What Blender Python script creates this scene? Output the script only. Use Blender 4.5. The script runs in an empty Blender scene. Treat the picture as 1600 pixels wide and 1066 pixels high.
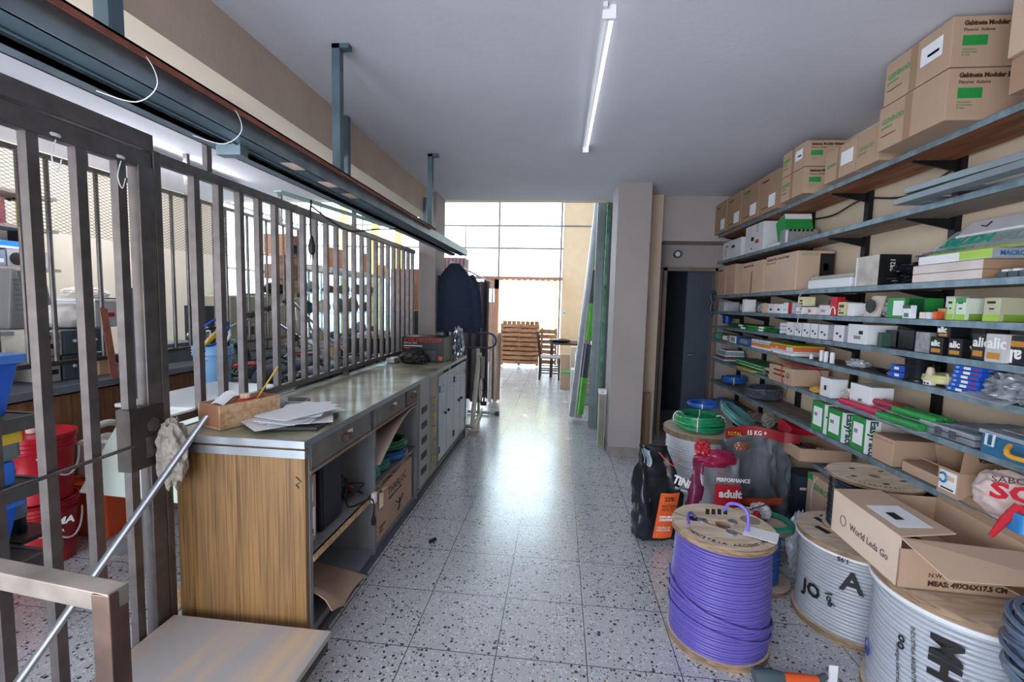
import bpy, bmesh, math, random
from mathutils import Vector, Matrix, noise
SC = bpy.context.scene
COL = SC.collection
PI = math.pi
random.seed(7)

# ------------------------------------------------------------------ camera
F = 700.8
EYE = Vector((0, 0, 1.56))
_y, _p, _r = math.radians(5.983), math.radians(4.723), math.radians(1.404)
_f = Vector((-math.sin(_y), math.cos(_y), 0)); _rt = Vector((math.cos(_y), math.sin(_y), 0)); _up = Vector((0, 0, 1))
CF = math.cos(_p)*_f - math.sin(_p)*_up
_u = math.sin(_p)*_f + math.cos(_p)*_up
CR = math.cos(_r)*_rt + math.sin(_r)*_u
CU = -math.sin(_r)*_rt + math.cos(_r)*_u
cam = bpy.data.objects.new('camera', bpy.data.cameras.new('camera'))
COL.objects.link(cam)
cam.matrix_world = Matrix(((CR.x, CU.x, -CF.x, EYE.x), (CR.y, CU.y, -CF.y, EYE.y), (CR.z, CU.z, -CF.z, EYE.z), (0, 0, 0, 1)))
cam.data.sensor_width = 36; cam.data.lens = F/1600*36; cam.data.clip_start = 0.02; cam.data.clip_end = 200
SC.camera = cam

# ------------------------------------------------------------------ light
SC.view_settings.view_transform = 'Standard'
SC.view_settings.look = 'None'
SC.view_settings.gamma = 1.0
SC.view_settings.use_curve_mapping = False
SC.view_settings.exposure = 1.2
w = bpy.data.worlds.new('overcast_sky'); SC.world = w; w.use_nodes = True
w.node_tree.nodes['Background'].inputs[0].default_value = (0.86, 0.93, 1.0, 1)
w.node_tree.nodes['Background'].inputs[1].default_value = 4.6
def area(name, loc, rot, sx, sy, power=None, color=(1, 1, 1), portal=False):
    L = bpy.data.lights.new(name, 'AREA'); L.shape = 'RECTANGLE'; L.size = sx; L.size_y = sy; L.color = color
    if portal: L.cycles.is_portal = True
    else: L.energy = power
    o = bpy.data.objects.new(name, L); COL.objects.link(o); o.location = loc; o.rotation_euler = rot
    return o
area('facade_daylight', (-3.5, 11.86, 2.3), (-PI/2, 0, 0), 11.0, 4.6, portal=True)
area('side_daylight', (-7.24, 8.75, 2.8), (0, -PI/2, 0), 3.8, 6.2, portal=True)  # sky portal at the added side window
area('entrance_daylight', (-2.3, -1.95, 1.1), (PI/2, 0, 0), 3.8, 2.2, portal=True)  # sky portal at the unseen opening behind the camera

# ------------------------------------------------------------------ pixel geometry
def ray(x, y): return CR*((x-800)/F) - CU*((y-533)/F) + CF
def at(x, y, **k):
    d = ray(x, y); (a, v), = k.items(); i = 'XYZ'.index(a)
    return EYE + d*((v-EYE[i])/d[i])
def sol(px=None, py=None, **k):      # the free coordinate of a point given two of X, Y, Z and its column px or row py
    n = [a for a in 'XYZ' if a not in k][0]; i = 'XYZ'.index(n)
    a = Vector([k.get(c, 0) for c in 'XYZ']) - EYE; b = Vector((0, 0, 0)); b[i] = 1
    if px is not None: s, ax = (px-800)/F, CR
    else: s, ax = -(py-533)/F, CU
    return (a.dot(ax)-s*a.dot(CF))/(s*b.dot(CF)-b.dot(ax))

# ------------------------------------------------------------------ materials
def lin(h):
    h = h.lstrip('#'); c = [int(h[i:i+2], 16)/255 for i in (0, 2, 4)]
    return tuple(v/12.92 if v <= .04045 else ((v+.055)/1.055)**2.4 for v in c) + (1,)
MC = {}
def mat(h, rough=.6, metal=0, var=.12, scale=6, bump=0, trans=0, alpha=1, spec=.5, stretch=None, bscale=None):
    key = (h, rough, metal, var, scale, bump, trans, alpha, spec, stretch, bscale)
    if key in MC: return MC[key]
    m = bpy.data.materials.new('paint_' + h.strip('#')); m.use_nodes = True
    N, L = m.node_tree.nodes, m.node_tree.links; b = N['Principled BSDF']
    c = lin(h)
    tc = N.new('ShaderNodeTexCoord'); mp = N.new('ShaderNodeMapping'); L.new(tc.outputs['Object'], mp.inputs[0])
    if stretch: mp.inputs['Scale'].default_value = stretch
    nz = N.new('ShaderNodeTexNoise'); nz.inputs['Scale'].default_value = scale; nz.inputs['Detail'].default_value = 5
    L.new(mp.outputs[0], nz.inputs[0])
    rp = N.new('ShaderNodeValToRGB'); L.new(nz.outputs[0], rp.inputs[0])
    rp.color_ramp.elements[0].position = .3; rp.color_ramp.elements[1].position = .7
    rp.color_ramp.elements[0].color = tuple(v*(1-var) for v in c[:3])+(1,)
    rp.color_ramp.elements[1].color = tuple(min(1, v*(1+var)) for v in c[:3])+(1,)
    L.new(rp.outputs[0], b.inputs['Base Color'])
    b.inputs['Roughness'].default_value = rough; b.inputs['Metallic'].default_value = metal
    b.inputs['Specular IOR Level'].default_value = spec
    if trans: b.inputs['Transmission Weight'].default_value = trans
    if alpha < 1: b.inputs['Alpha'].default_value = alpha
    if bump:
        bp = N.new('ShaderNodeBump'); bp.inputs['Strength'].default_value = bump; bp.inputs['Distance'].default_value = .01
        if bscale:
            n2 = N.new('ShaderNodeTexNoise'); n2.inputs['Scale'].default_value = bscale; L.new(mp.outputs[0], n2.inputs[0]); L.new(n2.outputs[0], bp.inputs['Height'])
        else: L.new(nz.outputs[0], bp.inputs['Height'])
        L.new(bp.outputs[0], b.inputs['Normal'])
    MC[key] = m
    return m
def wood(name, c1, c2, sc=(30, 30, 1.2), rough=.5, sharp=(.35, .65)):
    m = bpy.data.materials.new(name); m.use_nodes = True
    N, L = m.node_tree.nodes, m.node_tree.links; b = N['Principled BSDF']
    tc = N.new('ShaderNodeTexCoord'); mp = N.new('ShaderNodeMapping'); mp.inputs['Scale'].default_value = sc
    L.new(tc.outputs['Object'], mp.inputs[0])
    nz = N.new('ShaderNodeTexNoise'); nz.inputs['Scale'].default_value = 1.6; nz.inputs['Detail'].default_value = 6; nz.inputs['Distortion'].default_value = .6
    L.new(mp.outputs[0], nz.inputs[0])
    rp = N.new('ShaderNodeValToRGB'); e = rp.color_ramp.elements
    e[0].position, e[1].position = sharp; e[0].color, e[1].color = lin(c1), lin(c2)
    L.new(nz.outputs[0], rp.inputs[0]); L.new(rp.outputs[0], b.inputs['Base Color'])
    b.inputs['Roughness'].default_value = rough
    return m
def terrazzo():
    m = bpy.data.materials.new('terrazzo_tiles'); m.use_nodes = True
    N, L = m.node_tree.nodes, m.node_tree.links; b = N['Principled BSDF']
    ge = N.new('ShaderNodeNewGeometry')
    def mth(op, a, bb=None, v=None):
        n = N.new('ShaderNodeMath'); n.operation = op; L.new(a, n.inputs[0])
        if bb is not None: L.new(bb, n.inputs[1])
        elif v is not None: n.inputs[1].default_value = v
        return n.outputs[0]
    def mix(f, a, bcol):
        n = N.new('ShaderNodeMix'); n.data_type = 'RGBA'; L.new(f, n.inputs[0])
        if isinstance(a, tuple): n.inputs[6].default_value = a
        else: L.new(a, n.inputs[6])
        if isinstance(bcol, tuple): n.inputs[7].default_value = bcol
        else: L.new(bcol, n.inputs[7])
        return n.outputs[2]
    cl = N.new('ShaderNodeTexNoise'); cl.inputs['Scale'].default_value = 1.3; cl.inputs['Detail'].default_value = 3; L.new(ge.outputs['Position'], cl.inputs[0])
    basec = mix(cl.outputs[0], lin('#B4B5BA'), lin('#CED0D8'))
    def chips(scale, lo, rad, col, prev):
        v = N.new('ShaderNodeTexVoronoi'); v.inputs['Scale'].default_value = scale; v.inputs['Randomness'].default_value = 1
        L.new(ge.outputs['Position'], v.inputs['Vector'])
        sp = N.new('ShaderNodeSeparateColor'); L.new(v.outputs['Color'], sp.inputs[0])
        a = mth('LESS_THAN', sp.outputs[0], v=lo)
        sz = mth('MULTIPLY', sp.outputs[1], v=rad)
        d = mth('LESS_THAN', v.outputs['Distance'], sz)
        return mix(mth('MULTIPLY', a, d), prev, col)
    c = chips(95, .5, .55, lin('#E9E7E2'), basec)
    c = chips(60, .30, .52, lin('#2E3440'), c)
    c = chips(130, .22, .6, lin('#5C5F68'), c)
    c = chips(80, .06, .5, lin('#9A7C62'), c)
    sx = N.new('ShaderNodeSeparateXYZ'); L.new(ge.outputs['Position'], sx.inputs[0])
    def line(o, off):
        t = mth('ADD', o, v=-off+40.0); t = mth('MULTIPLY', t, v=2.5); t = mth('FRACT', t); t = mth('SUBTRACT', t, v=.5); t = mth('ABSOLUTE', t)
        return mth('GREATER_THAN', t, v=.4945)
    g = mth('MAXIMUM', line(sx.outputs[0], -.233), line(sx.outputs[1], 2.256))
    c = mix(g, c, lin('#4A4A52'))
    L.new(c, b.inputs['Base Color'])
    rn = N.new('ShaderNodeTexNoise'); rn.inputs['Scale'].default_value = 3; rn.inputs['Detail'].default_value = 6; L.new(ge.outputs['Position'], rn.inputs[0])
    rr = N.new('ShaderNodeMapRange'); rr.inputs['To Min'].default_value = .14; rr.inputs['To Max'].default_value = .34; b.inputs['IOR'].default_value = 1.75; b.inputs['Coat Weight'].default_value = .5; b.inputs['Coat Roughness'].default_value = .2; L.new(rn.outputs[0], rr.inputs[0])
    L.new(rr.outputs[0], b.inputs['Roughness'])
    bp = N.new('ShaderNodeBump'); bp.inputs['Strength'].default_value = .15; bp.inputs['Distance'].default_value = .003; bp.invert = True
    L.new(g, bp.inputs['Height']); L.new(bp.outputs[0], b.inputs['Normal'])
    return m
def pane_mat(name, col='#EAF2F4', a=.12, rough=.03):
    m = bpy.data.materials.new(name); m.use_nodes = True
    N, L = m.node_tree.nodes, m.node_tree.links; N.remove(N['Principled BSDF'])
    t = N.new('ShaderNodeBsdfTransparent'); t.inputs[0].default_value = lin(col)
    g = N.new('ShaderNodeBsdfGlossy'); g.inputs['Roughness'].default_value = rough; g.inputs[0].default_value = (1, 1, 1, 1)
    mx = N.new('ShaderNodeMixShader'); mx.inputs[0].default_value = a
    L.new(t.outputs[0], mx.inputs[1]); L.new(g.outputs[0], mx.inputs[2]); L.new(mx.outputs[0], N['Material Output'].inputs[0])
    return m
def clear_plastic(name, col='#DDE4EA', a=.45, rough=.18):
    m = bpy.data.materials.new(name); m.use_nodes = True
    N, L = m.node_tree.nodes, m.node_tree.links; b = N['Principled BSDF']
    b.inputs['Base Color'].default_value = lin(col); b.inputs['Roughness'].default_value = rough
    t = N.new('ShaderNodeBsdfTransparent'); mx = N.new('ShaderNodeMixShader'); mx.inputs[0].default_value = a
    L.new(t.outputs[0], mx.inputs[1]); L.new(b.outputs[0], mx.inputs[2]); L.new(mx.outputs[0], N['Material Output'].inputs[0])
    return m

WALL = mat('#DECAB4', .8, var=.05, scale=2, bump=.15, bscale=60)
WALLP = mat('#A69D9C', .8, var=.06, scale=2, bump=.2, bscale=50)  # paint darkened evenly, with the shade on columns and recess put into it
BEAM = mat('#CBB8A9', .8, var=.10, scale=3, bump=.2, bscale=40)
CEIL = mat('#D3D4E0', .85, var=.05, scale=1.2, bump=.1, bscale=30)
CREAM = mat('#F0E3D0', .8, var=.03)
CARD = mat('#BA9C86', .75, var=.06, scale=3)
CARD2 = mat('#C8AC97', .75, var=.06, scale=3)
CARDL = mat('#D8C2B0', .75, var=.06, scale=3)
CARDD = mat('#A3846C', .75, var=.08, scale=3)
TAPE = mat('#A58468', .25, var=.05)
STEEL = mat('#6A6566', .38, .7, var=.2, scale=14)
STEELD = mat('#4A4442', .45, .6, var=.25, scale=14)
ALU = mat('#A0A7AF', .38, .8, var=.1)
GALV = mat('#8798A3', .4, .6, var=.22, scale=9)
SLATE = mat('#5C6B72', .5, .2, var=.15, scale=8)
RUST = mat('#8A5140', .7, .1, var=.3, scale=25)
BLK = mat('#15161A', .5, var=.2)
BLKG = mat('#101216', .18, var=.2)
BLACKST = mat('#14161C', .45, .3, var=.2)
WHITE = mat('#E6E8EE', .45, var=.03)
WHITEM = mat('#D6D8DC', .5, var=.06)
PAPER = mat('#EEF0F6', .7, var=.02)
GREY = mat('#8D9096', .5, var=.08)
GREYD = mat('#4C525A', .55, var=.1)
BEIGE = mat('#B7B3A0', .5, var=.06)
GREEN = mat('#2C9448', .45, var=.06)
DGREEN = mat('#0F5A34', .45, var=.1)
TEAL = mat('#2F7F7A', .4, var=.15)
RED = mat('#C21F32', .35, var=.08)
REDD = mat('#A31D28', .4, var=.1)
ORANGE = mat('#DE5A2B', .4, var=.08)
YELLOW = mat('#D9B23A', .5, var=.1)
BLUE = mat('#1F57C4', .4, var=.08)
BLUED = mat('#1A3E9A', .4, var=.1)
NAVY = mat('#1C2A44', .8, var=.2, scale=20)
LBLUE = mat('#7FB2E0', .4, var=.06)
WLAM = wood('wood_grain_laminate', '#5C442C', '#947046', (110, 110, 1.6), .45, (.3, .6))
WLAMD = wood('dark_wood_laminate', '#5E3F2A', '#8E6542', (90, 90, 1.2), .5)
WLAML = wood('pale_wood_laminate', '#B98F62', '#D9B183', (30, 30, .9), .5)
PLY = wood('worn_plywood', '#B3B0B3', '#D8BC9E', (4.5, .5, 3), .55, (.44, .68))
PINE = wood('pine_board', '#B58C66', '#D9B896', (3, 22, 22), .6)
PLYR = wood('reel_plywood', '#C7AE94', '#E2D2BF', (5, 18, 5), .6)
PLYE = wood('reel_edge_ply', '#6E5A48', '#A88C70', (9, 9, 60), .7)
WSH = wood('shelf_board', '#6E625C', '#8C7C70', (12, 1, 12), .65)
WSHR = wood('red_shelf_board', '#7A4630', '#A9704C', (9, 1.2, 9), .65)
DWOOD = wood('dark_brown_wood', '#2B1B17', '#4A3029', (16, 16, 2), .45)
PALW = wood('pallet_wood', '#8F6248', '#C08F6C', (3, 12, 12), .75)
TERR = terrazzo()
GLASS = pane_mat('window_glass')
GLASSB = pane_mat('showcase_glass', '#C9DCE6', .22, .06)
CLEAR = clear_plastic('clear_plastic_film')
CLEARG = clear_plastic('grey_plastic_film', '#8E96A4', .7, .2)
WRAP = clear_plastic('milky_wrap', '#EEF1F4', .35, .12)
TRUNK = clear_plastic('milky_jerrycan', '#E4E2DE', .8, .35)
INKB = mat('#17181C', .6, var=.02)
INKG = mat('#5C9A5C', .6, var=.02)
INKR = mat('#B8322F', .6, var=.02)
INKW = mat('#F2F2F2', .5, var=.01)
INKBR = mat('#4A2F22', .6, var=.02)

# ------------------------------------------------------------------ mesh helpers
W = {}                                   # world place of every parent
class MB:
    def __init__(s): s.v = []; s.f = []
    def add(s, vs, fs):
        n = len(s.v); s.v += [Vector(v) for v in vs]; s.f += [tuple(i+n for i in f) for f in fs]; return s
    def box(s, x0, x1, y0, y1, z0, z1):
        return s.add([(x, y, z) for z in (z0, z1) for y in (y0, y1) for x in (x0, x1)],
                     [(0, 2, 3, 1), (4, 5, 7, 6), (0, 1, 5, 4), (1, 3, 7, 5), (3, 2, 6, 7), (2, 0, 4, 6)])
    def obox(s, c, ax, ay, az):          # box from centre and three half vectors
        c, ax, ay, az = map(Vector, (c, ax, ay, az))
        return s.add([c+ax*i+ay*j+az*k for k in (-1, 1) for j in (-1, 1) for i in (-1, 1)],
                     [(0, 2, 3, 1), (4, 5, 7, 6), (0, 1, 5, 4), (1, 3, 7, 5), (3, 2, 6, 7), (2, 0, 4, 6)])
    def bar(s, p, q, w, h=None, up=(0, 0, 1)):
        p, q = Vector(p), Vector(q); h = h or w; d = (q-p)
        u = Vector(up)
        if abs(d.normalized().dot(u)) > .95: u = Vector((1, 0, 0))
        a = d.cross(u).normalized(); b = a.cross(d).normalized()
        return s.obox((p+q)/2, a*(w/2), d/2, b*(h/2))
    def tube(s, pts, r, n=8, closed=False, cap=True):
        pts = [Vector(p) for p in pts]; m = len(pts); rs = r if isinstance(r, (list, tuple)) else [r]*m
        base = len(s.v); prev = None
        for i, p in enumerate(pts):
            if closed: t = pts[(i+1) % m]-pts[i-1]
            else: t = pts[min(i+1, m-1)]-pts[max(i-1, 0)]
            t = t.normalized() if t.length > 1e-9 else Vector((0, 0, 1))
            if prev is None:
                a = t.orthogonal().normalized()
            else:
                a = prev-t*prev.dot(t)
                a = a.normalized() if a.length > 1e-6 else t.orthogonal().normalized()
            prev = a; b = t.cross(a)
            for k in range(n):
                g = 2*PI*k/n; s.v.append(p+(a*math.cos(g)+b*math.sin(g))*rs[i])
        for i in range(m if closed else m-1):
            j = (i+1) % m
            for k in range(n):
                k2 = (k+1) % n
                s.f.append((base+i*n+k, base+i*n+k2, base+j*n+k2, base+j*n+k))
        if cap and not closed:
            s.f.append(tuple(base+k for k in reversed(range(n)))); s.f.append(tuple(base+(m-1)*n+k for k in range(n)))
        return s
    def lathe(s, prof, c=(0, 0, 0), n=32, axis='z', sx=1, sy=1):
        c = Vector(c); base = len(s.v)
        for (r, z) in prof:
            for k in range(n):
                g = 2*PI*k/n; x, y = r*math.cos(g)*sx, r*math.sin(g)*sy
                s.v.append(c + (Vector((x, y, z)) if axis == 'z' else Vector((z, x, y)) if axis == 'x' else Vector((y, z, x))))
        for i in range(len(prof)-1):
            for k in range(n):
                k2 = (k+1) % n
                s.f.append((base+i*n+k, base+i*n+k2, base+(i+1)*n+k2, base+(i+1)*n+k))
        if prof[0][0] > 1e-5 and prof[0] != prof[-1]: s.f.append(tuple(base+k for k in reversed(range(n))))
        if prof[-1][0] > 1e-5 and prof[0] != prof[-1]: s.f.append(tuple(base+(len(prof)-1)*n+k for k in range(n)))
        return s
    def prism(s, pts, off):              # polygon swept by a vector
        off = Vector(off); m = len(pts); pts = [Vector(p) for p in pts]
        return s.add(pts+[p+off for p in pts], [tuple(reversed(range(m))), tuple(range(m, 2*m))]+[(i, (i+1) % m, m+(i+1) % m, m+i) for i in range(m)])
    def loft(s, rings, cap=True):
        base = len(s.v); n = len(rings[0])
        for r in rings: s.v += [Vector(p) for p in r]
        for i in range(len(rings)-1):
            for k in range(n):
                k2 = (k+1) % n; s.f.append((base+i*n+k, base+i*n+k2, base+(i+1)*n+k2, base+(i+1)*n+k))
        if cap:
            s.f.append(tuple(base+k for k in reversed(range(n)))); s.f.append(tuple(base+(len(rings)-1)*n+k for k in range(n)))
        return s
    def sheet(s, fn, nu, nv, t=.0015):   # a thin thick sheet from fn(u, v) -> point
        P = [[Vector(fn(i/nu, j/nv)) for i in range(nu+1)] for j in range(nv+1)]
        base = len(s.v); K = (nu+1)*(nv+1)
        nr = []
        for j in range(nv+1):
            for i in range(nu+1):
                a = P[j][min(i+1, nu)]-P[j][max(i-1, 0)]; b = P[min(j+1, nv)][i]-P[max(j-1, 0)][i]
                q = a.cross(b); nr.append(q.normalized() if q.length > 1e-9 else Vector((0, 0, 1)))
        flat = [p for row in P for p in row]
        s.v += [p+q*t/2 for p, q in zip(flat, nr)]+[p-q*t/2 for p, q in zip(flat, nr)]
        ix = lambda i, j: base+j*(nu+1)+i
        for j in range(nv):
            for i in range(nu):
                s.f.append((ix(i, j), ix(i+1, j), ix(i+1, j+1), ix(i, j+1)))
                s.f.append((ix(i, j)+K, ix(i, j+1)+K, ix(i+1, j+1)+K, ix(i+1, j)+K))
        for i in range(nu):
            s.f.append((ix(i, 0), ix(i, 0)+K, ix(i+1, 0)+K, ix(i+1, 0))); s.f.append((ix(i, nv), ix(i+1, nv), ix(i+1, nv)+K, ix(i, nv)+K))
        for j in range(nv):
            s.f.append((ix(0, j), ix(0, j+1), ix(0, j+1)+K, ix(0, j)+K)); s.f.append((ix(nu, j), ix(nu, j)+K, ix(nu, j+1)+K, ix(nu, j+1)))
        return s
    def build(s, name, m, parent=None, label=None, cat=None, group=None, kind=None, smooth=False, bev=0, o=None):
        if parent is not None: org = W[parent.name]
        elif o is not None: org = Vector(o)
        else:
            xs = [v.x for v in s.v]; ys = [v.y for v in s.v]
            org = Vector(((min(xs)+max(xs))/2, (min(ys)+max(ys))/2, min(v.z for v in s.v)))
        me = bpy.data.meshes.new(name)
        me.from_pydata([v-org for v in s.v], [], s.f)
        me.validate(); me.update()
        if isinstance(m, (list, tuple)):
            for q in m: me.materials.append(q)
        else: me.materials.append(m)
        if smooth:
            me.shade_smooth()
            me.set_sharp_from_angle(angle=math.radians(38))
        ob = bpy.data.objects.new(name, me); COL.objects.link(ob)
        if parent is not None: ob.parent = parent; W[ob.name] = org.copy()
        else: ob.location = org; W[ob.name] = org.copy()
        if bev:
            b = ob.modifiers.new('edge', 'BEVEL'); b.width = bev; b.segments = 2; b.limit_method = 'ANGLE'
        tag(ob, label, cat, group, kind)
        return ob
def tag(o, label=None, cat=None, group=None, kind=None):
    for k, v in (('label', label), ('category', cat), ('group', group), ('kind', kind)):
        if v: o[k] = v
    return o
def thing(name, label, cat, loc, group=None):
    o = bpy.data.objects.new(name, None); o.empty_display_size = .1; COL.objects.link(o); o.location = loc
    W[o.name] = Vector(loc); return tag(o, label, cat, group)
def B(x0, x1, y0, y1, z0, z1): return MB().box(x0, x1, y0, y1, z0, z1)
def struct(name, mb, m, **k): return mb.build(name, m, kind='structure', o=(0, 0, 0), **k)
def dup(root, loc, label=None, group=None, rz=None):
    r = root.copy(); COL.objects.link(r); r.location = loc; W[r.name] = Vector(loc)
    if label: r['label'] = label
    if group: r['group'] = group
    if rz is not None: r.rotation_euler[2] = rz
    for ch in list(root.children):
        c = ch.copy(); COL.objects.link(c); c.parent = r
        for g in list(ch.children):
            d = g.copy(); COL.objects.link(d); d.parent = c
    return r
FR = {'A': (Vector((0, -1, 0)), Vector((0, 0, 1)), Vector((-1, 0, 0))),     # face turned to the aisle from the right wall
      'C': (Vector((1, 0, 0)), Vector((0, 0, 1)), Vector((0, -1, 0))),      # face turned to the entrance
      'L': (Vector((0, 1, 0)), Vector((0, 0, 1)), Vector((1, 0, 0))),       # face turned to the aisle from the left
      'T': (Vector((1, 0, 0)), Vector((0, 1, 0)), Vector((0, 0, 1)))}
def write(s, parent, pos, face, size, m, name='printed_text', align='LEFT', rot=0, sx=1, bold=0, shear=0):
    ex, ey, ez = FR[face] if isinstance(face, str) else face
    if rot: ex, ey = ex*math.cos(rot)+ey*math.sin(rot), ey*math.cos(rot)-ex*math.sin(rot)
    c = bpy.data.curves.new(name, 'FONT'); c.body = s; c.size = size; c.extrude = .0004; c.align_x = align; c.resolution_u = 2
    c.shear = shear; c.offset = bold
    c.materials.append(m)
    o = bpy.data.objects.new(name, c); COL.objects.link(o); o.parent = parent
    p = Vector(pos)-W[parent.name]+ez*.0012
    o.matrix_local = Matrix(((ex.x*sx, ey.x, ez.x, p.x), (ex.y*sx, ey.y, ez.y, p.y), (ex.z*sx, ey.z, ez.z, p.z), (0, 0, 0, 1)))
    return o
class Bx:                                # a box-shaped thing with helpers for prints on its faces
    def __init__(s, name, label, cat, x0, x1, y0, y1, z0, z1, m, group=None, bev=.002, mb=None):
        s.d = (x0, x1, y0, y1, z0, z1)
        s.o = (mb or B(*s.d)).build(name, m, label=label, cat=cat, group=group, bev=bev, o=((x0+x1)/2, (y0+y1)/2, z0))
    def pt(s, face, u, v):
        x0, x1, y0, y1, z0, z1 = s.d
        if face == 'A': return Vector((x0, y1+(y0-y1)*u, z0+(z1-z0)*v))
        if face == 'L': return Vector((x1, y0+(y1-y0)*u, z0+(z1-z0)*v))
        if face == 'C': return Vector((x0+(x1-x0)*u, y0, z0+(z1-z0)*v))
        return Vector((x0+(x1-x0)*u, y0+(y1-y0)*v, z1))
    def dec(s, face, u0, u1, v0, v1, m, name='printed_label', t=.0012, label=None):
        a, b = s.pt(face, u0, v0), s.pt(face, u1, v1); n = FR[face][2]
        lo = Vector([min(a[i], b[i]) for i in range(3)]); hi = Vector([max(a[i], b[i]) for i in range(3)])
        for i in range(3):
            if n[i] > 0: hi[i] += t
            if n[i] < 0: lo[i] -= t
        return B(lo.x, hi.x, lo.y, hi.y, lo.z, hi.z).build(name, m, s.o, label=label)
    def txt(s, st, face, u, v, size, m, **k):
        return write(st, s.o, s.pt(face, u, v)+FR[face][2]*k.pop('lift', 0), face, size, m, **k)
def coil_pts(c, R, turns, h, jit=.006, per=28, seed=0, flat=0, ax='z'):
    rnd = random.Random(seed); out = []; ph = [rnd.uniform(0, 6.28) for _ in range(turns+1)]; ro = [rnd.uniform(-1, 1) for _ in range(turns+2)]
    zo = [rnd.uniform(-1, 1) for _ in range(turns+2)]
    for i in range(turns*per):
        g = 2*PI*i/per; t = i/(turns*per); k = int(i/per); fr = (i % per)/per
        rr = R + jit*((ro[k]*(1-fr)+ro[k+1]*fr)*1.6) + flat*(t-.5)
        zz = h*t + jit*(zo[k]*(1-fr)+zo[k+1]*fr)
        p = Vector((rr*math.cos(g), rr*math.sin(g), zz))
        if ax == 'y': p = Vector((p.x, p.z, p.y))
        if ax == 'x': p = Vector((p.z, p.x, p.y))
        out.append(Vector(c)+p)
    return out
def bundle_pts(c, R, turns, h, wdt, wr, seed, per=26):
    rnd = random.Random(seed); K = []
    for k in range(turns+2):
        a, r = rnd.uniform(0, 2*PI), math.sqrt(rnd.uniform(.25, 1)); K.append((math.cos(a)*r*wdt/2, h/2+math.sin(a)*r*h/2))
    out = []
    for i in range(turns*per):
        g = 2*PI*i/per; k = i//per; f_ = (i % per)/per; f_ = f_*f_*(3-2*f_)
        rr_ = R+K[k][0]*(1-f_)+K[k+1][0]*f_; z = K[k][1]*(1-f_)+K[k+1][1]*f_
        out.append(Vector(c)+Vector((rr_*math.cos(g), rr_*math.sin(g), z)))
    return out
def wire_coil(name, label, cat, c, R, wr, turns, h, m, seed=0, jit=.006, flat=0, ax='z', group=None, ties=3, tie_m=None, n=6):
    c = Vector(c)
    q_ = MB()
    if ax == 'z':
        hh_, ww_ = max(h, .02), max(.03, abs(flat)+jit*2)
        nt = min(60, max(turns, int(1.5*(hh_+wr)*(ww_+wr)/(4*wr*wr)*.9)+4))
        q_.tube(bundle_pts(c+Vector((0, 0, wr)), R, nt, hh_, ww_, wr, seed), wr, n)
        flat, jit = ww_, 0
    else: q_.tube(coil_pts(c, R, turns, h, jit, seed=seed, flat=flat, ax=ax), wr, n)
    o = q_.build(name, m, label=label, cat=cat, group=group, smooth=True)
    if ax == 'z':
        for k in range(ties):
            g = 2*PI*k/ties-1.9; p = c+Vector((math.cos(g)*R, math.sin(g)*R, wr+h/2)); q = Vector((math.cos(g), math.sin(g), 0))
            e = abs(flat)*.42+wr; hh = h*.40+wr
            MB().tube([p+q*e*math.cos(a)+Vector((0, 0, hh*math.sin(a))) for a in [2*PI*i/16 for i in range(16)]], .004, 6, closed=True).build('tie', tie_m or WHITE, o, smooth=True)
    return o
def crumple(c, sx, sy, sz, seed=0, amp=.25, sub=4, freq=3.0, flatb=True):
    bm = bmesh.new(); bmesh.ops.create_icosphere(bm, subdivisions=sub, radius=1)
    mb = MB(); idx = {}
    off = Vector((seed*3.1, seed*1.7, seed*.9))
    for v in bm.verts:
        p = v.co.copy(); nv = noise.fractal(p*freq+off, 1.0, 2.2, 4)
        rg = abs(noise.noise(p*freq*1.3+off*1.3))
        k = 1+amp*(nv*.6-rg)
        q = p*k; q = Vector((q.x*sx, q.y*sy, q.z*sz))
        if flatb and q.z < -sz*.75: q.z = -sz*.75
        idx[v.index] = len(mb.v); mb.v.append(Vector(c)+q+Vector((0, 0, sz*.75 if flatb else 0)))
    for f in bm.faces: mb.f.append(tuple(idx[v.index] for v in f.verts))
    bm.free(); return mb
def sack(c, w, d, h, seed=0, rz=0, top=.25, lean=(0, 0), amp=.012, n=48, rows=26, tw=1.0):   # a filled bag: boxy below, pinched flat above
    rings = []; off = Vector((seed*2.3, seed*1.1, 0)); cz, sz_ = math.cos(rz), math.sin(rz)
    for j in range(rows+1):
        t = j/rows; k = min(1, max(0, (t-.45)/.55)); dd = d/2*(1-(1-top)*k*k*(3-2*k)); ww = w/2*(1+(tw-1)*k)*(1-.06*math.cos(t*PI*2))
        if t < .06: dd *= .9; ww *= .95
        ring = []
        for i in range(n):
            g = 2*PI*i/n; e = .45
            x = ww*math.copysign(abs(math.cos(g))**e, math.cos(g)); y = dd*math.copysign(abs(math.sin(g))**e, math.sin(g))
            nn = noise.fractal(Vector((x*9, y*9, t*h*9))+off, 1, 2, 4)*amp + abs(noise.noise(Vector((x*14, y*14, t*h*5))+off))*amp*-1.5
            x += nn*math.cos(g)*1.2; y += nn*math.sin(g)*1.5
            z = t*h + (noise.noise(Vector((x*6, y*6, 3))+off)*.05*k)
            x += lean[0]*t*t; y += lean[1]*t*t
            ring.append(Vector(c)+Vector((x*cz-y*sz_, x*sz_+y*cz, max(0, z))))
        rings.append(ring)
    return MB().loft(rings)
def rodpath(*p): return [Vector(q) for q in p]
def smoothpath(pts, k=6):
    pts = [Vector(p) for p in pts]; out = []
    P = [pts[0]]+pts+[pts[-1]]
    for i in range(1, len(P)-2):
        for j in range(k):
            t = j/k; a, b, c, d = P[i-1:i+3]
            out.append(.5*((2*b)+(-a+c)*t+(2*a-5*b+4*c-d)*t*t+(-a+3*b-3*c+d)*t**3))
    out.append(pts[-1]); return out

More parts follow.
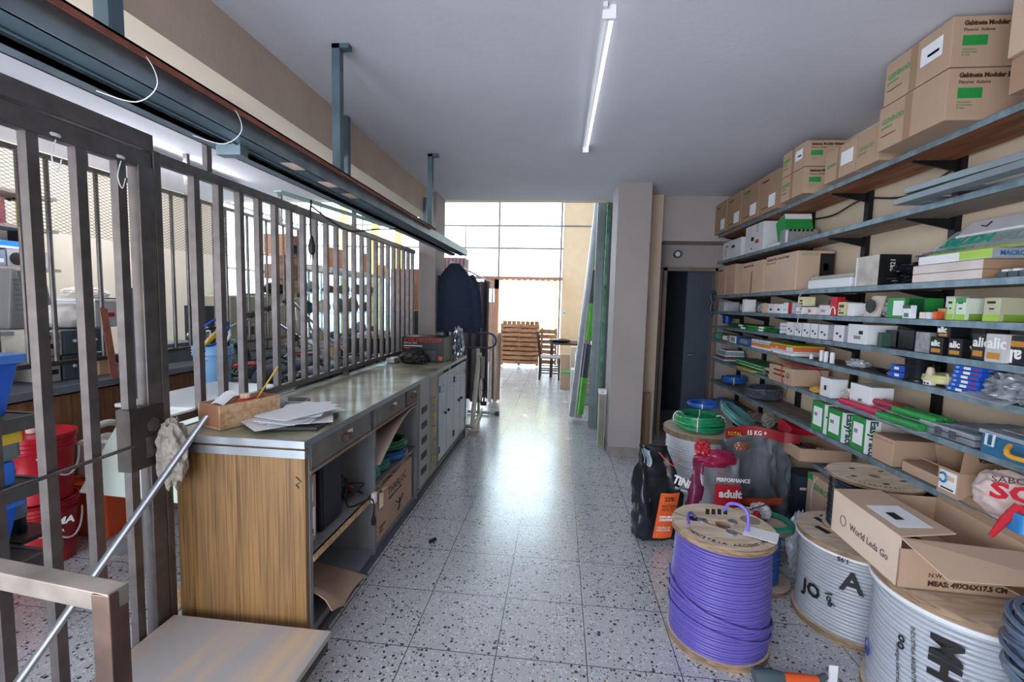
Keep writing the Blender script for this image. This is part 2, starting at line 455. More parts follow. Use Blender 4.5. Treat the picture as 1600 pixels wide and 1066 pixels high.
# ================================================================== SETTING
CZ = 2.80
struct('floor', B(-7.4, 2.3, -2, 12.1, -.12, 0), TERR)
struct('ceiling', B(-4.75, 2.3, -2, 5.46, CZ, CZ+.3), CEIL)
struct('wall_right', B(2.02, 2.17, -2, 7.2, 0, CZ), WALL)
struct('wall_entrance', MB().box(-.4, 2.17, -2.1, -2, 0, CZ).box(-4.75, -4.2, -2.1, -2, 0, CZ).box(-4.2, -.4, -2.1, -2, 2.2, CZ), WALL)  # unseen wall; its opening is shaped to limit daylight from behind the camera
struct('wall_left', B(-4.75, -4.6, -2, 5.46, 0, CZ), CREAM)
struct('wall_upper', B(-7.2, 1.1, 5.46, 5.6, CZ, 5.0), CREAM)
struct('wall_showroom_left', MB().box(-7.35, -7.2, 5.46, 12, 0, .9).box(-7.35, -7.2, 5.46, 12, 4.75, 5.0), CREAM)
struct('wall_showroom_back', B(-7.2, -4.6, 5.46, 5.6, 0, CZ), CREAM)
struct('wall_showroom_right', B(.88, 1.1, 5.2, 12, 0, 5.0), WALL)
struct('ceiling_showroom', B(-7.35, 1.1, 5.46, 12, 5.0, 5.2), CEIL)
struct('wall_behind_door_beam', B(.88, 2.02, 5.28, 5.5, 2.31, CZ), WALLP)
rw = MB().box(.93, 1.25, 5.62, 5.74, 0, 2.31).box(1.82, 2.02, 5.62, 5.74, 0, 2.31).box(1.25, 1.82, 5.62, 5.74, 2.02, 2.31).box(.93, 2.02, 5.5, 5.74, 2.31, 2.4)
struct('wall_recess', rw, WALLP)
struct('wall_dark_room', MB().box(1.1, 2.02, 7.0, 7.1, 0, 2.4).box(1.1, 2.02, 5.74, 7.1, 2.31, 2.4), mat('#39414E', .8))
p = struct('wall_column_right', B(.55, .88, 4.71, 5.2, 0, CZ), WALLP)
struct('baseboard_column', B(.542, .88, 4.70, 5.2, 0, .085), mat('#8D8785', .6, var=.2, scale=12))
struct('wall_column_left', B(-1.63, -1.43, 5.06, 5.46, 0, CZ), WALLP)
bm_ = struct('wall_beam', B(-1.88, -1.5, -2, 5.06, 2.52, CZ), [BEAM, CREAM])
for p_ in bm_.data.polygons:
    if p_.normal.z < -.5: p_.material_index = 1
# door in the recess
struct('trim_door_frame', MB().box(1.22, 1.26, 5.56, 5.62, 0, 2.04).box(1.81, 1.85, 5.56, 5.62, 0, 2.04).box(1.22, 1.85, 5.56, 5.62, 2.0, 2.04), mat('#7E6E62', .6))
d = struct('door_1', B(1.52, 1.81, 5.66, 5.70, 0, 2.0), mat('#46505E', .5))
MB().tube([(1.56, 5.655, 1.0), (1.56, 5.61, 1.0), (1.62, 5.61, 1.0)], .009, 8).build('door_handle', ALU, d, smooth=True)

# facade
FY = 11.9
struct('wall_facade_right', B(.03, 1.1, FY, FY+.2, 0, 5.0), mat('#EBD2B8', .8, var=.04))
struct('wall_facade_top', B(-7.35, .03, FY, FY+.2, 4.75, 5.0), CREAM)
for i, x in enumerate((-6.0, -5.12, -4.45)):
    struct('wall_facade_post_%d' % (i+1), B(x, x+.16, FY-.1, FY+.1, 0, 5.0), mat('#E3C27C', .7))
FM = mat('#8C8688', .5, .3); FMB = mat('#9C6B55', .6)
mul = MB()
for z in (3.6, 3.02): mul.bar((-7.2, FY, z), (.03, FY, z), .045)
mul.bar((-1.65, FY, 0), (-1.65, FY, 4.75), .05); mul.bar((-2.55, FY, 2.24), (-2.55, FY, 3.6), .03)
mul.bar((-3.3, FY, 0), (-3.3, FY, 4.75), .05); mul.bar((-.02, FY, 0), (-.02, FY, 4.75), .05); mul.bar((-5.4, FY, 0), (-5.4, FY, 4.75), .04); mul.bar((-6.6, FY, 0), (-6.6, FY, 4.75), .04)
for x in (-1.33, -1.0, -.78, -.6): mul.bar((x, FY, 2.26), (x, FY, 3.02), .014)
wf = struct('window_1', B(-7.2, .03, FY+.005, FY+.011, .0, 4.75), GLASS)
mul.build('window_frame', FM, wf)
MB().box(-3.3, .03, FY-.05, FY+.05, 2.2, 2.28).build('transom', FMB, wf)
struct('door_2', MB().box(-2.02, -1.93, FY-.08, FY-.02, 0, 2.2).box(-1.74, -1.62, FY-.08, FY-.02, 0, 2.2).box(-2.02, -1.62, FY-.08, FY-.02, 1.95, 2.2).box(-2.02, -1.62, FY-.08, FY-.02, 0, .2).box(-1.93, -1.74, FY-.07, FY-.03, .2, 1.6), mat('#A26D52', .6))
w2 = struct('window_2', B(-7.285, -7.279, 5.6, 11.9, .9, 4.75), GLASS)  # side window added in the cream wall to brighten the left room
ml = MB()
for y in (5.6, 7.2, 8.8, 10.4, 11.88): ml.bar((-7.28, y, .9), (-7.28, y, 4.75), .05)
for z in (.92, 2.2, 3.6, 4.73): ml.bar((-7.28, 5.6, z), (-7.28, 11.9, z), .05)
ml.build('window_frame', FM, w2)  # frame of the added side window
struct('street_pavement', B(-14, 6, 12.2, 26, -.15, -.05), mat('#D5D5D5', .9))

# curtain behind the street door
def curtain_fn(u, v):
    x = -1.58+1.52*u; return (x, FY-.22+.035*math.sin(u*62)+.012*math.sin(u*17+v*2), .78+1.42*v)
CUR = bpy.data.materials.new('thin_curtain'); CUR.use_nodes = True
_n, _l = CUR.node_tree.nodes, CUR.node_tree.links; _b = _n['Principled BSDF']; _b.inputs['Base Color'].default_value = lin('#F2EBD6'); _b.inputs['Roughness'].default_value = .9
_t = _n.new('ShaderNodeBsdfTranslucent'); _t.inputs[0].default_value = lin('#FBF5E2'); _m = _n.new('ShaderNodeMixShader'); _m.inputs[0].default_value = .62
_l.new(_b.outputs[0], _m.inputs[1]); _l.new(_t.outputs[0], _m.inputs[2]); _l.new(_m.outputs[0], _n['Material Output'].inputs[0])
cu = MB().sheet(curtain_fn, 150, 6, .002).build('curtain', CUR, label='pale yellow gathered curtain across the street door glass', cat='curtain', smooth=True)
for x in (-1.6, -.04): B(x-.01, x+.01, FY-.23, FY-.03, 2.18, 2.20).build('rod_bracket', FMB, cu)
MB().tube([(-1.62, FY-.22, 2.19), (-.02, FY-.22, 2.19)], .012, 8).build('curtain_rod', FMB, cu)
for k in range(8): MB().lathe([(.018, -.004), (.018, .004), (.013, .004), (.013, -.004), (.018, -.004)], (-1.5+.19*k, FY-.22, 2.19), 12, 'x').build('curtain_ring', FM, cu)

# ================================================================== CEILING
LIT = bpy.data.materials.new('lit_tube'); LIT.use_nodes = True
LIT.node_tree.nodes['Principled BSDF'].inputs['Emission Color'].default_value = (.93, .95, 1, 1); LIT.node_tree.nodes['Principled BSDF'].inputs['Emission Strength'].default_value = 1.0
LIT2 = LIT.copy(); LIT2.name = 'bright_lit_tube'; LIT2.node_tree.nodes['Principled BSDF'].inputs['Emission Strength'].default_value = 45
t = thing('ceiling_lamp', 'slim white fluorescent tube lamp on the aisle ceiling', 'ceiling lamp', (.17, 2.0, CZ))
B(.135, .155, 1.96, 3.62, CZ-.02, CZ).build('lamp_housing', WHITEM, t, bev=.004)
MB().tube([(.175, 2.0, CZ-.04), (.165, 3.62, CZ-.04)], .009, 12).build('fluorescent_tube', LIT, t, smooth=True)
B(.135, .19, 1.985, 2.0, CZ-.055, CZ).build('lamp_socket', WHITE, t)
B(.135, .18, 3.62, 3.635, CZ-.055, CZ).build('lamp_socket', WHITE, t)
t = thing('ceiling_lamp', 'long white fluorescent batten on the left ceiling above the mesh fence', 'ceiling lamp', (-3.55, 3.4, CZ))
B(-3.62, -3.48, 2.68, 4.6, CZ-.04, CZ).build('lamp_housing', WHITEM, t, bev=.006)
MB().tube([(-3.55, 2.72, CZ-.06), (-3.55, 4.56, CZ-.06)], .014, 12).build('fluorescent_tube', LIT2, t, smooth=True)

# hanging sliding track along the aisle side of the beam
t = thing('hanging_track', 'hanging grey steel sliding track with rusty top edge beside the beam', 'track', (-1.12, 2.5, 2.1))
Y0, Y1 = -.6, 5.0
MB().box(-1.245, -1.19, Y0, Y1, 2.085, 2.10).box(-1.245, -1.238, Y0, Y1, 2.085, 2.15).box(-1.197, -1.19, Y0, Y1, 2.085, 2.15).build('outer_channel', GALV, t)
MB().box(-1.12, -1.05, Y0, Y1, 2.085, 2.10).box(-1.127, -1.118, Y0, Y1, 2.08, 2.15).box(-1.057, -1.05, Y0, Y1, 2.085, 2.15).build('inner_channel', mat('#5F7480', .45, .5, var=.2), t)
B(-1.19, -1.127, Y0, Y1, 2.14, 2.15).build('dark_web', STEELD, t)
MB().box(-1.055, -1.018, Y0, 3.6, 2.146, 2.152).box(-1.022, -1.018, Y0, 3.6, 2.132, 2.152).build('rusty_angle', RUST, t, label='rusty angle edge')
MB().box(-1.05, -1.046, Y0, Y1, 2.085, 2.146).build('outer_face', GALV, t)
for y, m, lb in ((1.75, CARDL, None), (2.02, mat('#E9C9C0', .7), 'pink and white paper sticker'), (2.24, CARD, None)):
    B(-1.1, -1.049, y-.06, y+.03, 2.084, 2.135).build('sticker', m, t, label=lb)
for y in (1.05, 2.2, 3.8):
    h = MB().box(-1.145, -1.105, y-.02, y+.02, 2.15, CZ).box(-1.145, -1.06, y-.02, y+.02, CZ-.022, CZ)
    h.build('hanger', mat('#5F7480', .45, .5, var=.2), t)
B(-1.2, -1.11, 1.48, 1.52, 2.05, 2.085).build('cable_clip', GALV, t)
for k, y in enumerate((1.02, 1.32)):
    MB().tube(smoothpath([(-1.14, y, 2.17), (-1.03, y+.01, 2.15), (-1.02, y+.05, 2.09), (-1.09, y+.06, 2.05), (-1.18, y+.04, 2.07)]), .0014, 6).build('string_tie', WHITEM, t, smooth=True)
for y, z1 in ((3.02, CZ-.0), (4.82, CZ-.12)):
    MB().box(-1.5, -1.465, y-.02, y+.02, 2.36, z1).box(-1.5, -1.43, y-.02, y+.02, 2.36, 2.385).build('beam_hanger', mat('#5F7480', .45, .5, var=.2), label='blue-grey steel strap screwed to the beam face, %s' % ('nearer one' if y < 4 else 'farther one beside the column'), cat='bracket')
t = thing('tube_lamp', 'long white tube lamp hanging along the lower edge of the beam', 'lamp', (-1.45, 3.2, 2.37))
MB().tube([(-1.45, 1.88, 2.375), (-1.45, 3.55, 2.36)], .016, 12).tube([(-1.45, 3.6, 2.36), (-1.45, 4.75, 2.345)], .016, 12).build('fluorescent_tube', mat('#E8EEF8', .15, var=0), t, smooth=True)
MB().tube([(-1.45, 1.86, 2.375), (-1.45, 1.9, 2.375)], .019, 12).build('lamp_socket', GREYD, t, smooth=True)
MB().tube([(-1.45, 3.55, 2.36), (-1.45, 3.6, 2.36)], .019, 12).build('lamp_socket', GREYD, t, smooth=True)
t = thing('flat_strip', 'pale green painted metal strip under the hanging track', 'strip', (-1.2, 2.2, 2.07))
MB().bar((-1.36, 2.06, 2.07), (-1.17, 3.05, 2.065), .05, .008).build('strip', mat('#A9C8C2', .5, var=.08), t)
t = thing('hanging_cable', 'black cable with rocker plug hanging from the track', 'cable', (-1.28, 2.2, 1.9))
MB().tube(smoothpath([(-1.27, 2.2, 2.06), (-1.27, 2.19, 1.99), (-1.27, 2.19, 1.9), (-1.27, 2.2, 1.84)]), .005, 6).build('cord', BLK, t, smooth=True)
MB().lathe([(.006, .05), (.012, .03), (.018, .0), (.016, -.03), (.008, -.045), (.0, -.046)], (-1.27, 2.2, 1.83), 12).tube([(-1.277, 2.2, 1.79), (-1.277, 2.2, 1.765)], .003, 6).tube([(-1.263, 2.2, 1.79), (-1.263, 2.2, 1.765)], .003, 6).build('plug', BLK, t, smooth=True)
MB().tube(smoothpath([(-1.27, 2.2, 2.03), (-1.24, 2.35, 1.98), (-1.25, 2.6, 1.97), (-1.22, 2.9, 2.03), (-1.2, 3.2, 2.08)]), .0045, 6).build('lead', BLK, t, smooth=True)

# ================================================================== FENCES
FX = -1.68
t = thing('bar_fence', 'grey steel bar fence rising behind the aisle counter', 'fence', (FX, 3.7, .96))
MB().box(FX-.02, FX+.02, 1.737, 5.04, 2.1, 2.145).build('top_rail', STEEL, t, bev=.003)
MB().box(FX-.017, FX+.017, 1.737, 5.0, 1.0, 1.035).build('bottom_rail', STEEL, t, bev=.003)
B(FX-.025, FX+.025, 1.703, 1.737, 0, 2.145).build('post', STEEL, t, bev=.003)
k = 0
for i in range(28):
    y = 1.93+.1457*(i-1)
    if y > 5.05 or y < 1.9: continue
    lo = .962 if i in (11, 18) else 1.03
    B(FX-.016, FX+.016, y-.016, y+.016, lo, 2.105).build('bar', STEEL, t)
B(FX-.012, FX+.012, 3.52, 3.56, 2.14, CZ).build('ceiling_strut', STEEL, t)
B(FX-.012, FX+.012, 2.0, 2.03, 2.14, 2.52).build('ceiling_strut', STEEL, t)

t = thing('barred_gate', 'dark steel barred gate with lock box at left of the counter', 'gate', (FX, 1.2, .02))
MB().box(FX-.02, FX+.02, .35, 1.70, 2.06, 2.13).box(FX-.015, FX+.03, .35, 1.70, 2.135, 2.2).build('top_rail', STEEL, t, bev=.003)
B(FX-.025, FX+.025, 1.635, 1.70, .02, 2.07).build('stile', STEEL, t, bev=.003)
B(FX-.02, FX+.02, .35, 1.70, .02, .06).build('bottom_rail', STEELD, t, bev=.003)
for y in (.56, .705, .85, .995, 1.14, 1.285, 1.43, 1.575):
    B(FX-.016, FX+.016, y-.017, y+.017, .05, 2.07).build('bar', STEEL, t)
lk = B(FX-.03, FX+.032, 1.545, 1.70, .86, 1.11).build('lock_box', STEELD, t, bev=.004)
MB().lathe([(.028, 0), (.028, .004), (.02, .006), (0, .006)], (FX+.032, 1.645, 1.03), 20, 'x').build('key_cylinder', STEEL, lk, smooth=True)
MB().box(FX+.032, FX+.036, 1.61, 1.68, .90, .985).lathe([(.005, 0), (.005, .004), (0, .005)], (FX+.036, 1.62, .91), 8, 'x').lathe([(.005, 0), (.005, .004), (0, .005)], (FX+.036, 1.67, .975), 8, 'x').build('lock_plate', STEEL, lk)
B(FX+.036, FX+.038, 1.64, 1.655, .93, .945).build('keyhole', BLK, lk)
MB().tube([(FX+.03, 1.56, .965), (FX+.02, .3, .94)], .007, 8).build('rod', STEEL, t, smooth=True)
for y in (1.35, 1.57):
    MB().lathe([(.024, -.006), (.028, 0), (.024, .006), (.02, 0), (.024, -.006)], (FX+.0, y, 2.075), 12).tube(smoothpath([(FX+.02, y, 2.06), (FX+.02, y-.015, 2.0), (FX+.02, y, 1.96), (FX+.025, y+.01, 2.0)]), .002, 5).build('wire_tie', WHITEM, t)

t = thing('mesh_fence', 'steel bar fence with wire mesh standing on the far counter', 'fence', (-3.3, 4.0, .96))
MB().box(-3.32, -3.28, 1.4, 5.5, 2.41, 2.44).build('top_rail', STEEL, t, bev=.003)
MB().box(-3.32, -3.28, 1.4, 5.5, 1.08, 1.11).build('bottom_rail', STEELD, t, bev=.003)
for i in range(27):
    y = 1.53+.155*i
    MB().tube([(-3.3, y, 1.1), (-3.3, y, 2.42)], .014, 8).build('bar', STEEL, t, smooth=True)
for y in (2.85, 3.72, 5.05): B(-3.32, -3.28, y-.015, y+.015, 2.43, CZ).build('ceiling_strut', STEEL, t)
mm = MB(); y0, y1, z0, z1 = 1.6, 4.3, 1.95, 2.42; st = .045
n = int((y1-y0+(z1-z0)*2)/st)
for i in range(n):
    for sgn in (1, -1):
        a = y0+i*st-(z1-z0)*2*(1 if sgn > 0 else 0)
        p = [(a, z0), (a+(z1-z0)*2*sgn, z1)]
        (ya, za), (yb, zb) = p
        def clip(y, ya, za, yb, zb): return za+(zb-za)*(y-ya)/(yb-ya)
        if min(ya, yb) > y1 or max(ya, yb) < y0: continue
        for lim in (y0, y1):
            if (ya-lim)*(yb-lim) < 0:
                zc = clip(lim, ya, za, yb, zb)
                if (lim == y0) == (ya < yb): ya, za = lim, zc
                else: yb, zb = lim, zc
        mm.bar((-3.275, ya, za), (-3.275, yb, zb), .0025, .0025)
mm.build('wire_mesh', mat('#8A8078', .5, .5), t)

# ================================================================== AISLE COUNTER
CX0, CX1, CY0, CY1, CT = -1.66, -1.05, 1.76, 5.04, .96
t = thing('shop_counter', 'long wood-grain counter with green top and open shelves along the aisle', 'counter', (-1.35, 3.4, 0))
B(CX0, CX1-.01, CY0, CY0+.025, .04, CT-.035).build('end_panel', WLAM, t, label='wood-grain end panel')
for x in (-1.375,): B(x, x+.0015, CY0-.0008, CY0, .04, CT-.075).build('panel_seam', INKBR, t)
MB().tube([(-1.10, 1.757, .80), (-1.075, 1.757, .78), (-1.10, 1.757, .765), (-1.085, 1.757, .75)], .002, 5).build('pen_mark', INKB, t)
MB().box(CX0, CX0+.02, CY0+.025, CY1, .0, CT-.035).build('back_panel', GREYD, t)
TOPM = bpy.data.materials.new('worn_green_linoleum'); TOPM.use_nodes = True
_n, _l = TOPM.node_tree.nodes, TOPM.node_tree.links; _b = _n['Principled BSDF']
_g = _n.new('ShaderNodeNewGeometry'); _z = _n.new('ShaderNodeTexNoise'); _z.inputs['Scale'].default_value = 2.2; _z.inputs['Detail'].default_value = 7; _l.new(_g.outputs['Position'], _z.inputs[0])
_c = _n.new('ShaderNodeValToRGB'); _e = _c.color_ramp.elements; _e[0].position = .36; _e[0].color = lin('#77785F'); _e[1].position = .62; _e[1].color = lin('#C4BFAB'); _l.new(_z.outputs[0], _c.inputs[0]); _l.new(_c.outputs[0], _b.inputs['Base Color']); _b.inputs['Roughness'].default_value = .22
B(CX0-.04, CX1, CY0-.02, CY1, CT-.022, CT).build('counter_top', TOPM, t, label='worn greenish counter top')
MB().box(CX0-.04, CX1+.004, CY0-.024, CY0-.02, CT-.028, CT+.003).box(CX1, CX1+.004, CY0-.02, CY1, CT-.028, CT+.003).box(CX0-.044, CX0-.038, CY0-.02, CY1, CT-.02, CT+.006).box(CX0, CX1+.0, CY0-.016, CY0, CT-.075, CT-.04).build('metal_trim', ALU, t)
DV = [2.48, 3.27, 3.84]
gp = mat('#7C828A', .6, var=.15)
for y in (CY0+.025, 2.47, 3.26): B(CX0+.02, CX1-.005, y, y+.022, .04, CT-.035).build('divider', gp, t)
B(CX0+.02, CX1-.02, CY0+.02, CY1, .04, .075).build('bottom_board', gp, t)
B(CX0+.03, CX1+.0, CY0+.03, CY1, 0, .04).build('plinth', GREYD, t)
B(CX0+.02, CX1-.01, CY0+.045, 2.47, .40, .42).build('shelf_board', mat('#8B8C90', .6, var=.15), t)
B(CX0+.02, CX1-.01, 2.49, 3.26, .44, .46).build('shelf_board', mat('#7A706C', .6, var=.15), t)
B(CX1-.02, CX1-.0, CY0+.045, 2.47, .395, .42).build('shelf_edge', PINE, t)
B(CX0+.02, CX1-.0, CY0+.03, 3.28, .80, .815).build('drawer_rail', mat('#8F7D72', .6, var=.2), t)
for i, (a, b) in enumerate(((1.8, 2.42), (2.49, 2.99), (3.03, 3.255))):
    dr = B(CX0+.1, CX1-.002, a, b, .82, .93).build('drawer', mat('#6E6A68', .55, var=.22, scale=12), t, bev=.002)
    yc = (a+b)/2+.02
    B(CX1-.002, CX1+.03, yc-.05, yc-.0, .865, .895).build('handle', mat('#6A5048', .4, .4), dr, bev=.004)
    B(CX1-.002, CX1+.004, yc+.0, yc+.05, .86, .9).build('label_plate', WHITE, dr)
    B(CX1+.004, CX1+.006, yc+.012, yc+.036, .875, .885).build('label_mark', INKB, dr)
# grey meter cabinet section with sockets
B(CX0+.1, CX1-.03, 3.29, 3.34, .08, .8).build('divider', gp, t)
mc = MB().box(CX0+.2, CX1-.012, 3.36, 3.62, .08, .93).build('meter_column', mat('#A8ABAE', .5, var=.08), t)
for k in range(5):
    z = .17+.125*k; B(CX1-.012, CX1-.008, 3.40, 3.54, z, z+.05).build('slot', BLK, mc)
B(CX1-.03, CX1-.005, 3.62, 3.84, .08, .93).build('side_strip', mat('#9D948C', .5, var=.1), t)
for k in range(5): B(CX1-.01, CX1+.02, 3.66, 3.72, .2+.125*k, .25+.125*k).build('hinge', mat('#A39468', .4, .5), t)
# louvred steel doors
ld = mat('#A9B2BE', .35, .35, var=.08)
for k in range(4):
    a = 3.87+.285*k
    dd = B(CX1-.015, CX1, a, a+.275, .12, .9).build('locker_door', ld, t, bev=.003)
    for j in range(3): MB().bar((CX1+.003, a+.08, .82-.04*j), (CX1+.003, a+.2, .82-.04*j), .012, .008).build('louvre', ld, dd)
    MB().lathe([(.016, 0), (.014, .012), (.006, .018), (0, .018)], (CX1, a+(.22 if k % 2 == 0 else .05), .52), 12, 'x').build('lock', BLK, dd, smooth=True)
    for z in (.22, .78): B(CX1, CX1+.006, a+(.01 if k % 2 == 0 else .255), a+(.024 if k % 2 == 0 else .27), z-.03, z+.03).build('hinge', BLK, dd)
MB().box(CX1-.03, CX1+.002, 5.0, CY1, 0, .93).box(CX1-.03, CX1, 3.84, CY1, .08, .12).build('corner_post', mat('#4C5A58', .5), t)

# things kept in the counter
b = Bx('shipping_carton', 'brown carton with long white shipping label in the counter shelf', 'box', -1.36, -1.12, 1.82, 1.95, .421, .74, CARD)
b.dec('L', .1, .9, .08, .52, PAPER, 'shipping_label'); b.dec('L', .55, .8, .62, .88, PAPER, 'barcode_label'); b.dec('L', .02, .14, .06, .4, RED, 'red_stripe'); b.dec('L', .25, .8, .12, .2, INKB, 'barcode')
t = thing('speaker_box', 'black wedge-backed loudspeaker box in the counter shelf', 'speaker', (-1.28, 2.15, .421))
MB().prism([(-1.12, 2.0, .421), (-1.12, 2.2, .421), (-1.16, 2.24, .421), (-1.5, 2.24, .421), (-1.5, 2.0, .421)], (0, 0, .36)).build('body', mat('#1B2028', .3), t, bev=.012)
B(-1.122, -1.116, 2.01, 2.19, .44, .76).build('front_grille', mat('#222730', .6), t)
t = thing('charger', 'black charger with tangled cables and white plug on the counter shelf', 'charger', (-1.2, 2.36, .421))
crumple((-1.24, 2.36, .421), .09, .07, .085, 4, .3).build('body', BLK, t, smooth=True)
for s, c2 in ((1, BLK), (2, BLK), (3, REDD)):
    rn = random.Random(s); pts = [(-1.2+rn.uniform(-.06, .1), 2.36+rn.uniform(-.1, .08), .46+rn.uniform(-.03, .09)) for _ in range(7)]
    pts = [(min(x, -1.03), y, z) for x, y, z in pts]+([(-1.03, 2.38, .43), (-1.02, 2.38, .33)] if s == 1 else [])
    MB().tube(smoothpath(pts), .005, 6).build('cable', c2, t, smooth=True)
B(-1.04, -1.015, 2.385, 2.42, .40, .46).build('plug', WHITE, t, bev=.004)
MB().lathe([(.012, 0), (.016, .02), (.008, .05), (0, .05)], (-1.02, 2.38, .28), 10).build('plug', BLK, t, smooth=True)
for i, (y, z, r, m, lb) in enumerate(((2.6, .462, .085, TEAL, 'near lower coil of teal cable in cling wrap, on the counter shelf'), (2.6, .53, .08, TEAL, 'near upper coil of teal cable, on the counter shelf'), (2.76, .462, .09, TEAL, 'second coil of dark teal cable along the counter shelf'), (3.0, .462, .12, mat('#2A5FA5', .4), 'blue cable coil under green ones, on the counter shelf'), (3.0, .53, .12, DGREEN, 'dark green cable coil on top of the blue coil'))):
    wire_coil('cable_coil', lb, 'cable coil', (-1.19, y, z), r, .006, 9, .055, m, i, .008, .03, group='cable coils in the counter', ties=1, tie_m=WHITE)
def curl(u, v): return (-1.58+.54*u, 2.52+.70*v, .60+.10*u*u-.12*(1-v)**3*u+.12*u*v*math.sin(v*2.4))
MB().sheet(curl, 14, 14, .003).build('cardboard_sheet', CARDL, label='sagging pale cardboard sheet above the cable coils', cat='cardboard', smooth=True)
b = Bx('carton', 'crumpled brown carton with handling symbols in the bottom of the counter', 'box', -1.5, -1.07, 2.54, 3.19, .076, .40, CARD)
b.txt('THARLOC', 'L', .28, .68, .075, INKB); b.txt('HANDLE WITH CARE', 'L', .3, .58, .025, INKB); b.txt('MADE IN\nMEAS', 'L', .06, .2, .025, INKB)
MB().tube([(-1.068, 2.93, .2), (-1.068, 2.93, .14), (-1.068, 2.9, .12)], .004, 5).tube([(-1.068, 2.86, .2), (-1.068, 2.93, .16), (-1.068, 3.0, .2)], .004, 5).build('printed_symbol', INKB, b.o)
MB().sheet(lambda u, v: (-1.5+.44*u, 2.56+.6*v, .405+.03*math.sin(v*9)*u+.02*u), 8, 18, .004).build('flap', CARD2, b.o, smooth=True)
MB().sheet(lambda u, v: (-1.058+.02*math.sin(v*7), 2.54+.1*v+.01, .36-.1*u*(1-v)+.03), 4, 6, .003).build('torn_corner', CARDL, b.o)
def paper(u, v):
    return (-1.5+.52*u, 1.83+.5*v*(1-.3*u), .085+.26*max(0, 1-v*2.2)*(1-u)**.6+.05*abs(math.sin(u*5+v*4))*(1-v)+.02*u)
MB().sheet(paper, 16, 16, .003).build('wrapping_paper', mat('#B99A85', .85, var=.1, bump=.4), label='crumpled brown wrapping paper spilling from the counter bottom', cat='paper', smooth=True)

# ================================================================== ON THE COUNTER
t = thing('wooden_tray', 'small plywood tray of odds and ends at the counter corner', 'tray', (-1.5, 1.98, CT+.003))
a0, a1, c0, c1 = -1.53, -1.39, 1.8, 2.14; zz = CT+.003
rot = Matrix.Rotation(.28, 4, 'Z'); ctr = Vector((-1.5, 1.98, 0))
def rr(mb, ang=-.33, c=ctr):
    R_ = Matrix.Rotation(ang, 3, 'Z'); mb.v = [R_ @ (v-c)+c for v in mb.v]; return mb
rr(MB().box(-1.60, -1.44, 1.83, 2.13, zz, zz+.01)).build('tray_bottom', PINE, t)
rr(MB().box(-1.60, -1.59, 1.83, 2.13, zz+.01, zz+.11).box(-1.45, -1.44, 1.83, 2.13, zz+.01, zz+.11)).build('long_side', PINE, t)
rr(MB().box(-1.59, -1.45, 1.83, 1.84, zz+.01, zz+.11)).build('short_side', mat('#A9775C', .6, var=.1), t)
rr(MB().box(-1.59, -1.45, 2.12, 2.13, zz+.01, zz+.11)).build('short_side', mat('#A9775C', .6, var=.1), t)
t = thing('tape_measure', 'red tape measure in the plywood tray', 'tape measure', (-1.47, 1.98, zz+.07))
crumple((-1.49, 1.99, zz+.075), .045, .065, .05, 3, .05, 3, flatb=False).build('case', RED, t, smooth=True); MB().lathe([(.022, 0), (.022, .052), (0, .052)], (-1.49, 1.98, zz+.085), 16).build('printed_disc', mat('#D9C9A8', .6, var=.4, scale=60), t)
MB().tube([(-1.5, 2.0, zz+.03), (-1.42, 2.13, zz+.25)], .004, 8).build('folding_rule', YELLOW, label='yellow and black rod standing in the plywood tray', cat='rod', smooth=True)
MB().sheet(lambda u, v: (-1.58+.07*u, 1.86+.09*v, zz+.1+.04*v+.015*math.sin(u*3)), 6, 6, .002).build('paper_slip', PAPER, label='folded white paper slip in the plywood tray', cat='paper', smooth=True)
crumple((-1.5, 2.22, CT+.003), .055, .09, .04, 9, .4).build('plastic_wrap', CLEAR, label='crumpled clear plastic wrap behind the plywood tray', cat='plastic wrap', smooth=True)
MB().tube([(-1.33, 1.9, CT+.014), (-1.26, 1.94, CT+.014)], .012, 10).build('marker_cap', DGREEN, label='dark green pen cap in front of the plywood tray', cat='pen cap', smooth=True)
t = thing('calculator', 'grey desk calculator behind the papers on the counter', 'calculator', (-1.42, 2.26, CT+.003))
MB().prism([(-1.5, 2.2, CT+.003), (-1.5, 2.34, CT+.003), (-1.5, 2.34, CT+.05), (-1.5, 2.2, CT+.025)], (.13, 0, 0)).build('body', GREY, t, bev=.003)
MB().prism([(-1.49, 2.29, CT+.042), (-1.49, 2.33, CT+.05), (-1.49, 2.33, CT+.052), (-1.49, 2.29, CT+.044)], (.11, 0, 0)).build('screen', BLK, t)
t = thing('folder', 'black folder lying under the loose papers', 'folder', (-1.2, 2.0, CT+.003))
rr(MB().box(-1.36, -1.1, 1.87, 2.2, CT+.003, CT+.02), .2, Vector((-1.22, 2.0, 0))).build('cover', BLK, t, bev=.004)
rn = random.Random(5)
for i in range(9):
    cx, cy, an = -1.24+rn.uniform(-.03, .03), 2.04+rn.uniform(-.04, .04), rn.uniform(-.35, .55); z = CT+.022+i*.004
    if i == 0: cx, cy, an = -1.35, 1.96, .9
    def sh(u, v, cx=cx, cy=cy, an=an, z=z, i=i):
        x, y = (u-.5)*.22, (v-.5)*.31; return (cx+x*math.cos(an)-y*math.sin(an), cy+x*math.sin(an)+y*math.cos(an), z+.004*math.sin(u*3+i)*v+(.008*u*u if i > 5 else 0))
    MB().sheet(sh, 8, 8, .0012).build('paper_sheet', PAPER, label='loose white paper sheet, %s of the pile over the black folder' % ('lowest and most askew one', 'second from the bottom', 'third from the bottom', 'fourth from the bottom', 'middle one', 'fourth from the top', 'third from the top', 'second from the top', 'topmost one')[i], cat='paper', group='papers on the counter', smooth=True)
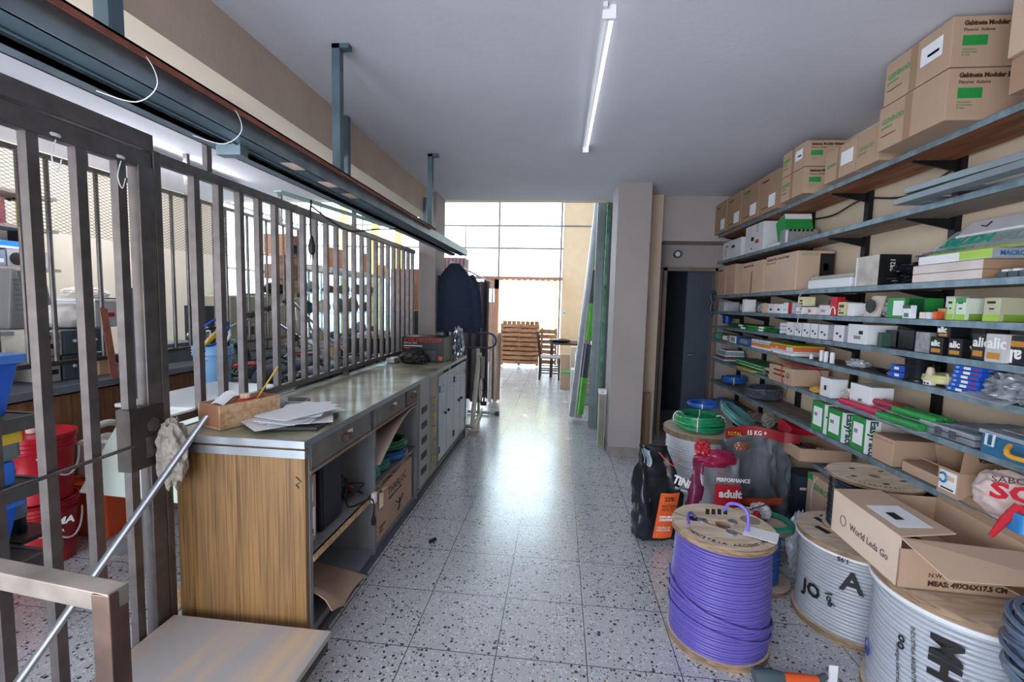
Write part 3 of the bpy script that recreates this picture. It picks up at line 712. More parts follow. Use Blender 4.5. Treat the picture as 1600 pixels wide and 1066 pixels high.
# grey rag
def rag(u, v):
    a = u*2*PI; return (-1.66+.035*math.cos(a)+.02*math.sin(v*7), 1.715-.045*abs(math.sin(a*.5))+.07*(u-.5)+.02*math.sin(v*5+u*4), .86+.24*v+.01*math.sin(u*9))
crumple((-1.60, 1.68, .90), .065, .05, .16, 12, .4, 5, 1.7, flatb=False).build('rag', mat('#A79F98', .95, var=.3, scale=40, bump=.8), label='dirty grey rag hanging over the counter corner by the gate', cat='rag', smooth=True, o=(-1.60, 1.68, .76))
# aluminium profile leaning across the gate
p0 = at(322, 652, Z=1.06); p1 = at(20, 1078, X=-1.55)
t = thing('metal_profile', 'long thin shiny metal channel leaning across the gate', 'metal profile', p1)
MB().bar(p0, p1, .022, .012, up=(1, 0, .4)).build('channel', ALU, t)
dv = (p1-p0).normalized(); MB().bar(p0+Vector((.008, -.004, .007)), p1+Vector((.008, -.004, .007)), .004, .012, up=(1, 0, .4)).build('lip', WHITE, t)
MB().bar(p0+Vector((.004, -.01, -.007)), p1+Vector((.004, -.01, -.007)), .004, .008, up=(1, 0, .4)).build('dark_groove', BLACKST, t)

# black product carton
b = Bx('product_box', 'black product box with red lettering at the far end of the counter', 'box', -1.56, -1.13, 4.32, 4.66, CT+.004, 1.21, mat('#1A1B20', .35))
b.txt('COLOROTOFF', 'C', .05, .8, .058, INKR, shear=.3, bold=.002); b.txt('PINTURA PARA', 'C', .05, .72, .02, INKW); b.dec('C', .05, .5, .62, .66, INKW, 'printed_line'); b.dec('C', .05, .2, .54, .58, ORANGE, 'printed_line'); b.dec('C', .88, .97, .08, .24, ORANGE, 'orange_square'); b.dec('C', .55, .8, .08, .45, GREYD, 'printed_photo')
crumple((-1.39, 4.2, CT+.003), .15, .09, .07, 5, .25).build('baseball_cap', BLK, label='black cap lying in front of the black product box', cat='cap', smooth=True)
crumple((-1.11, 4.86, CT+.003), .07, .09, .19, 8, .5).build('foil_bag', mat('#AEB4C0', .15, .8, var=.4), label='shiny crumpled foil bag beside the black product box', cat='bag', smooth=True)
crumple((-1.5, 4.8, CT+.003), .05, .06, .14, 2, .3).build('glass_jar', BLKG, label='small dark jar behind the black product box', cat='jar', smooth=True)
B(-1.65, -1.57, 4.14, 4.3, CT+.004, CT+.05).build('charger_block', WHITEM, label='small white adapter box left of the black product box', cat='adapter', bev=.005)

# platform trolley in the corner
t = thing('platform_trolley', 'flat wooden platform trolley with rusty steel handle in the near corner', 'trolley', (-1.28, 1.3, 0))
B(-1.64, -.915, .86, 1.70, .14, .165).build('deck', PLY, t, bev=.003, label='worn plywood deck')
MB().box(-.945, -.92, .87, 1.68, .10, .14).box(-1.63, -1.6, .87, 1.68, .10, .14).box(-1.63, -.93, .87, .9, .10, .14).build('deck_frame', STEELD, t)
HN = mat('#5E4840', .42, .5, var=.55, scale=7)
B(-1.0, -.955, .83, .875, .1, .905).build('handle_post', HN, t, bev=.003); MB().obox((-1.62, .92, .5), (.022, 0, 0), (0, .022, 0), (0, 0, .4)).build('handle_post', HN, t)
MB().bar((-.955, .852, .885), (-1.7, .935, .885), .045, .045).build('handle_rail', mat('#8F8680', .4, .5, var=.35, scale=9), t, bev=.003)
for x, y in ((-.98, 1.55), (-1.58, 1.55), (-.98, .98), (-1.58, .98)):
    wh = MB().lathe([(.045, -.014), (.05, -.008), (.05, .008), (.045, .014)], (x, y, .05), 20, 'x').build('castor_wheel', BLK, t, smooth=True)
    MB().box(x-.02, x+.02, y-.012, y+.012, .05, .10).build('fork', STEEL, wh)

# ================================================================== RIGHT WALL SHELVING
SZ = [2.37, 2.08, 1.71, 1.535, 1.375, 1.225, 1.01, .77, .55, .12]      # heights of the ten boards
ORD = ['topmost', 'second', 'third', 'fourth', 'fifth', 'sixth', 'seventh', 'eighth', 'ninth', 'lowest']
SX, WX = 1.72, 2.02
SEDGE = mat('#7E929F', .5, .35, var=.3, scale=18)
for z, nm in zip(SZ, ORD):
    ya = .9 if z > .6 else 2.78; yb = 5.25
    sh = MB().box(SX, WX-.038, ya, yb, z-.022, z-.002).build('shelf', WSHR if nm == 'topmost' else WSH, label='%s long board of the wall shelving on the right' % nm, cat='shelf', group='wall shelving boards')
    MB().box(SX-.004, SX, ya, yb, z-.028, z).box(SX, SX+.05, ya, yb, z-.002, z-.0005).build('metal_edge', SEDGE, sh)
UY = [1.86, 2.57, 3.25, 3.93, 4.6, 5.2]
UN = ['nearest', 'second', 'third', 'fourth', 'fifth', 'farthest']
for y, nm in zip(UY, UN):
    u = thing('shelf_upright', 'black slotted shelf upright on the right wall, %s from the entrance' % nm, 'shelf upright', (WX-.015, y, 0), 'black shelf uprights')
    B(WX-.034, WX-.004, y-.02, y+.02, .05, 2.52).build('rail', BLACKST, u)
    for z in SZ:
        if z < .6 and y < 2.8: continue
        tip = SX+.05
        MB().prism([(WX-.034, y-.006, z-.029), (tip, y-.006, z-.029), (tip, y-.006, z-.036), (WX-.034, y-.006, z-.085)], (0, .012, 0)).build('bracket', BLACKST, u)

def sy(px, z, x=SX): return sol(px=px, X=x, Z=z)
def sbox(name, label, xe, xl, ytop, si, depth=.2, m=CARD, group=None, x=SX+.004, z=None, zl=0, cat='box', bev=.002, gap=.002, h=None):
    z0 = (SZ[si] if z is None else z)+.002+zl
    y0, y1 = sy(xe, z0, x), sy(xl, z0, x)
    zt = z0+h if h else sol(py=ytop, X=x, Y=y0)
    return Bx(name, label, cat, x, min(x+depth, 1.982), y0+gap, y1-gap, z0, zt, m, group, bev)

# -- topmost shelf
X0 = 1.575
def gab(label, x, y0, y1, z0, z1, dep, low=False):
    b = Bx('carton', label, 'box', x, x+dep, y0, y1, z0, z1, CARD, 'cartons on the topmost shelf')
    H = z1-z0; D = dep
    b.dec('A', .42, .53, 0, 1, TAPE, 'tape_strip', t=.0006)
    b.txt('GENROD', 'A', .05, .58, H*.17, INKG, bold=.001, sx=min(1, (y1-y0)/.37)); b.txt('gabinetes', 'A', .05, .47, H*.1, INKG, sx=min(1, (y1-y0)/.37)); b.txt('www.genrod.com.ar', 'A', .05, .3, H*.06, INKBR, sx=min(1, (y1-y0)/.37))
    b.txt('Gabinete Modular Estanco', 'C', .1, .82, H*.125, INKBR, bold=.0012, sx=.92); b.txt('Material  Aislante', 'C', .1, .70, H*.09, INKBR, sx=.92)
    b.dec('C', .1, .33, .42, .62, GREEN, 'green_square'); b.txt('Automatico\nprotecciones\n& cajas', 'C', .1, .33, H*.055, INKG)
    if not low: b.dec('A', .58, .88, .38, .78, PAPER, 'shipping_label'); b.dec('A', .68, .84, .5, .56, INKB, 'barcode')
    return b
gab('big brown carton with green square, top of the near stack under the ceiling', X0, 2.13, 2.515, 2.585, 2.785, .405)
gab('big brown carton with green square, bottom of the near stack on the topmost shelf', X0, 2.13, 2.535, 2.372, 2.58, .405, True)
b = Bx('carton', 'plain brown carton at the right edge above the nearest top-shelf boxes', 'box', 1.60, 1.98, 1.5, 1.905, 2.50, 2.77, CARD2, 'cartons on the topmost shelf')
MB().tube([b.pt('C', .3+.1*math.cos(a), .3+.12*math.sin(a))+Vector((0, -.002, 0)) for a in [2*PI*i/20 for i in range(20)]], .006, 5, closed=True).build('round_logo', INKG, b.o)
Bx('carton', 'flat brown carton lying under the right-edge carton on the topmost shelf', 'box', 1.62, 1.98, 1.5, 1.91, 2.372, 2.497, CARDD, 'cartons on the topmost shelf')
def x_for(px, py, z): return at(px, py, Z=z).x
b = sbox('carton', 'brown carton with white label left of the near stack on the topmost shelf', 1373, 1336, 193, 0, .3, CARD, 'cartons on the topmost shelf', x=1.66)
b.txt('GENROD', 'A', .08, .5, .03, INKG); b.txt('gabinetes', 'A', .08, .38, .018, INKG)
b = sbox('carton', 'brown carton with taped label, second left of the near stack on the topmost shelf', 1335, 1287, 213, 0, .3, CARD, 'cartons on the topmost shelf', x=1.66)
b.txt('GENROD', 'A', .06, .45, .03, INKG); b.dec('A', .55, .92, .35, .75, PAPER, 'shipping_label'); b.dec('A', .42, .5, 0, 1, TAPE, 'tape_strip', t=.0006)
yA, yB = sy(1254, 2.37, 1.64), sy(1219, 2.37, 1.64)
gab('smaller brown carton with green square, upper one of the middle stack', 1.64, yA, yB, 2.555, 2.725, .34)
gab('smaller brown carton with green square, lower one of the middle stack', 1.64, yA, yB, 2.372, 2.55, .34, True)
for xe, xl, yt, d in ((1213, 1185, 262, 'first'), (1183, 1157, 281, 'second'), (1156, 1134, 297, 'third'), (1133, 1116, 311, 'fourth and farthest')):
    b = sbox('carton', 'brown carton with small white label, %s in the row behind the middle stack' % d, xe, xl, yt, 0, .3, CARDD, 'cartons on the topmost shelf', x=1.68)
    b.dec('A', .55, .9, .1, .42, PAPER, 'shipping_label'); b.dec('A', .15, .5, .82, .86, INKBR, 'printed_line'); b.dec('A', .15, .55, .12, .14, INKBR, 'printed_line')
    if d == 'second': MB().tube([b.pt('A', .45+.12*math.cos(a), .8+.08*math.sin(a))+Vector((-.002, 0, 0)) for a in [2*PI*i/16 for i in range(16)]], .004, 5, closed=True).build('round_logo', INKG, b.o)

# -- second shelf
b = sbox('carton', 'white carton with black print, nearer of the two on the second shelf', 1191, 1163, 345, 1, .24, WHITEM, 'white cartons on the second shelf')
b.dec('A', .35, .5, .42, .56, INKB, 'printed_mark'); b.dec('A', .6, .78, .3, .42, INKR, 'red_mark'); b.txt('MADE IN', 'A', .7, .7, .03, INKB, rot=PI/2); b.dec('A', .35, .42, .12, .17, INKB, 'printed_mark')
b = sbox('carton', 'white carton with black print, farther of the two on the second shelf', 1157, 1129, 370, 1, .24, WHITEM, 'white cartons on the second shelf')
b.dec('A', .5, .66, .55, .7, INKB, 'printed_mark'); b.dec('A', .2, .3, .68, .76, INKR, 'red_mark'); b.txt('MADE IN', 'A', .2, .15, .03, INKB, rot=PI/2)
y = sy(1205, 2.08)
g = Bx('lamp_carton', 'green and white carton leaning tilted on the second shelf', 'box', 1.75, 1.95, y-.19, y-.04, 2.084, 2.26, GREEN)
g.dec('C', .0, 1, .75, 1, WHITE, 'white_band'); g.dec('T', 0, 1, 0, 1, WHITE, 'white_top'); g.o.rotation_euler[0] = -.35; g.o.location.z += .05
b = sbox('lamp_carton', 'low white carton in front of the green one on the second shelf', 1222, 1198, 377, 1, .22, WHITE, x=1.74, h=.03)
b = sbox('louvre_box', 'grey slotted metal tray box on the second shelf', 1226, 1218, 358, 1, .24, mat('#A3A6AC', .4, .4), h=.11)
for k in range(6): b.dec('C', .12+.13*k, .2+.13*k, .85, 1.0, BLK, 'slot')
b.dec('C', .02, .08, .1, .9, WHITE, 'white_edge')
t = thing('sheet_metal_frame', 'grey sheet-metal door frames resting on the second shelf, nearest the entrance', 'metal frame', (1.85, 2.0, 2.084))
def tilt(mb, c, a):
    R_ = Matrix.Rotation(a, 3, 'X'); c = Vector(c); mb.v = [R_ @ (v-c)+c for v in mb.v]; return mb
zf = 2.084
for k, (o, m) in enumerate(((0, mat('#7E8790', .4, .3)), (.045, mat('#8C959C', .4, .3)))):
    q = MB(); xa, xb, ya, yb = 1.60, 1.97, 1.5, 2.42-.06*k
    q.box(xa, xa+.07, ya, yb, zf+o, zf+o+.028).box(xb-.07, xb, ya, yb, zf+o, zf+o+.028).box(xa+.07, xb-.07, yb-.07, yb, zf+o, zf+o+.028).box(xa+.07, xb-.07, ya, ya+.07, zf+o, zf+o+.028)
    if k: q = tilt(q, (1.8, 2.62, zf+.03), .02)
    q.build('frame_panel', m, t, bev=.002)
crumple((1.87, 2.5, zf+.075), .07, .12, .02, 3, .4, 4, 5).build('bubble_wrap', mat('#E3E5EC', .2, var=.1, bump=1, bscale=90), label='strip of bubble wrap on the grey metal frames', cat='bubble wrap', smooth=True)

# -- third shelf
b = sbox('carton', 'large brown carton with black photo panel on the third shelf', 1242, 1193, 391, 2, .29, CARD2, 'brown cartons on the third shelf', bev=.008)
b.txt('Gabinete Mod. Steel 63 Amps', 'A', .05, .86, .034, INKBR, sx=.9); b.txt('Metal  industrial', 'A', .05, .77, .024, INKG)
b.txt('GENROD', 'C', .12, .88, .028, INKG); b.dec('C', .62, 1.0, .12, .93, BLK, 'black_panel'); b.dec('C', .72, .85, .5, .68, GREYD, 'photo'); b.dec('C', .72, .85, .22, .4, GREYD, 'photo')
b = sbox('carton', 'brown carton with tape behind the large one on the third shelf', 1191, 1157, 405, 2, .27, CARD2, 'brown cartons on the third shelf')
b.txt('Gabinete Mod. Steel', 'A', .08, .85, .03, INKBR, sx=.9); b.dec('A', .45, .52, 0, .7, TAPE, 'tape_strip', t=.0006)
b = sbox('carton', 'brown carton in shadow second from the far end of the third shelf', 1147, 1133, 412, 2, .2, CARD, 'brown cartons on the third shelf'); b.dec('C', .6, .95, .4, .7, PAPER, 'label')
b = sbox('carton', 'brown carton at the far end of the third shelf', 1132, 1120, 416, 2, .25, CARD, 'brown cartons on the third shelf'); b.dec('A', .1, .6, .85, .9, INKBR, 'printed_line')
y0, y1 = sy(1325, 1.72), sy(1259, 1.72)
t = thing('batten_light', 'short white fluorescent batten light on the third shelf', 'light fitting', (1.8, (y0+y1)/2, 1.712))
B(1.73, 1.83, y0, y1, 1.712, 1.775).build('body', WHITE, t, bev=.008); B(1.74, 1.82, y0+.01, y1-.01, 1.775, 1.80).build('diffuser', mat('#B4B2AE', .3), t, bev=.01)
MB().sheet(lambda u, v: (1.76+.1*v, y0-.03+.17*u, 1.80-.07*u+.10*(1-u)*v+.0), 8, 8, .003).build('plastic_sleeve', CLEARG, label='clear plastic sleeve propped against the upright picture box', cat='plastic sleeve', smooth=True)
b = sbox('appliance_box', 'upright box with faded photo front and black side on the third shelf', 1371, 1335, 397, 2, .16, mat('#B9B2AC', .4, var=.25, scale=12))
b.dec('C', 0, 1, 0, 1, BLK, 'black_side'); b.txt('0821', 'C', .5, .45, .035, INKW, rot=PI/2); b.dec('A', 0, .06, 0, 1, WHITE, 'white_edge')
for k, (yc, zo, lb) in enumerate(((1390, 0, 'lower'), (1393, .055, 'upper'))):
    yy = sy(yc, 1.71); crumple((1.85, yy, 1.712+zo), .11, .13, .035, 3+k, .35).build('black_pouch', mat('#1D1F26', .2, var=.3), label='%s black plastic pouch of the pair on the third shelf' % lb, cat='pouch', smooth=True)
yy = sy(1408, 1.71); crumple((1.88, yy-.02, 1.835), .09, .11, .02, 6, .5).build('clear_bag', CLEARG, label='crumpled clear bag lying on the black pouches', cat='bag', smooth=True)
ya, yb = sy(1532, 1.71), sy(1423, 1.71)
for k, (m, lb) in enumerate(((mat('#D9CBC8', .5), 'bottom long pinkish-white light carton on the third shelf'), (mat('#D9CBC8', .5), 'middle long pinkish-white light carton on the third shelf'), (WHITE, 'topmost long white and green light carton on the third shelf'))):
    z = 1.712+k*.041; q = Bx('light_carton', lb, 'box', SX+.004, 1.95, ya-(.035 if k == 2 else 0), yb+(0 if k < 2 else -.03), z, z+.039, m, 'long light cartons')
    if k < 2: q.dec('C', 0, 1, 0, 1, CARDD, 'brown_end')
    else: q.dec('A', .6, 1, .05, .95, mat('#A9D04E', .5), 'green_band'); q.txt('MACROLED', 'C', .12, .3, .026, mat('#2B6FA8', .5), bold=.001); q.dec('C', 0, 1, 0, 1, mat('#9DA2AC', .5), 'grey_end', t=.0005)
# exit sign panels
def sign(name, label, y0, y1, xa, z0, lean, h, m, txt, c2):
    t = thing(name, label, 'exit sign', (xa, (y0+y1)/2, z0))
    u = Vector((lean, 0, h)).normalized(); n = Vector((-u.z, 0, u.x)); H = Vector((lean, 0, h)).length
    c = Vector((xa, (y0+y1)/2, z0))+u*H/2
    MB().obox(c, u*H/2, Vector((0, (y1-y0)/2, 0)), n*.003).build('acrylic_panel', m, t)
    write(txt, t, Vector((xa, y1-.03, z0))+u*H*.32+n*.004, (Vector((0, -1, 0)), u, n), H*.46, c2, name='lettering', bold=.004, sx=.92)
    return t, u, n, H
ys0, ys1 = sy(1640, 1.9, 1.85), sy(1462, 1.9, 1.85)
CLR = clear_plastic('acrylic', '#CFE0E2', .35, .05)
t, u, n, H = sign('exit_sign', 'clear acrylic exit sign with turquoise lettering leaning on the right wall', ys0, ys1, 1.80, 1.84, .14, .125, CLR, 'SALIDA', mat('#1DB59B', .3))
write('DE EMERGENCIA', t, Vector((1.80, ys1-.04, 1.84))+u*H*.1+n*.004, (Vector((0, -1, 0)), u, n), H*.15, mat('#1DB59B', .3), name='lettering')
MB().obox(Vector((1.80, (ys0+ys1)/2, 1.84))+u*H*.04+n*.004, u*H*.035, Vector((0, (ys1-ys0)/2-.02, 0)), n*.001).build('yellow_strip', mat('#C8D24A', .4), t)
t, u, n, H = sign('exit_sign', 'dark green lettered exit sign partly behind the turquoise one', ys0-.1, ys1-.22, 1.865, 1.84, .10, .14, CLR, 'SALIDA', mat('#1E6B50', .3))
y0, y1 = sy(1660, 1.9, 1.88), sy(1487, 1.95, 1.88)
t = thing('emergency_light', 'white emergency light bar leaning above the exit signs', 'light fitting', (1.95, (y0+y1)/2, 1.92))
MB().obox((1.94, (y0+y1)/2, 1.965), (.03, 0, .035), (0, (y1-y0)/2, 0), (-.008, 0, .006)).build('body', mat('#D2D2DC', .35), t, bev=.003)
MB().tube([(1.905, y0, 1.935), (1.905, y1, 1.935)], .008, 8).build('tube', WHITE, t, smooth=True)
for k in range(3):
    yy = y1-.1-.2*k; MB().tube([(1.925, yy, 1.975), (1.92, yy-.03, 1.965), (1.925, yy-.05, 1.985)], .003, 5).build('clip', BLK, t)
y = sy(1578, 1.71)
t = thing('connector_block', 'row of black connector blocks with white caps at the near end of the third shelf', 'connector', (1.76, y, 1.712))
for k in range(3):
    c = B(1.74, 1.79, y-.05+.045*k, y-.012+.045*k, 1.712, 1.735).build('block', GREYD, t, bev=.002)
    MB().box(1.75, 1.775, y-.045+.045*k, y-.02+.045*k, 1.735, 1.745).build('cap', WHITE, c)
MB().tube(smoothpath([(1.78, y, 1.74), (1.8, y-.01, 1.80), (1.82, y-.05, 1.87), (1.84, y-.09, 1.90)]), .003, 6).build('wire', BLK, t, smooth=True)

# -- fourth shelf
def small(rows, si, pre, group, depth=.1):
    out = []
    for (xe, xl, yt, m, lb, kw) in rows:
        out.append(sbox(kw.pop('name', 'small_box'), lb, xe, xl, yt, si, kw.pop('depth', depth), m, group, **kw))
    return out
LG = mat('#BFD8A6', .45, var=.1)
rows = [
 (1237, 1223, 473, WHITE, 'white box with red stripe end on the fourth shelf', dict(depth=.18)),
 (1222, 1211, 475, WHITE, 'white box right beside the red-striped one on the fourth shelf', {}),
 (1210, 1199, 475, mat('#D9D6D2', .5), 'white box with grey print, third from the red stripe on the fourth shelf', {}),
 (1197, 1190, 474, CARD2, 'narrow brown box between white ones on the fourth shelf', {}),
 (1163, 1159, 468, WHITE, 'thin upright white box toward the far end of the fourth shelf', {}),
 (1131, 1122, 472, mat('#A9ABB5', .5), 'greyish printed box at the far end of the fourth shelf', dict(depth=.15)),
 (1254, 1243, 480, WHITE, 'small white box with red print under the cream one, fourth shelf', {}),
 (1273, 1261, 480, mat('#E9DCDC', .5), 'small white box with large red characters, fourth shelf', {}),
 (1293, 1279, 477, mat('#E4DADF', .5), 'pinkish white box left of the red pack, fourth shelf', {}),
 (1306, 1296, 464, RED, 'bright red upright pack with white arc on the fourth shelf', dict(name='pack', depth=.05)),
 (1320, 1308, 472, mat('#D6CDA6', .5), 'cream printed box right of the red pack, fourth shelf', {}),
 (1334, 1323, 474, WHITE, 'plain white box left of the ringed plate, fourth shelf', {}),
 (1412, 1384, 465, GREEN, 'large green box with white label on the fourth shelf', dict(depth=.18)),
 (1422, 1409, 477, WHITE, 'small white and green box in front of the large green one, fourth shelf', dict(x=1.69, depth=.028)),
 (1444, 1435, 488, mat('#F0DCD8', .5), 'tiny white lamp box left of the bulbs, fourth shelf', {}),
 (1453, 1445, 488, mat('#E4E4F0', .5), 'tiny bluish-white lamp box, second left of the bulbs, fourth shelf', {}),
 (1463, 1456, 487, ORANGE, 'tiny orange-red lamp box on the fourth shelf', dict(depth=.03)),
 (1489, 1477, 466, LG, 'narrow pale green lamp carton, leftmost of the three on the fourth shelf', dict(depth=.14)),
 (1507, 1491, 466, mat('#D8E4D6', .4), 'white and green wrapped lamp carton, middle of three on the fourth shelf', dict(depth=.16)),
 (1561, 1534, 465, mat('#B9B99A', .4, var=.08), 'khaki and lime lamp carton, rightmost of three on the fourth shelf', dict(depth=.15)),
]
o = small(rows, 3, '', 'small boxes on the fourth shelf')
o[0].dec('A', .6, 1, 0, 1, RED, 'red_stripe'); o[0].dec('C', 0, 1, 0, 1, mat('#B9BCC6', .5), 'grey_side'); o[0].txt('o : o', 'A', .05, .3, .02, INKB)
for i in (1, 2): o[i].dec('A', .3, .6, .3, .5, INKB, 'printed_mark')
o[6].dec('A', .1, .8, .25, .35, INKB, 'printed_mark'); o[6].dec('A', .5, .8, .6, .8, RED, 'red_mark'); o[7].txt('RI', 'A', .15, .3, .03, INKR, bold=.001)
o[8].dec('A', .25, .7, .3, .55, mat('#8FA8CC', .5), 'printed_mark'); o[10].dec('A', .2, .8, .6, .8, INKBR, 'printed_mark'); o[10].dec('A', .1, .4, .35, .45, GREEN, 'printed_mark'); o[10].dec('A', .15, .85, .15, .25, INKB, 'printed_mark')
MB().tube([o[9].pt('A', .5-.42*math.cos(a), .05+.42*math.sin(a))+Vector((-.002, 0, 0)) for a in [PI*i/12 for i in range(13)]], .004, 5).build('white_arc', WHITE, o[9].o)
o[12].dec('A', .38, .95, .12, .85, PAPER, 'white_label'); o[12].dec('C', .1, .5, .1, .95, DGREEN, 'dark_panel'); o[13].dec('A', .2, .8, .1, .4, TEAL, 'printed_mark')
o[13].dec('A', 0, 1, .75, 1, GREYD, 'grey_top')
for i in (17, 18, 19):
    o[i].dec('A', .0, 1, 0, .28, mat('#9CC53B', .4), 'lime_band'); o[i].dec('A', .2, .7, .75, .85, INKB, 'printed_line'); o[i].dec('C', .1, .9, 0, .3, mat('#7FA83B', .4), 'lime_band'); o[i].dec('A', .35, .65, .5, .56, INKB, 'printed_mark')
o[18].dec('A', 0, 1, .8, 1, GREEN, 'green_top_band', t=.0018)
y0, y1 = sy(1254, 1.536), sy(1244, 1.536)
b = Bx('small_box', 'small cream box with black print stacked on a red-printed box, fourth shelf', 'box', 1.725, 1.80, y0, y1, 1.536+.061, 1.662, mat('#E4DCB0', .5), 'small boxes on the fourth shelf'); b.dec('A', .25, .75, .15, .3, INKB, 'printed_mark'); b.dec('A', .25, .75, .5, .65, INKB, 'printed_mark')
y = sy(1351, 1.54)
t = thing('ring_plate', 'pale square plate with dark round opening standing on the fourth shelf', 'plate', (1.75, y, 1.537))
q = rr(MB().prism([(1.75, y-.06, 1.537), (1.75, y+.06, 1.537), (1.76, y+.06, 1.56), (1.775, y+.035, 1.655), (1.775, y-.06, 1.655)], (.012, 0, 0)), 0)
q.build('plate', mat('#CFC3B8', .5), t); rgc = Vector((1.757, y-.004, 1.60))
MB().lathe([(.04, 0), (.04, .004), (.0, .006)], (1.744, y-.0, 1.597), 8, 'x', 1, 1).build('dark_ring', mat('#1E2326', .4), t)
for px, s2, nm in ((1150, 4, 'far'), (1178, 5, 'middle'), (1372, 6, 'near')):
    y = sy(px, 1.54); crumple((1.80, y, 1.537), .05, .065, .05, s2, .5).build('parts_bag', mat('#9A9AA4', .25, var=.5, scale=30), label='crumpled bag of small grey parts on the fourth shelf, %s one' % nm, cat='bag', smooth=True)
y = sy(1468, 1.54)
for k, (dy, dz, m2, nm) in enumerate(((0, 0, mat('#D8B9A8', .4), 'lower pinkish'), (.01, .055, mat('#D9D9D9', .4), 'upper white'), (.05, 0, mat('#C9A070', .4), 'orange-tinted left'))):
    Bx('bulb_box', '%s small bulb box behind the orange one, fourth shelf' % nm, 'box', 1.76, 1.82, y-.03+dy, y+.018+dy, 1.537+dz, 1.588+dz, m2, 'bulb boxes', .002)
y = sy(1277, 1.54); B(1.84, 1.86, y-.1, y+.1, 1.537, 1.64).build('plastic_cover', GREYD, label='dark plastic cover standing behind small boxes on the fourth shelf', cat='panel', bev=.002)
t = thing('dangling_wire', 'grey wire dangling from the third shelf edge in front of small boxes', 'wire', (1.71, sy(1258, 1.7), 1.5))
y = sy(1258, 1.7)
MB().tube(smoothpath([(1.712, y-.06, 1.712), (1.70, y-.02, 1.70), (1.70, y+.03, 1.66), (1.695, y, 1.60), (1.695, y+.01, 1.54), (1.70, y+.03, 1.46), (1.70, y-.0, 1.42), (1.70, y+.05, 1.44)]), .003, 6).build('wire', mat('#B9BCC4', .4), t, smooth=True)

# -- fifth shelf
rows = []
for k, (xe, xl, yt) in enumerate(((1293, 1278, 508), (1277, 1265, 506.5), (1264.5, 1252.5, 505.5), (1252, 1240.5, 505), (1240, 1228, 504))):
    rows.append((xe, xl, yt, WHITE, 'plain white cube box on the fifth shelf, %s in the tight row of five' % ('nearest', 'second', 'middle', 'fourth', 'farthest')[k], dict(depth=.14)))
rows += [(1318, 1301, 509, WHITE, 'single white cube box between the row of five and the wide one, fifth shelf', dict(depth=.15)),
 (1353, 1323, 508, WHITE, 'wide white cube box with black print on the fifth shelf', dict(depth=.16)),
 (1376, 1369, 520, mat('#3A5A50', .4), 'small green and brown packet on the fifth shelf', dict(depth=.05)),
 (1472, 1451, 528, BLK, 'small black box with white lettering under the top one, fifth shelf', dict(depth=.09)),
 (1502, 1479, 530, BLK, 'black box with white lettering, middle of the fifth shelf lamp boxes', dict(depth=.1)),
 (1538, 1515, 522, mat('#23222A', .4), 'tall black box with white lettering partly behind the silver one, fifth shelf', dict(depth=.12, x=1.74)),
 (1566, 1536, 523, mat('#C3C3C6', .3), 'silver wrapped box with white lettering on the fifth shelf', dict(depth=.1, x=1.70)),
 (1612, 1568, 527, mat('#1D1F28', .35), 'black box with upside-down lettering at the near end of the fifth shelf', dict(depth=.2)),
 (1450, 1428, 520, mat('#9DA0A8', .3, .3, var=.3, scale=30), 'grey patterned box left of the black lettered boxes, fifth shelf', dict(depth=.1))]
o = small(rows, 4, '', 'boxes on the fifth shelf')
for i in range(6):
    b = o[i]; b.dec('A', .25, .45, .42, .55, INKB, 'printed_mark'); b.dec('A', .6, .75, .25, .4, INKB, 'printed_mark')
    b.dec('C', 0, 1, 0, 1, mat('#A5A8B4', .5), 'grey_side')
o[6].dec('A', .6, .8, .5, .68, INKB, 'printed_mark'); o[6].dec('A', .35, .7, .25, .42, GREY, 'printed_mark')
for i, (sz_, rt) in {8: (.036, 0), 9: (.04, 0), 10: (.055, 0), 11: (.06, 0)}.items():
    o[i].txt('alic', 'A', .12, .5, sz_, INKW, bold=.0015); o[i].dec('A', .15, .85, .12, .34, mat('#C98A2E', .5), 'orange_print'); o[i].txt('V', 'C', .3, .35, sz_*.8, INKW, bold=.001)
b = o[12]; b.txt('alic', 'A', .62, .5, .07, INKW, bold=.002, rot=PI); b.dec('A', .2, .85, .62, .82, mat('#C98A2E', .5), 'orange_print')
y0, y1 = sy(1478, 1.377), sy(1457, 1.377)
b = Bx('small_box', 'topmost small black box with white lettering, stacked on another, fifth shelf', 'box', 1.728, 1.81, y0, y1, o[8].d[5]+.001, o[8].d[5]+.06, BLK, 'boxes on the fifth shelf'); b.txt('alic', 'A', .1, .4, .036, INKW, bold=.0015); b.dec('A', .2, .8, .1, .3, mat('#C98A2E', .5), 'orange_print')
y0, y1 = sy(1535, 1.377, 1.86), sy(1490, 1.377, 1.86); Bx('ribbed_case', 'dark grey ribbed case behind the black lettered boxes, fifth shelf', 'case', 1.86, 1.96, y0, y1, 1.377, 1.52, mat('#54525A', .5, var=.3, scale=40, stretch=(1, 8, .1)))
for k, (px, w2, h2, nm) in enumerate(((1392, .05, .09, 'left'), (1412, .06, .10, 'right'))):
    y = sy(px, 1.377, 1.8); Bx('adapter', 'black power adapter box on the fifth shelf, %s of two' % nm, 'adapter', 1.80, 1.88, y-w2, y+w2, 1.377, 1.377+h2, mat('#2A2C34', .35), 'black adapters')
for k in range(3):
    y = sy(1217, 1.377)
    MB().lathe([(.0, -.045), (.014, -.045), (.014, .045), (0, .045)], (1.775, y, 1.393+.03*k), 14, 'x').build('paper_roll', WHITE, label='%s white paper roll lying left of the white cube boxes, fifth shelf' % ('lowest', 'middle', 'top')[k], cat='paper roll', group='paper rolls', smooth=True)
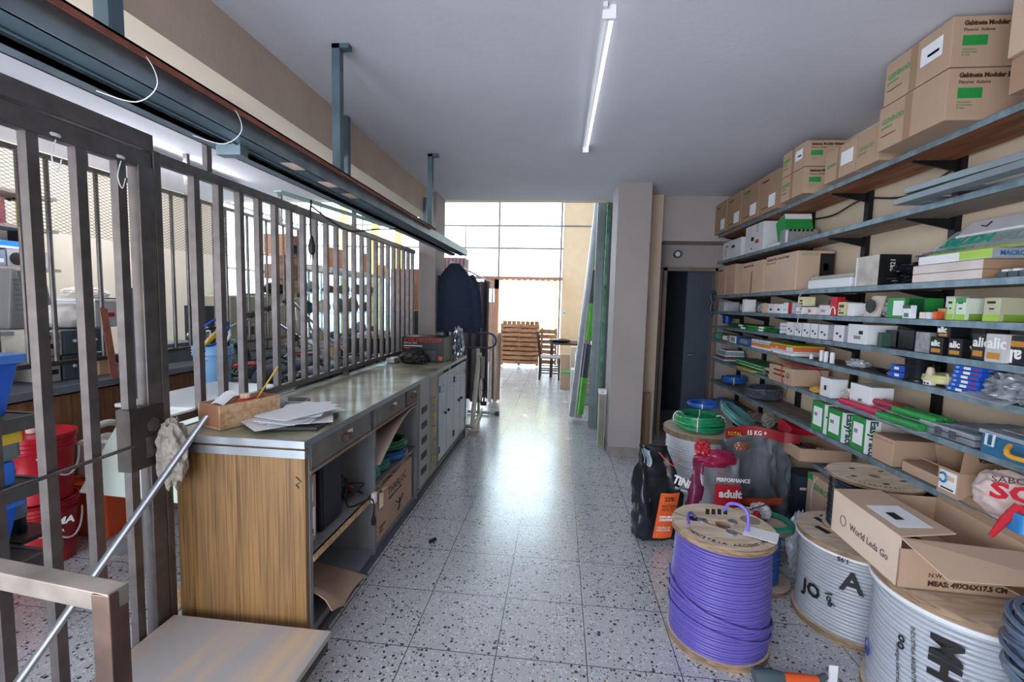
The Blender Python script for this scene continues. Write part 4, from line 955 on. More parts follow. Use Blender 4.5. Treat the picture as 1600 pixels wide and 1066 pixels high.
for k, (xe, xl, z, m2, nm) in enumerate(((1193, 1166, 0, GREEN, 'lower near'), (1194, 1167, .022, GREEN, 'upper near'), (1165, 1138, 0, DGREEN, 'lower far'), (1161, 1137, .022, DGREEN, 'upper far'))):
    b = sbox('flat_box', '%s flat green box in the pile on the fifth shelf' % nm, xe, xl, 0, 4, .2, m2, 'flat green boxes', zl=z, h=.02)
    b.dec('A', .72, .98, .1, .9, PAPER, 'white_label')
y = sy(1205, 1.377); b = sbox('flat_box', 'single dark green flat box next to the paper rolls, fifth shelf', 1209, 1195, 0, 4, .15, DGREEN, 'flat green boxes', h=.03)
y = sy(1139, 1.4, 1.9); MB().lathe([(.0, 0), (.045, 0), (.055, .11), (.05, .11), (.042, .005), (0, .005)], (1.88, y, 1.40), 20).build('blue_cup', BLUED, label='blue plastic cup behind the far green flat boxes, fifth shelf', cat='cup', smooth=True)
crumple((1.8, sy(1203, 1.4), 1.407), .04, .08, .02, 2, .5).build('parts_bag', mat('#8A8A90', .3, var=.3), label='small grey bag lying on the single dark green box, fifth shelf', cat='bag', smooth=True)

# -- sixth shelf
mg = [('#2F6DB5', 'blue'), ('#E8E8E8', 'white')]
y0, y1 = sy(1242, 1.2), sy(1206, 1.2)
z = 1.228
for k, (h2, c2, lb, dx) in enumerate(((.022, '#E6E6EA', 'white catalogue at the bottom', 0), (.012, '#DADADF', 'thin pale catalogue above the bottom one', .01), (.026, '#EE6A3E', 'orange catalogue', 0), (.014, '#B9B82E', 'yellow-green catalogue on top', .01))):
    b = Bx('catalogue', lb+' of the pile on the sixth shelf', 'book', 1.70+dx, 1.92, y0, y1+.004*k, z, z+h2, mat(c2, .5), 'catalogues on the sixth shelf'); z += h2+.001
    if k == 2: b.dec('A', .75, 1, 0, 1, WHITE, 'white_spine'); b.txt('2020', 'A', .3, .25, .016, INKW)
y0, y1 = sy(1204, 1.2), sy(1175, 1.2); z = 1.228
for k, (h2, c2, lb) in enumerate(((.018, '#E9E9EC', 'white-spined binder at the bottom'), (.024, '#E98A3C', 'orange and white binder in the middle'), (.02, '#C9C9CE', 'grey striped binder'), (.012, '#E3E3E6', 'white binder on top'))):
    b = Bx('binder', lb+' of the farther pile on the sixth shelf', 'book', 1.71, 1.93, y0, y1, z, z+h2, mat(c2, .5), 'binders on the sixth shelf'); z += h2+.001
for k, (xe, xl, c2, nm) in enumerate(((1170, 1150, '#2B5BA3', 'blue printed'), (1149, 1139, '#D8D8DC', 'white labelled'), (1137, 1126, '#7B6A62', 'brown labelled'), (1121, 1114, '#178A62', 'small green'))):
    b = sbox('carton', '%s box in the dark far end of the sixth shelf' % nm, xe, xl, 0, 5, .12, mat(c2, .5), 'far boxes on the sixth shelf', h=.07); b.dec('A', .3, .9, .2, .8, PAPER if k == 2 else GREY, 'label')
for k, (px, hh, r) in enumerate(((1258, .035, .012), (1273, .075, .012), (1280, .072, .013), (1289.5, .072, .014))):
    y = sy(px, 1.225); MB().lathe([(0, 0), (r, 0), (r, hh*.9), (r*.85, hh), (0, hh)], (1.76, y, 1.227), 16).build('white_bottle', WHITE, label=('short white canister, leftmost on the sixth shelf', 'tall white bottle, left of the trio on the sixth shelf', 'tall white bottle, middle of the trio on the sixth shelf', 'tall white bottle, right of the trio on the sixth shelf')[k], cat='bottle', group='white bottles', smooth=True)
y = sy(1313, 1.225); crumple((1.82, y, 1.227), .06, .07, .03, 2, .4).build('clear_bag', mat('#B9BDC6', .2, var=.2), label='knotted clear plastic bag on the sixth shelf right of the bottles', cat='bag', smooth=True)
y0, y1 = sy(1377, 1.225), sy(1332, 1.225); MB().sheet(lambda u, v: (1.78+.05*v, y1+(y0-y1)*u, 1.233+.012*math.sin(u*6)), 14, 4, .006).build('black_strap', BLK, label='black rubber strap lying on the sixth shelf', cat='strap', smooth=True)
for k, (zl, dx) in enumerate(((0, 0), (.035, .01))):
    b = sbox('blue_box', '%s blue fitting box beside the wire spool, sixth shelf' % ('lower', 'upper')[k], 1414, 1390, 0, 5, .09, BLUE, 'blue fitting boxes beside the spool', zl=zl, h=.032, x=SX+.02); b.dec('A', .3, .6, .3, .7, INKW, 'white_print')
y = sy(1384, 1.225); crumple((1.77, y, 1.227), .035, .045, .02, 3, .3).build('blue_bag', mat('#4A6CC0', .3, var=.4, scale=40), label='small bag of blue fittings on the sixth shelf', cat='bag', smooth=True)
y = sy(1430, 1.225, 1.78)
pr = [(0, 0), (.06, 0), (.06, .006)]
for k in range(14): pr += [(.052, .008+.0085*k), (.056, .012+.0085*k)]
pr += [(.052, .128), (0, .128)]
MB().lathe(pr, (1.79, y, 1.227), 28).build('wire_spool', mat('#3A3C44', .25, .5, var=.4), label='tall spool of dark grey wire in plastic film on the sixth shelf', cat='spool', smooth=True)
t = thing('lamp_holder', 'white lamp socket with dangling bits beside the dark wire spool', 'lamp holder', (1.745, sy(1443, 1.225), 1.227))
y = sy(1443, 1.225)
MB().box(1.73, 1.76, y-.02, y+.02, 1.227, 1.25).build('base', WHITE, t, bev=.003); MB().lathe([(0, 0), (.014, 0), (.018, .03), (.012, .06), (0, .065)], (1.745, y, 1.25), 12).build('socket', mat('#C9B8A6', .4, var=.3, scale=50), t, smooth=True)
for k in range(2): B(1.728, 1.731, y-.015+.018*k, y-.006+.018*k, 1.232, 1.24).build('hole', BLK, t)
y = sy(1470, 1.225, 1.8)
wire_coil('cable_coil', 'flat coil of yellowish-white cable beside the blue boxes, sixth shelf', 'cable coil', (1.80, y, 1.227), .055, .005, 7, .055, mat('#CFCB8E', .4), 11, .005, .01, ties=1)
z = 1.227
for k in range(6):
    dy = (.02, .006, -.004, .004, -.01, -.006)[k]
    y0, y1 = sy(1523, 1.225)+dy, sy(1481, 1.225)+dy
    b = Bx('blue_box', 'flat blue fitting box, %s in the stack of six on the sixth shelf' % ('bottom one', 'second from bottom', 'third from bottom', 'third from top', 'second from top', 'top one')[k], 'box', SX+.006+.004*(k % 2), 1.86, y0, y1, z, z+.0185, BLUE, 'stack of six blue boxes'); z += .0195
    b.dec('A', .38, .62, .2, .8, INKW, 'white_print'); b.dec('A', .7, .95, .35, .6, RED, 'red_print'); b.dec('A', .08, .2, .25, .75, LBLUE, 'logo_dot')
    b.dec('C', .2, .5, .2, .7, mat('#6C7AA8', .5), 'side_print')
y = sy(1580, 1.225)
crumple((1.80, y-.02, 1.227), .13, .16, .07, 21, .45, 5, 2.5).build('plastic_bag', mat('#8E939C', .16, .1, var=.45, scale=18, bump=.6), label='big crumpled grey plastic bag of parts at the near end of the sixth shelf', cat='bag', smooth=True)
MB().sheet(lambda u, v: (1.68+.12*v, sy(1510, 1.2)+(sy(1585, 1.2)-sy(1510, 1.2))*u, 1.232+.01*math.sin(u*8)*v+.02*v-.01*(1-v)*u), 14, 8, .002).build('bag_flap', mat('#B4BAC4', .16, var=.3), label='flat shiny plastic bag spread over the sixth shelf edge', cat='bag', smooth=True)

# -- seventh shelf
t = thing('open_carton', 'brown printed carton with red ties and raised flap on the seventh shelf', 'box', (1.82, sy(1270, 1.02), SZ[6]+.002))
y0, y1 = sy(1243, 1.02), sy(1207, 1.02); z = SZ[6]+.002
B(SX-.03, 1.94, y0, y1, z, z+.125).build('body', CARD, t, bev=.003)
MB().sheet(lambda u, v: (SX-.03+.25*u, y0+.1+(y1-y0-.1)*v, z+.127+.10*v*(1-u*.4)), 6, 6, .004).build('raised_flap', CARDD, t, smooth=True)
MB().tube(smoothpath([(SX-.034, y0+.12, z), (SX-.034, y0+.14, z+.13), (1.8, y0+.12, z+.14), (1.93, y0+.05, z+.13)]), .004, 6).tube(smoothpath([(SX-.034, y0+.2, z+.05), (1.72, y0+.16, z+.135), (1.85, y0+.01, z+.135), (1.9, y0-.004, z+.06)]), .003, 6).build('red_string', RED, t, smooth=True)
for u0, v0 in ((.1, .05), (.1, .085)): B(SX-.032, SX-.03, y1-.25, y1-.08, z+v0, z+v0+.012).build('printed_text', INKBR, t)
MB().lathe([(.02, 0), (.02, .001), (.014, .001), (.014, 0), (.02, 0)], (SX-.032, y0+.06, z+.07), 12, 'x').build('printed_symbol', INKBR, t)
b = sbox('carton', 'white cloudy plastic tub behind the red-tied carton, seventh shelf', 1205, 1190, 0, 6, .1, mat('#B8B4AC', .4), h=.07, bev=.015)
y = sy(1268, 1.01); crumple((1.76, y, z), .05, .055, .025, 31, .4).build('yellow_bag', mat('#C99E45', .5, var=.3), label='small yellow crumpled bag on the seventh shelf', cat='bag', smooth=True)
b = sbox('small_box', 'small white box with symbol behind the yellow bag, seventh shelf', 1297, 1280, 593, 6, .1, WHITE, 'white boxes on the seventh shelf'); b.dec('A', .4, .6, .35, .6, INKB, 'printed_mark')
y = sy(1312, 1.01); crumple((1.80, y, z), .06, .07, .05, 17, .5).build('clear_bag', mat('#C5C0BA', .2, var=.3, scale=25), label='clear bag of white fittings between the white boxes, seventh shelf', cat='bag', smooth=True)
b = sbox('small_box', 'white box with printed number right of the clear bag, seventh shelf', 1358, 1326, 606, 6, .12, WHITE, 'white boxes on the seventh shelf'); b.txt('SET', 'A', .45, .3, .022, INKBR, bold=.001)
def tubepack(name, lab, pa, pb, zl, m, dx, n=2, dy=0):
    y0, y1 = sy(pb, 1.01), sy(pa, 1.01)
    t = thing(name, lab, 'packet', (1.75+dx, (y0+y1)/2, SZ[6]+.002+zl))
    for k in range(n): MB().tube([(1.70+dx+.045*k, y1, SZ[6]+.022+zl), (1.71+dx+.045*k, y0, SZ[6]+.022+zl)], .018, 12).build('roll', m, t, smooth=True)
    MB().sheet(lambda u, v: (1.67+dx+.13*v, y0-.02+(y1-y0+.04)*u, SZ[6]+.004+zl+.002*math.sin(u*20)), 12, 4, .002).build('film', CLEAR, t, smooth=True)
tubepack('marking_packet', 'clear packet with pink and red rolls on the seventh shelf, lower one', 1320, 1382, 0, mat('#C9305A', .4), 0)
tubepack('marking_packet', 'clear packet with crimson rolls lying on top behind the lower one, seventh shelf', 1332, 1395, .04, mat('#A82344', .4), .05)
tubepack('marking_packet', 'clear packet with bright green rolls on the seventh shelf, lower one', 1385, 1450, 0, GREEN, -.02)
tubepack('marking_packet', 'clear packet with bright green rolls lying on top, seventh shelf', 1393, 1458, .04, GREEN, .03)
y0, y1 = sy(1520, 1.01), sy(1436, 1.01)
t = thing('plastic_case', 'flat grey plastic organiser case on the seventh shelf', 'case', (1.82, (y0+y1)/2, SZ[6]+.002))
GP = mat('#7E858F', .35, var=.08); B(SX, 1.95, y0, y1, SZ[6]+.002, SZ[6]+.03).build('base', GP, t, bev=.006)
B(SX-.004, 1.954, y0-.003, y1+.003, SZ[6]+.032, SZ[6]+.055).build('lid', mat('#8E959F', .3, var=.08), t, bev=.008)
for k in (.33, .6): B(SX-.012, SX-.004, y0+(y1-y0)*k-.015, y0+(y1-y0)*k+.015, SZ[6]+.012, SZ[6]+.045).build('latch', GREYD, t, bev=.003)
MB().sheet(lambda u, v: (1.72+.2*v, y0-.14+.42*u, SZ[6]+.06+.03*math.sin(u*5)*v+.02*math.sin(v*8+u*4)), 16, 10, .002).build('plastic_sleeve', CLEARG, label='crumpled grey plastic sleeve draped over the flat organiser case', cat='plastic sleeve', smooth=True)
y0, y1 = sy(1680, 1.01, 1.7), sy(1530, 1.01, 1.7)
t = thing('organiser_box', 'blue organiser box with grey lid and yellow latch on the seventh shelf', 'organiser', (1.82, (y0+y1)/2, SZ[6]+.002))
PB = mat('#2D6A93', .4); B(SX-.02, 1.93, y0, y1, SZ[6]+.002, SZ[6]+.08).build('base', PB, t, bev=.006)
B(SX-.03, 1.94, y0-.005, y1+.005, SZ[6]+.082, SZ[6]+.10).build('lid', mat('#8FA0B2', .25), t, bev=.006)
MB().tube([(SX-.034, y1-.07, SZ[6]+.09), (SX-.036, y1-.07, SZ[6]+.045), (SX-.036, y1-.04, SZ[6]+.045), (SX-.034, y1-.04, SZ[6]+.09)], .005, 8, closed=True).build('clip', mat('#C9D3DE', .3), t, smooth=True)
MB().tube(smoothpath([(SX-.022, y1-.12, SZ[6]+.065), (SX-.05, y1-.14, SZ[6]+.05), (SX-.055, (y0+y1)/2, SZ[6]+.035), (SX-.05, y0+.04, SZ[6]+.045)]), .009, 8).build('handle', mat('#E8A634', .4), t, smooth=True)
MB().sheet(lambda u, v: (1.73+.19*v, y0+.02+(y1-y0)*.8*u, SZ[6]+.105+.02*math.sin(u*6+v*4)*v+.004), 12, 10, .002).build('printed_bag', mat('#A8AEB8', .2, var=.5, scale=14), label='grey printed plastic bag lying on the blue organiser box', cat='bag', smooth=True)
MB().tube(smoothpath([(SX-.02, sy(1236, 1), SZ[6]-.02), (SX-.03, sy(1235, 1), SZ[6]-.08), (SX-.03, sy(1238, 1), SZ[6]-.1)]), .002, 5).build('string', BLK, label='short black string hanging below the red-tied carton', cat='string')
# far end of the seventh shelf
for k, (pa, pb, z2, h2, m2, lb) in enumerate(((1200, 1158, 0, .025, DGREEN, 'dark green flat box, bottom one at the far part of the seventh shelf'), (1203, 1150, .027, .025, GREEN, 'green flat box with white line, middle at the far part of the seventh shelf'), (1195, 1146, .054, .02, mat('#2A7A5A', .4), 'teal green flat box, top one at the far part of the seventh shelf'))):
    b = sbox('flat_box', lb, pa, pb, 0, 6, .22, m2, 'flat boxes on the far seventh shelf', zl=z2, h=h2); b.dec('A', .1, .9, .4, .55, INKW, 'white_line')
b = sbox('brochure', 'yellow-edged brochure under the green flat boxes, seventh shelf', 1175, 1150, 0, 6, .05, YELLOW, x=SX-.03, h=.012, zl=.0)
y = sy(1128, 1.05, 1.78)
for k in range(5):
    b = Bx('brochure', '%s glossy brochure of the sliding pile at the far end of the seventh shelf' % ('lowest', 'second', 'middle', 'fourth', 'top')[k], 'brochure', 1.73+.012*k, 1.95, y-.2+.015*k, y+.12-.01*k, SZ[6]+.004+.022*k, SZ[6]+.023+.022*k, mat(('#B9BDC4', '#6E4A50', '#C9CDD6', '#8FA6C0', '#D5D8E0')[k], .3), 'brochures')
    if k == 4: b.dec('T', .05, .35, .5, .95, BLUE, 'blue_cover')

# -- eighth shelf
ZE = SZ[7]+.002
for k, (xe, xl, yt, nm) in enumerate(((1353, 1328, 657, 'nearest'), (1317, 1291, 646, 'middle'), (1289, 1267, 633, 'farthest'))):
    b = sbox('breaker_box', 'green-ended white box with dark lettering on the eighth shelf, %s of three' % nm, xe, xl, yt, 7, .27, mat('#B9B2AC', .5), 'green-ended boxes on the eighth shelf', gap=.0)
    b.dec('A', 0, .86, 0, 1, GREEN, 'green_end'); b.dec('A', .12, .72, .18, .82, PAPER, 'white_label', t=.002); b.dec('A', .86, 1, 0, 1, WHITE, 'white_edge')
    b.dec('A', .2, .4, .5, .62, GREY, 'printed_code', t=.003); b.dec('C', 0, .25, 0, 1, WHITE, 'white_end')
    b.txt('EasyPact', 'C', .04, .98, .055, mat('#0E5A40', .5), rot=-PI/2, bold=.002)
xe = sy(1394, ZE); b = sbox('carton', 'closed plain brown carton beside the green-ended boxes, eighth shelf', 1394, 1360, 689, 7, .22, CARD, gap=.004)
b.dec('A', .0, 1, .86, .87, INKBR, 'seam')
y0, y1 = sy(1462, ZE), sy(1397, ZE)
Bx('flat_cardboard', 'folded flat brown cardboard pile on the eighth shelf', 'cardboard', SX+.02, 1.97, y0+.02, y1-.02, ZE, ZE+.05, CARD, bev=.004)
def open_box(name, lab, x0, x1, y0, y1, z0, z1, m, flaps, th=.004, mi=None):
    t = thing(name, lab, 'box', ((x0+x1)/2, (y0+y1)/2, z0))
    B(x0, x1, y0, y1, z0, z0+th).build('bottom', m, t)
    for (a, b, c, d, nm) in ((x0, x0+th, y0, y1, 'side_wall'), (x1-th, x1, y0, y1, 'side_wall'), (x0+th, x1-th, y0, y0+th, 'end_wall'), (x0+th, x1-th, y1-th, y1, 'end_wall')):
        B(a, b, c, d, z0+th, z1).build(nm, m, t)
    for (edge, L, ang) in flaps:     # a flap hinged on one top edge, angle from horizontal outwards
        ca, sa = math.cos(ang)*L, math.sin(ang)*L
        if edge == '-x': P = [(x0, y0, z1), (x0, y1, z1), (x0-ca, y1, z1+sa), (x0-ca, y0, z1+sa)]
        if edge == '+x': P = [(x1, y0, z1), (x1, y1, z1), (x1+ca, y1, z1+sa), (x1+ca, y0, z1+sa)]
        if edge == '-y': P = [(x0, y0, z1), (x1, y0, z1), (x1, y0-ca, z1+sa), (x0, y0-ca, z1+sa)]
        if edge == '+y': P = [(x0, y1, z1), (x1, y1, z1), (x1, y1+ca, z1+sa), (x0, y1+ca, z1+sa)]
        n_ = (Vector(P[1])-Vector(P[0])).cross(Vector(P[2])-Vector(P[1])).normalized()*.004
        MB().prism(P, n_).build('flap', mi or m, t)
    return t
x0 = SX-.01; y0, y1 = sy(1495, ZE, x0), sy(1463, ZE, x0)
zt = sol(py=741, X=x0, Y=y0)
t = open_box('open_carton', 'open brown carton with raised flaps and blue logo on the eighth shelf', x0, 1.95, y0, y1, ZE, zt, CARD, (('-x', .09, .35), ('+y', .09, 1.2), ('-y', .10, 1.45)), mi=CARDD)
B(x0-.0015, x0, y0+.01, y1-.01, ZE+.02, zt-.01).build('white_label', PAPER, t)
MB().tube([(x0-.003, y1-.03+.018*math.cos(a), (ZE+zt)/2+.015+.02*math.sin(a)) for a in [.7+5*i/12 for i in range(13)]], .005, 6).build('blue_logo', mat('#2E86C0', .4), t)
B(x0-.002, x0-.0015, y0+.02, y1-.05, (ZE+zt)/2+.01, (ZE+zt)/2+.03).build('orange_mark', mat('#E9BFA0', .5), t); B(x0-.002, x0-.0015, y0+.02, y1-.02, ZE+.025, ZE+.032).build('printed_line', INKB, t)
write('V202CAJABOX', t, Vector((x0+.05, y0-.02, zt+.06)), 'C', .024, INKB, bold=.001)
# shopping bag at the near end
y = 1.86
crumple((1.74, y, .87), .09, .13, .10, 33, .2, 5, 1.6, flatb=False).build('shopping_bag', mat('#DCC6C4', .35, var=.12), label='white plastic shopping bag with red lettering at the right edge', cat='bag', smooth=True, o=(1.74, y, .775))
t = [o for o in bpy.data.objects if o.name == 'shopping_bag'][0]
write('SO', t, at(1545, 775, Y=1.70), (Vector((1, -.25, -.12)).normalized(), Vector((.1, .1, 1)).normalized(), Vector((-.25, -1, .15)).normalized()), .075, RED, name='red_lettering', bold=.003, sx=1.5)
write('SABOR A STORE', t, at(1548, 752, Y=1.70), (Vector((1, -.25, .0)).normalized(), Vector((.0, .1, 1)).normalized(), Vector((-.25, -1, .1)).normalized()), .03, INKBR, name='printed_text', sx=1.3)
p, q = at(1548, 838, X=1.56), at(1592, 790, X=1.62)
t2 = thing('red_handle_tool', 'red-handled plastic tool with blue bag beside the shopping bag', 'tool', p)
MB().tube([p, (p+q)/2+Vector((0, 0, .005)), q], [.008, .014, .012], 8).tube([q, q+Vector((.02, -.03, -.09))], [.012, .008], 8).build('handle', RED, t2, smooth=True)
MB().obox(at(1600, 820, X=1.62), (.02, -.02, 0), (.0, .03, 0), (.0, .0, .035)).build('blue_pouch', mat('#2C7FC0', .3, var=.3), t2, bev=.006)

# far end of the eighth shelf: coils
y = sy(1148, .78, 1.85)
wire_coil('cable_coil', 'bright blue cable coil at the far end of the eighth shelf', 'cable coil', (1.86, sy(1146, .78, 1.86), ZE), .105, .007, 9, .075, mat('#2467B8', .4), 14, .008, .02)
y = sy(1193, .78, 1.82)
t = wire_coil('cable_coil', 'grey bagged cable coil on the eighth shelf', 'cable coil', (1.83, sy(1192, .78, 1.83), ZE), .12, .009, 8, .10, mat('#4E5B6C', .35), 15, .012, .03, tie_m=GREYD)
crumple((1.83, sy(1192, .78, 1.83), ZE), .15, .17, .075, 16, .25).build('plastic_bag', clear_plastic('smoky_film', '#5E6470', .5, .2), t, smooth=True)

# -- ninth shelf
ZN = SZ[8]+.002
x0, x1 = 1.60, 1.92; y0, y1 = sy(1250, .66, x0), sy(1206, .66, x0)
t = open_box('open_tray_box', 'torn open cardboard tray of parts jutting over the ninth shelf', x0, x1, y0, y1, .575, .66, CARD, (('-y', .05, .2), ('+x', .06, 1.0)))
for k, (dx, dy, s2, m2) in enumerate(((.08, .12, 41, GREYD), (.16, .2, 42, mat('#5A3A34', .5, var=.4)), (.2, .1, 43, mat('#C9CCD2', .4)), (.1, .28, 44, BLK))):
    crumple((x0+dx, y0+dy, .585), .05, .06, .03, s2, .5).build('packed_part', m2, t, smooth=True)
B(x0+.05, x1-.05, y0+.05, y1-.05, .552, .575).build('support', CARDD, t)
MB().prism([(1.68, y1-.08, .662), (1.68, y1+.1, .662), (1.70, y1+.1, .74), (1.70, y1-.08, .71)], (.2, 0, .0)).build('red_box', RED, label='red angled box standing behind the torn tray, ninth shelf', cat='box', bev=.002)
y = sy(1205, .55, 1.85)
for k, (px, s2, m2, sx_, h2, lb) in enumerate(((1182, 51, mat('#A08A7C', .5, var=.4), .07, .05, 'tangle of brown paper and parts'), (1196, 52, mat('#C4BEB8', .4, var=.3), .05, .075, 'crumpled white paper bag'), (1155, 53, mat('#6E6A60', .5, var=.6, scale=30), .07, .03, 'heap of small grey parts'), (1170, 54, mat('#8A8468', .5, var=.5, scale=30), .04, .035, 'heap of yellowish fittings'))):
    yy = sy(px, .55, 1.8); crumple((1.82, yy, ZN), sx_, .07, h2, s2, .5).build('parts_heap', m2, label=lb+' on the far part of the ninth shelf', cat='parts', smooth=True)
b = sbox('blue_case', 'small blue case at the far end of the ninth shelf', 1132, 1120, 0, 8, .1, mat('#2C6BB5', .4), h=.06, bev=.004)
t = thing('loose_paper', 'white paper lying under the reel flange on the ninth shelf', 'paper', (1.78, sy(1290, .55), ZN)); B(1.73, 1.85, sy(1300, .55), sy(1285, .55), ZN, ZN+.006).build('sheet', PAPER, t)
y0, y1 = 1.4, sy(1400, .55)
MB().sheet(lambda u, v: (1.60+.35*v, y0+(y1-y0)*u, .565+.05*(1-u)*(1-v)+.004*math.sin(u*9)), 12, 6, .004).build('cardboard_flap', CARD2, label='long loose cardboard sheet behind the open lamp carton', cat='cardboard', smooth=True)

# -- lowest shelf
ZL = SZ[9]+.002
def lowbox(lab, xe, xl, yt, zb, x, dep, m, name='carton'):
    y0, y1 = sol(px=xe, X=x, Z=zb), sol(px=xl, X=x, Z=zb); zt = sol(py=yt, X=x, Y=y0)
    return Bx(name, lab, 'box', x, x+dep, y0, y1, ZL, zt, m, None, .003)
b = lowbox('plain brown carton below the torn tray on the lowest shelf', 1222, 1195, 712, .3, 1.70, .28, CARD); b.txt('GENROD', 'C', .2, .8, .03, INKG); b.dec('T', .0, .5, 0, 1, GREEN, 'green_top')
b = lowbox('dark grey-blue box with faint print on the lowest shelf', 1245, 1226, 745, .25, 1.68, .28, mat('#3C4656', .4)); b.dec('C', .05, .2, .68, .74, INKW, 'printed_mark'); b.dec('A', .2, .5, .4, .44, GREY, 'printed_line')
t = lowbox('tall brown carton with green lettering and string on the lowest shelf', 1296, 1259, 762, .3, 1.66, .3, CARD2)
t.txt('GENROD', 'A', .2, .78, .05, INKG, rot=-.0, bold=.002); t.dec('A', .0, .22, .9, 1, GREEN, 'green_corner')
MB().tube(smoothpath([t.pt('A', .45, 1.0)+Vector((-.004, 0, .01)), t.pt('A', .3, .85)+Vector((-.008, 0, 0)), t.pt('A', .25, .6)+Vector((-.006, 0, 0)), t.pt('A', .3, .35)+Vector((-.005, 0, 0))]), .003, 6).build('string', WHITEM, t.o, smooth=True)

# ================================================================== REELS AND FLOOR ITEMS AT RIGHT
def reel(name, label, c, R, H, wire, wr, rb, ft=.028, hole=.03, group=None, wrap=None, wr_seg=72, bulge=0, edge=PLYE, face=PLYR, Rb=None):
    x, y, z = c; t = thing(name, label, 'cable reel', c, group)
    for zz, nm, RR in ((z, 'bottom_flange', Rb or R), (z+H-ft, 'top_flange', R)):
        f = MB().lathe([(hole, zz), (RR, zz), (RR, zz+ft), (hole, zz+ft), (hole, zz)], (x, y, 0), wr_seg).build(nm, [face, edge], t, smooth=True)
        for p_ in f.data.polygons:
            if abs(p_.normal.z) < .5: p_.material_index = 1
    n = int((H-2*ft)/(2*wr)); pr = [(hole+.01, z+ft)]
    for k in range(n):
        tt = (k+.5)/n; rc = rb+bulge*math.sin(tt*PI*.9+.9)-.004*((k*7) % 3)/2
        for a in (-.45, -.28, -.1, .1, .28, .45): pr.append((rc+wr*math.cos(a*PI), z+ft+2*wr*(k+.5)+wr*math.sin(a*PI)))
    pr.append((hole+.01, z+H-ft))
    MB().lathe(pr, (x, y, 0), wr_seg).build('cable_winding', wire, t, smooth=True)
    MB().lathe([(hole+.004, z+.001), (hole+.004, z+H-.005), (hole-.002, z+H-.005), (hole-.002, z+.001), (hole+.004, z+.001)], (x, y, 0), 24).build('core', CARDD, t, smooth=True)
    return t
PUR = mat('#6359AE', .36, var=.05)
px_, py_, pz = .795, 2.125, .55
t = reel('cable_reel', 'wooden reel of bright purple cable standing in front on the floor', (px_, py_, 0), .225, .55, PUR, .0062, .205, .03, .034, bulge=.008)
for k in range(2):
    MB().tube([(px_+(.222+.003*k)*math.cos(a), py_+(.222+.003*k)*math.sin(a), .12+.05*k-(.05+.02*k)*math.cos(a-.6)) for a in [2*PI*i/60 for i in range(60)]], .0062, 8, closed=True).build('loose_strand', PUR, t, smooth=True)
MB().tube([(px_+.225*math.cos(a), py_+.225*math.sin(a), .30-.17*((a-PI*.9)/(PI*1.1))) for a in [PI*.9+PI*1.1*i/40 for i in range(41)]], .0062, 8).build('loose_strand', PUR, t, smooth=True)
MB().tube(smoothpath([(px_+.09, py_-.05, .52), (px_+.09, py_-.05, .60), (px_+.085, py_-.04, .64), (px_+.06, py_-.02, .66), (px_+.03, py_+.02, .645), (px_+.02, py_+.05, .60)], 8), .007, 10).build('cable_end', mat('#7B70D8', .35, var=.05), t, smooth=True)
MB().tube(smoothpath([(px_-.16, py_-.02, .553), (px_-.155, py_+.02, .575), (px_-.13, py_+.05, .575), (px_-.11, py_+.05, .552)], 6), .007, 8).build('cable_loop', PUR, t, smooth=True)
for x, y in ((-.085, .03), (.055, .035), (.01, -.075)):
    MB().lathe([(.006, 0), (.024, 0), (.021, .005), (.006, .006), (.006, 0)], (px_+x, py_+y, pz), 20).build('bolt_washer', ALU, t, smooth=True)
for x, y, r, m2 in ((-.12, .045, .026, INKB), (.15, .07, .045, mat('#8F8478', .6)), (.09, -.05, .016, INKB)):
    MB().lathe([(0, 0), (r, 0), (r, .0012), (0, .0012)], (px_+x, py_+y, pz), 24).build('hole', m2, t)
MB().obox((px_+.14, py_-.07, pz+.002), Vector((.06, -.03, 0)), Vector((.025, .045, 0)), Vector((0, 0, .001))).build('paper_label', PAPER, t)
for k in range(4): MB().obox((px_-.03+.03*k, py_+.13+.004*k, pz+.001), Vector((.01, .03, 0)), Vector((.008, -.002, 0)), Vector((0, 0, .0008))).build('stencil_mark', INKB, t)
s = 'INDUSTRIA ARGENTINA'
for i, ch in enumerate(s):
    if ch == ' ': continue
    a = math.radians(200+i*6.6); e = Vector((-math.sin(a), math.cos(a), 0)); u2 = Vector((-math.cos(a), -math.sin(a), 0))
    write(ch, t, Vector((px_+.195*math.cos(a), py_+.195*math.sin(a), pz)), (e, u2, Vector((0, 0, 1))), .03, INKBR, name='stencil_letter', align='CENTER')
MB().obox((px_-.02, py_-.03, pz+.0006), Vector((.19, -.13, 0)), Vector((.0012, .0016, 0)), Vector((0, 0, .0006))).build('board_joint', INKBR, t)

GRW = mat('#A9AEB8', .28, var=.08)
t = reel('cable_reel', 'reel of white-wrapped grey cable with hand-drawn marks behind the near big reel', (1.52, 2.34, 0), .255, .45, GRW, .0085, .235, .03, .04)
t3 = t
for (px2, py2, s2, sz2, al) in ((1262, 905, 'A', .075, 0), (1325, 935, 'A', .12, 0)):
    pass
def onreel(t, c, R, px, py, s, size, m, rot=0, sx=1, bold=.003, name='hand_mark'):
    # a mark on the winding: find the point on the cylinder under the pixel
    d = ray(px, py); o = EYE-Vector((c[0], c[1], 0)); a = d.x**2+d.y**2; b2 = 2*(o.x*d.x+o.y*d.y); cc = o.x**2+o.y**2-R*R; D = b2*b2-4*a*cc
    if D < 0: return
    k = (-b2-math.sqrt(D))/(2*a); P = EYE+d*k; n = Vector((P.x-c[0], P.y-c[1], 0)).normalized(); e = Vector((0, 0, 1)).cross(n)
    return write(s, t, P+n*.004, (e, Vector((0, 0, 1)), n), size, m, rot=rot, sx=sx, bold=bold, name=name, align='CENTER')
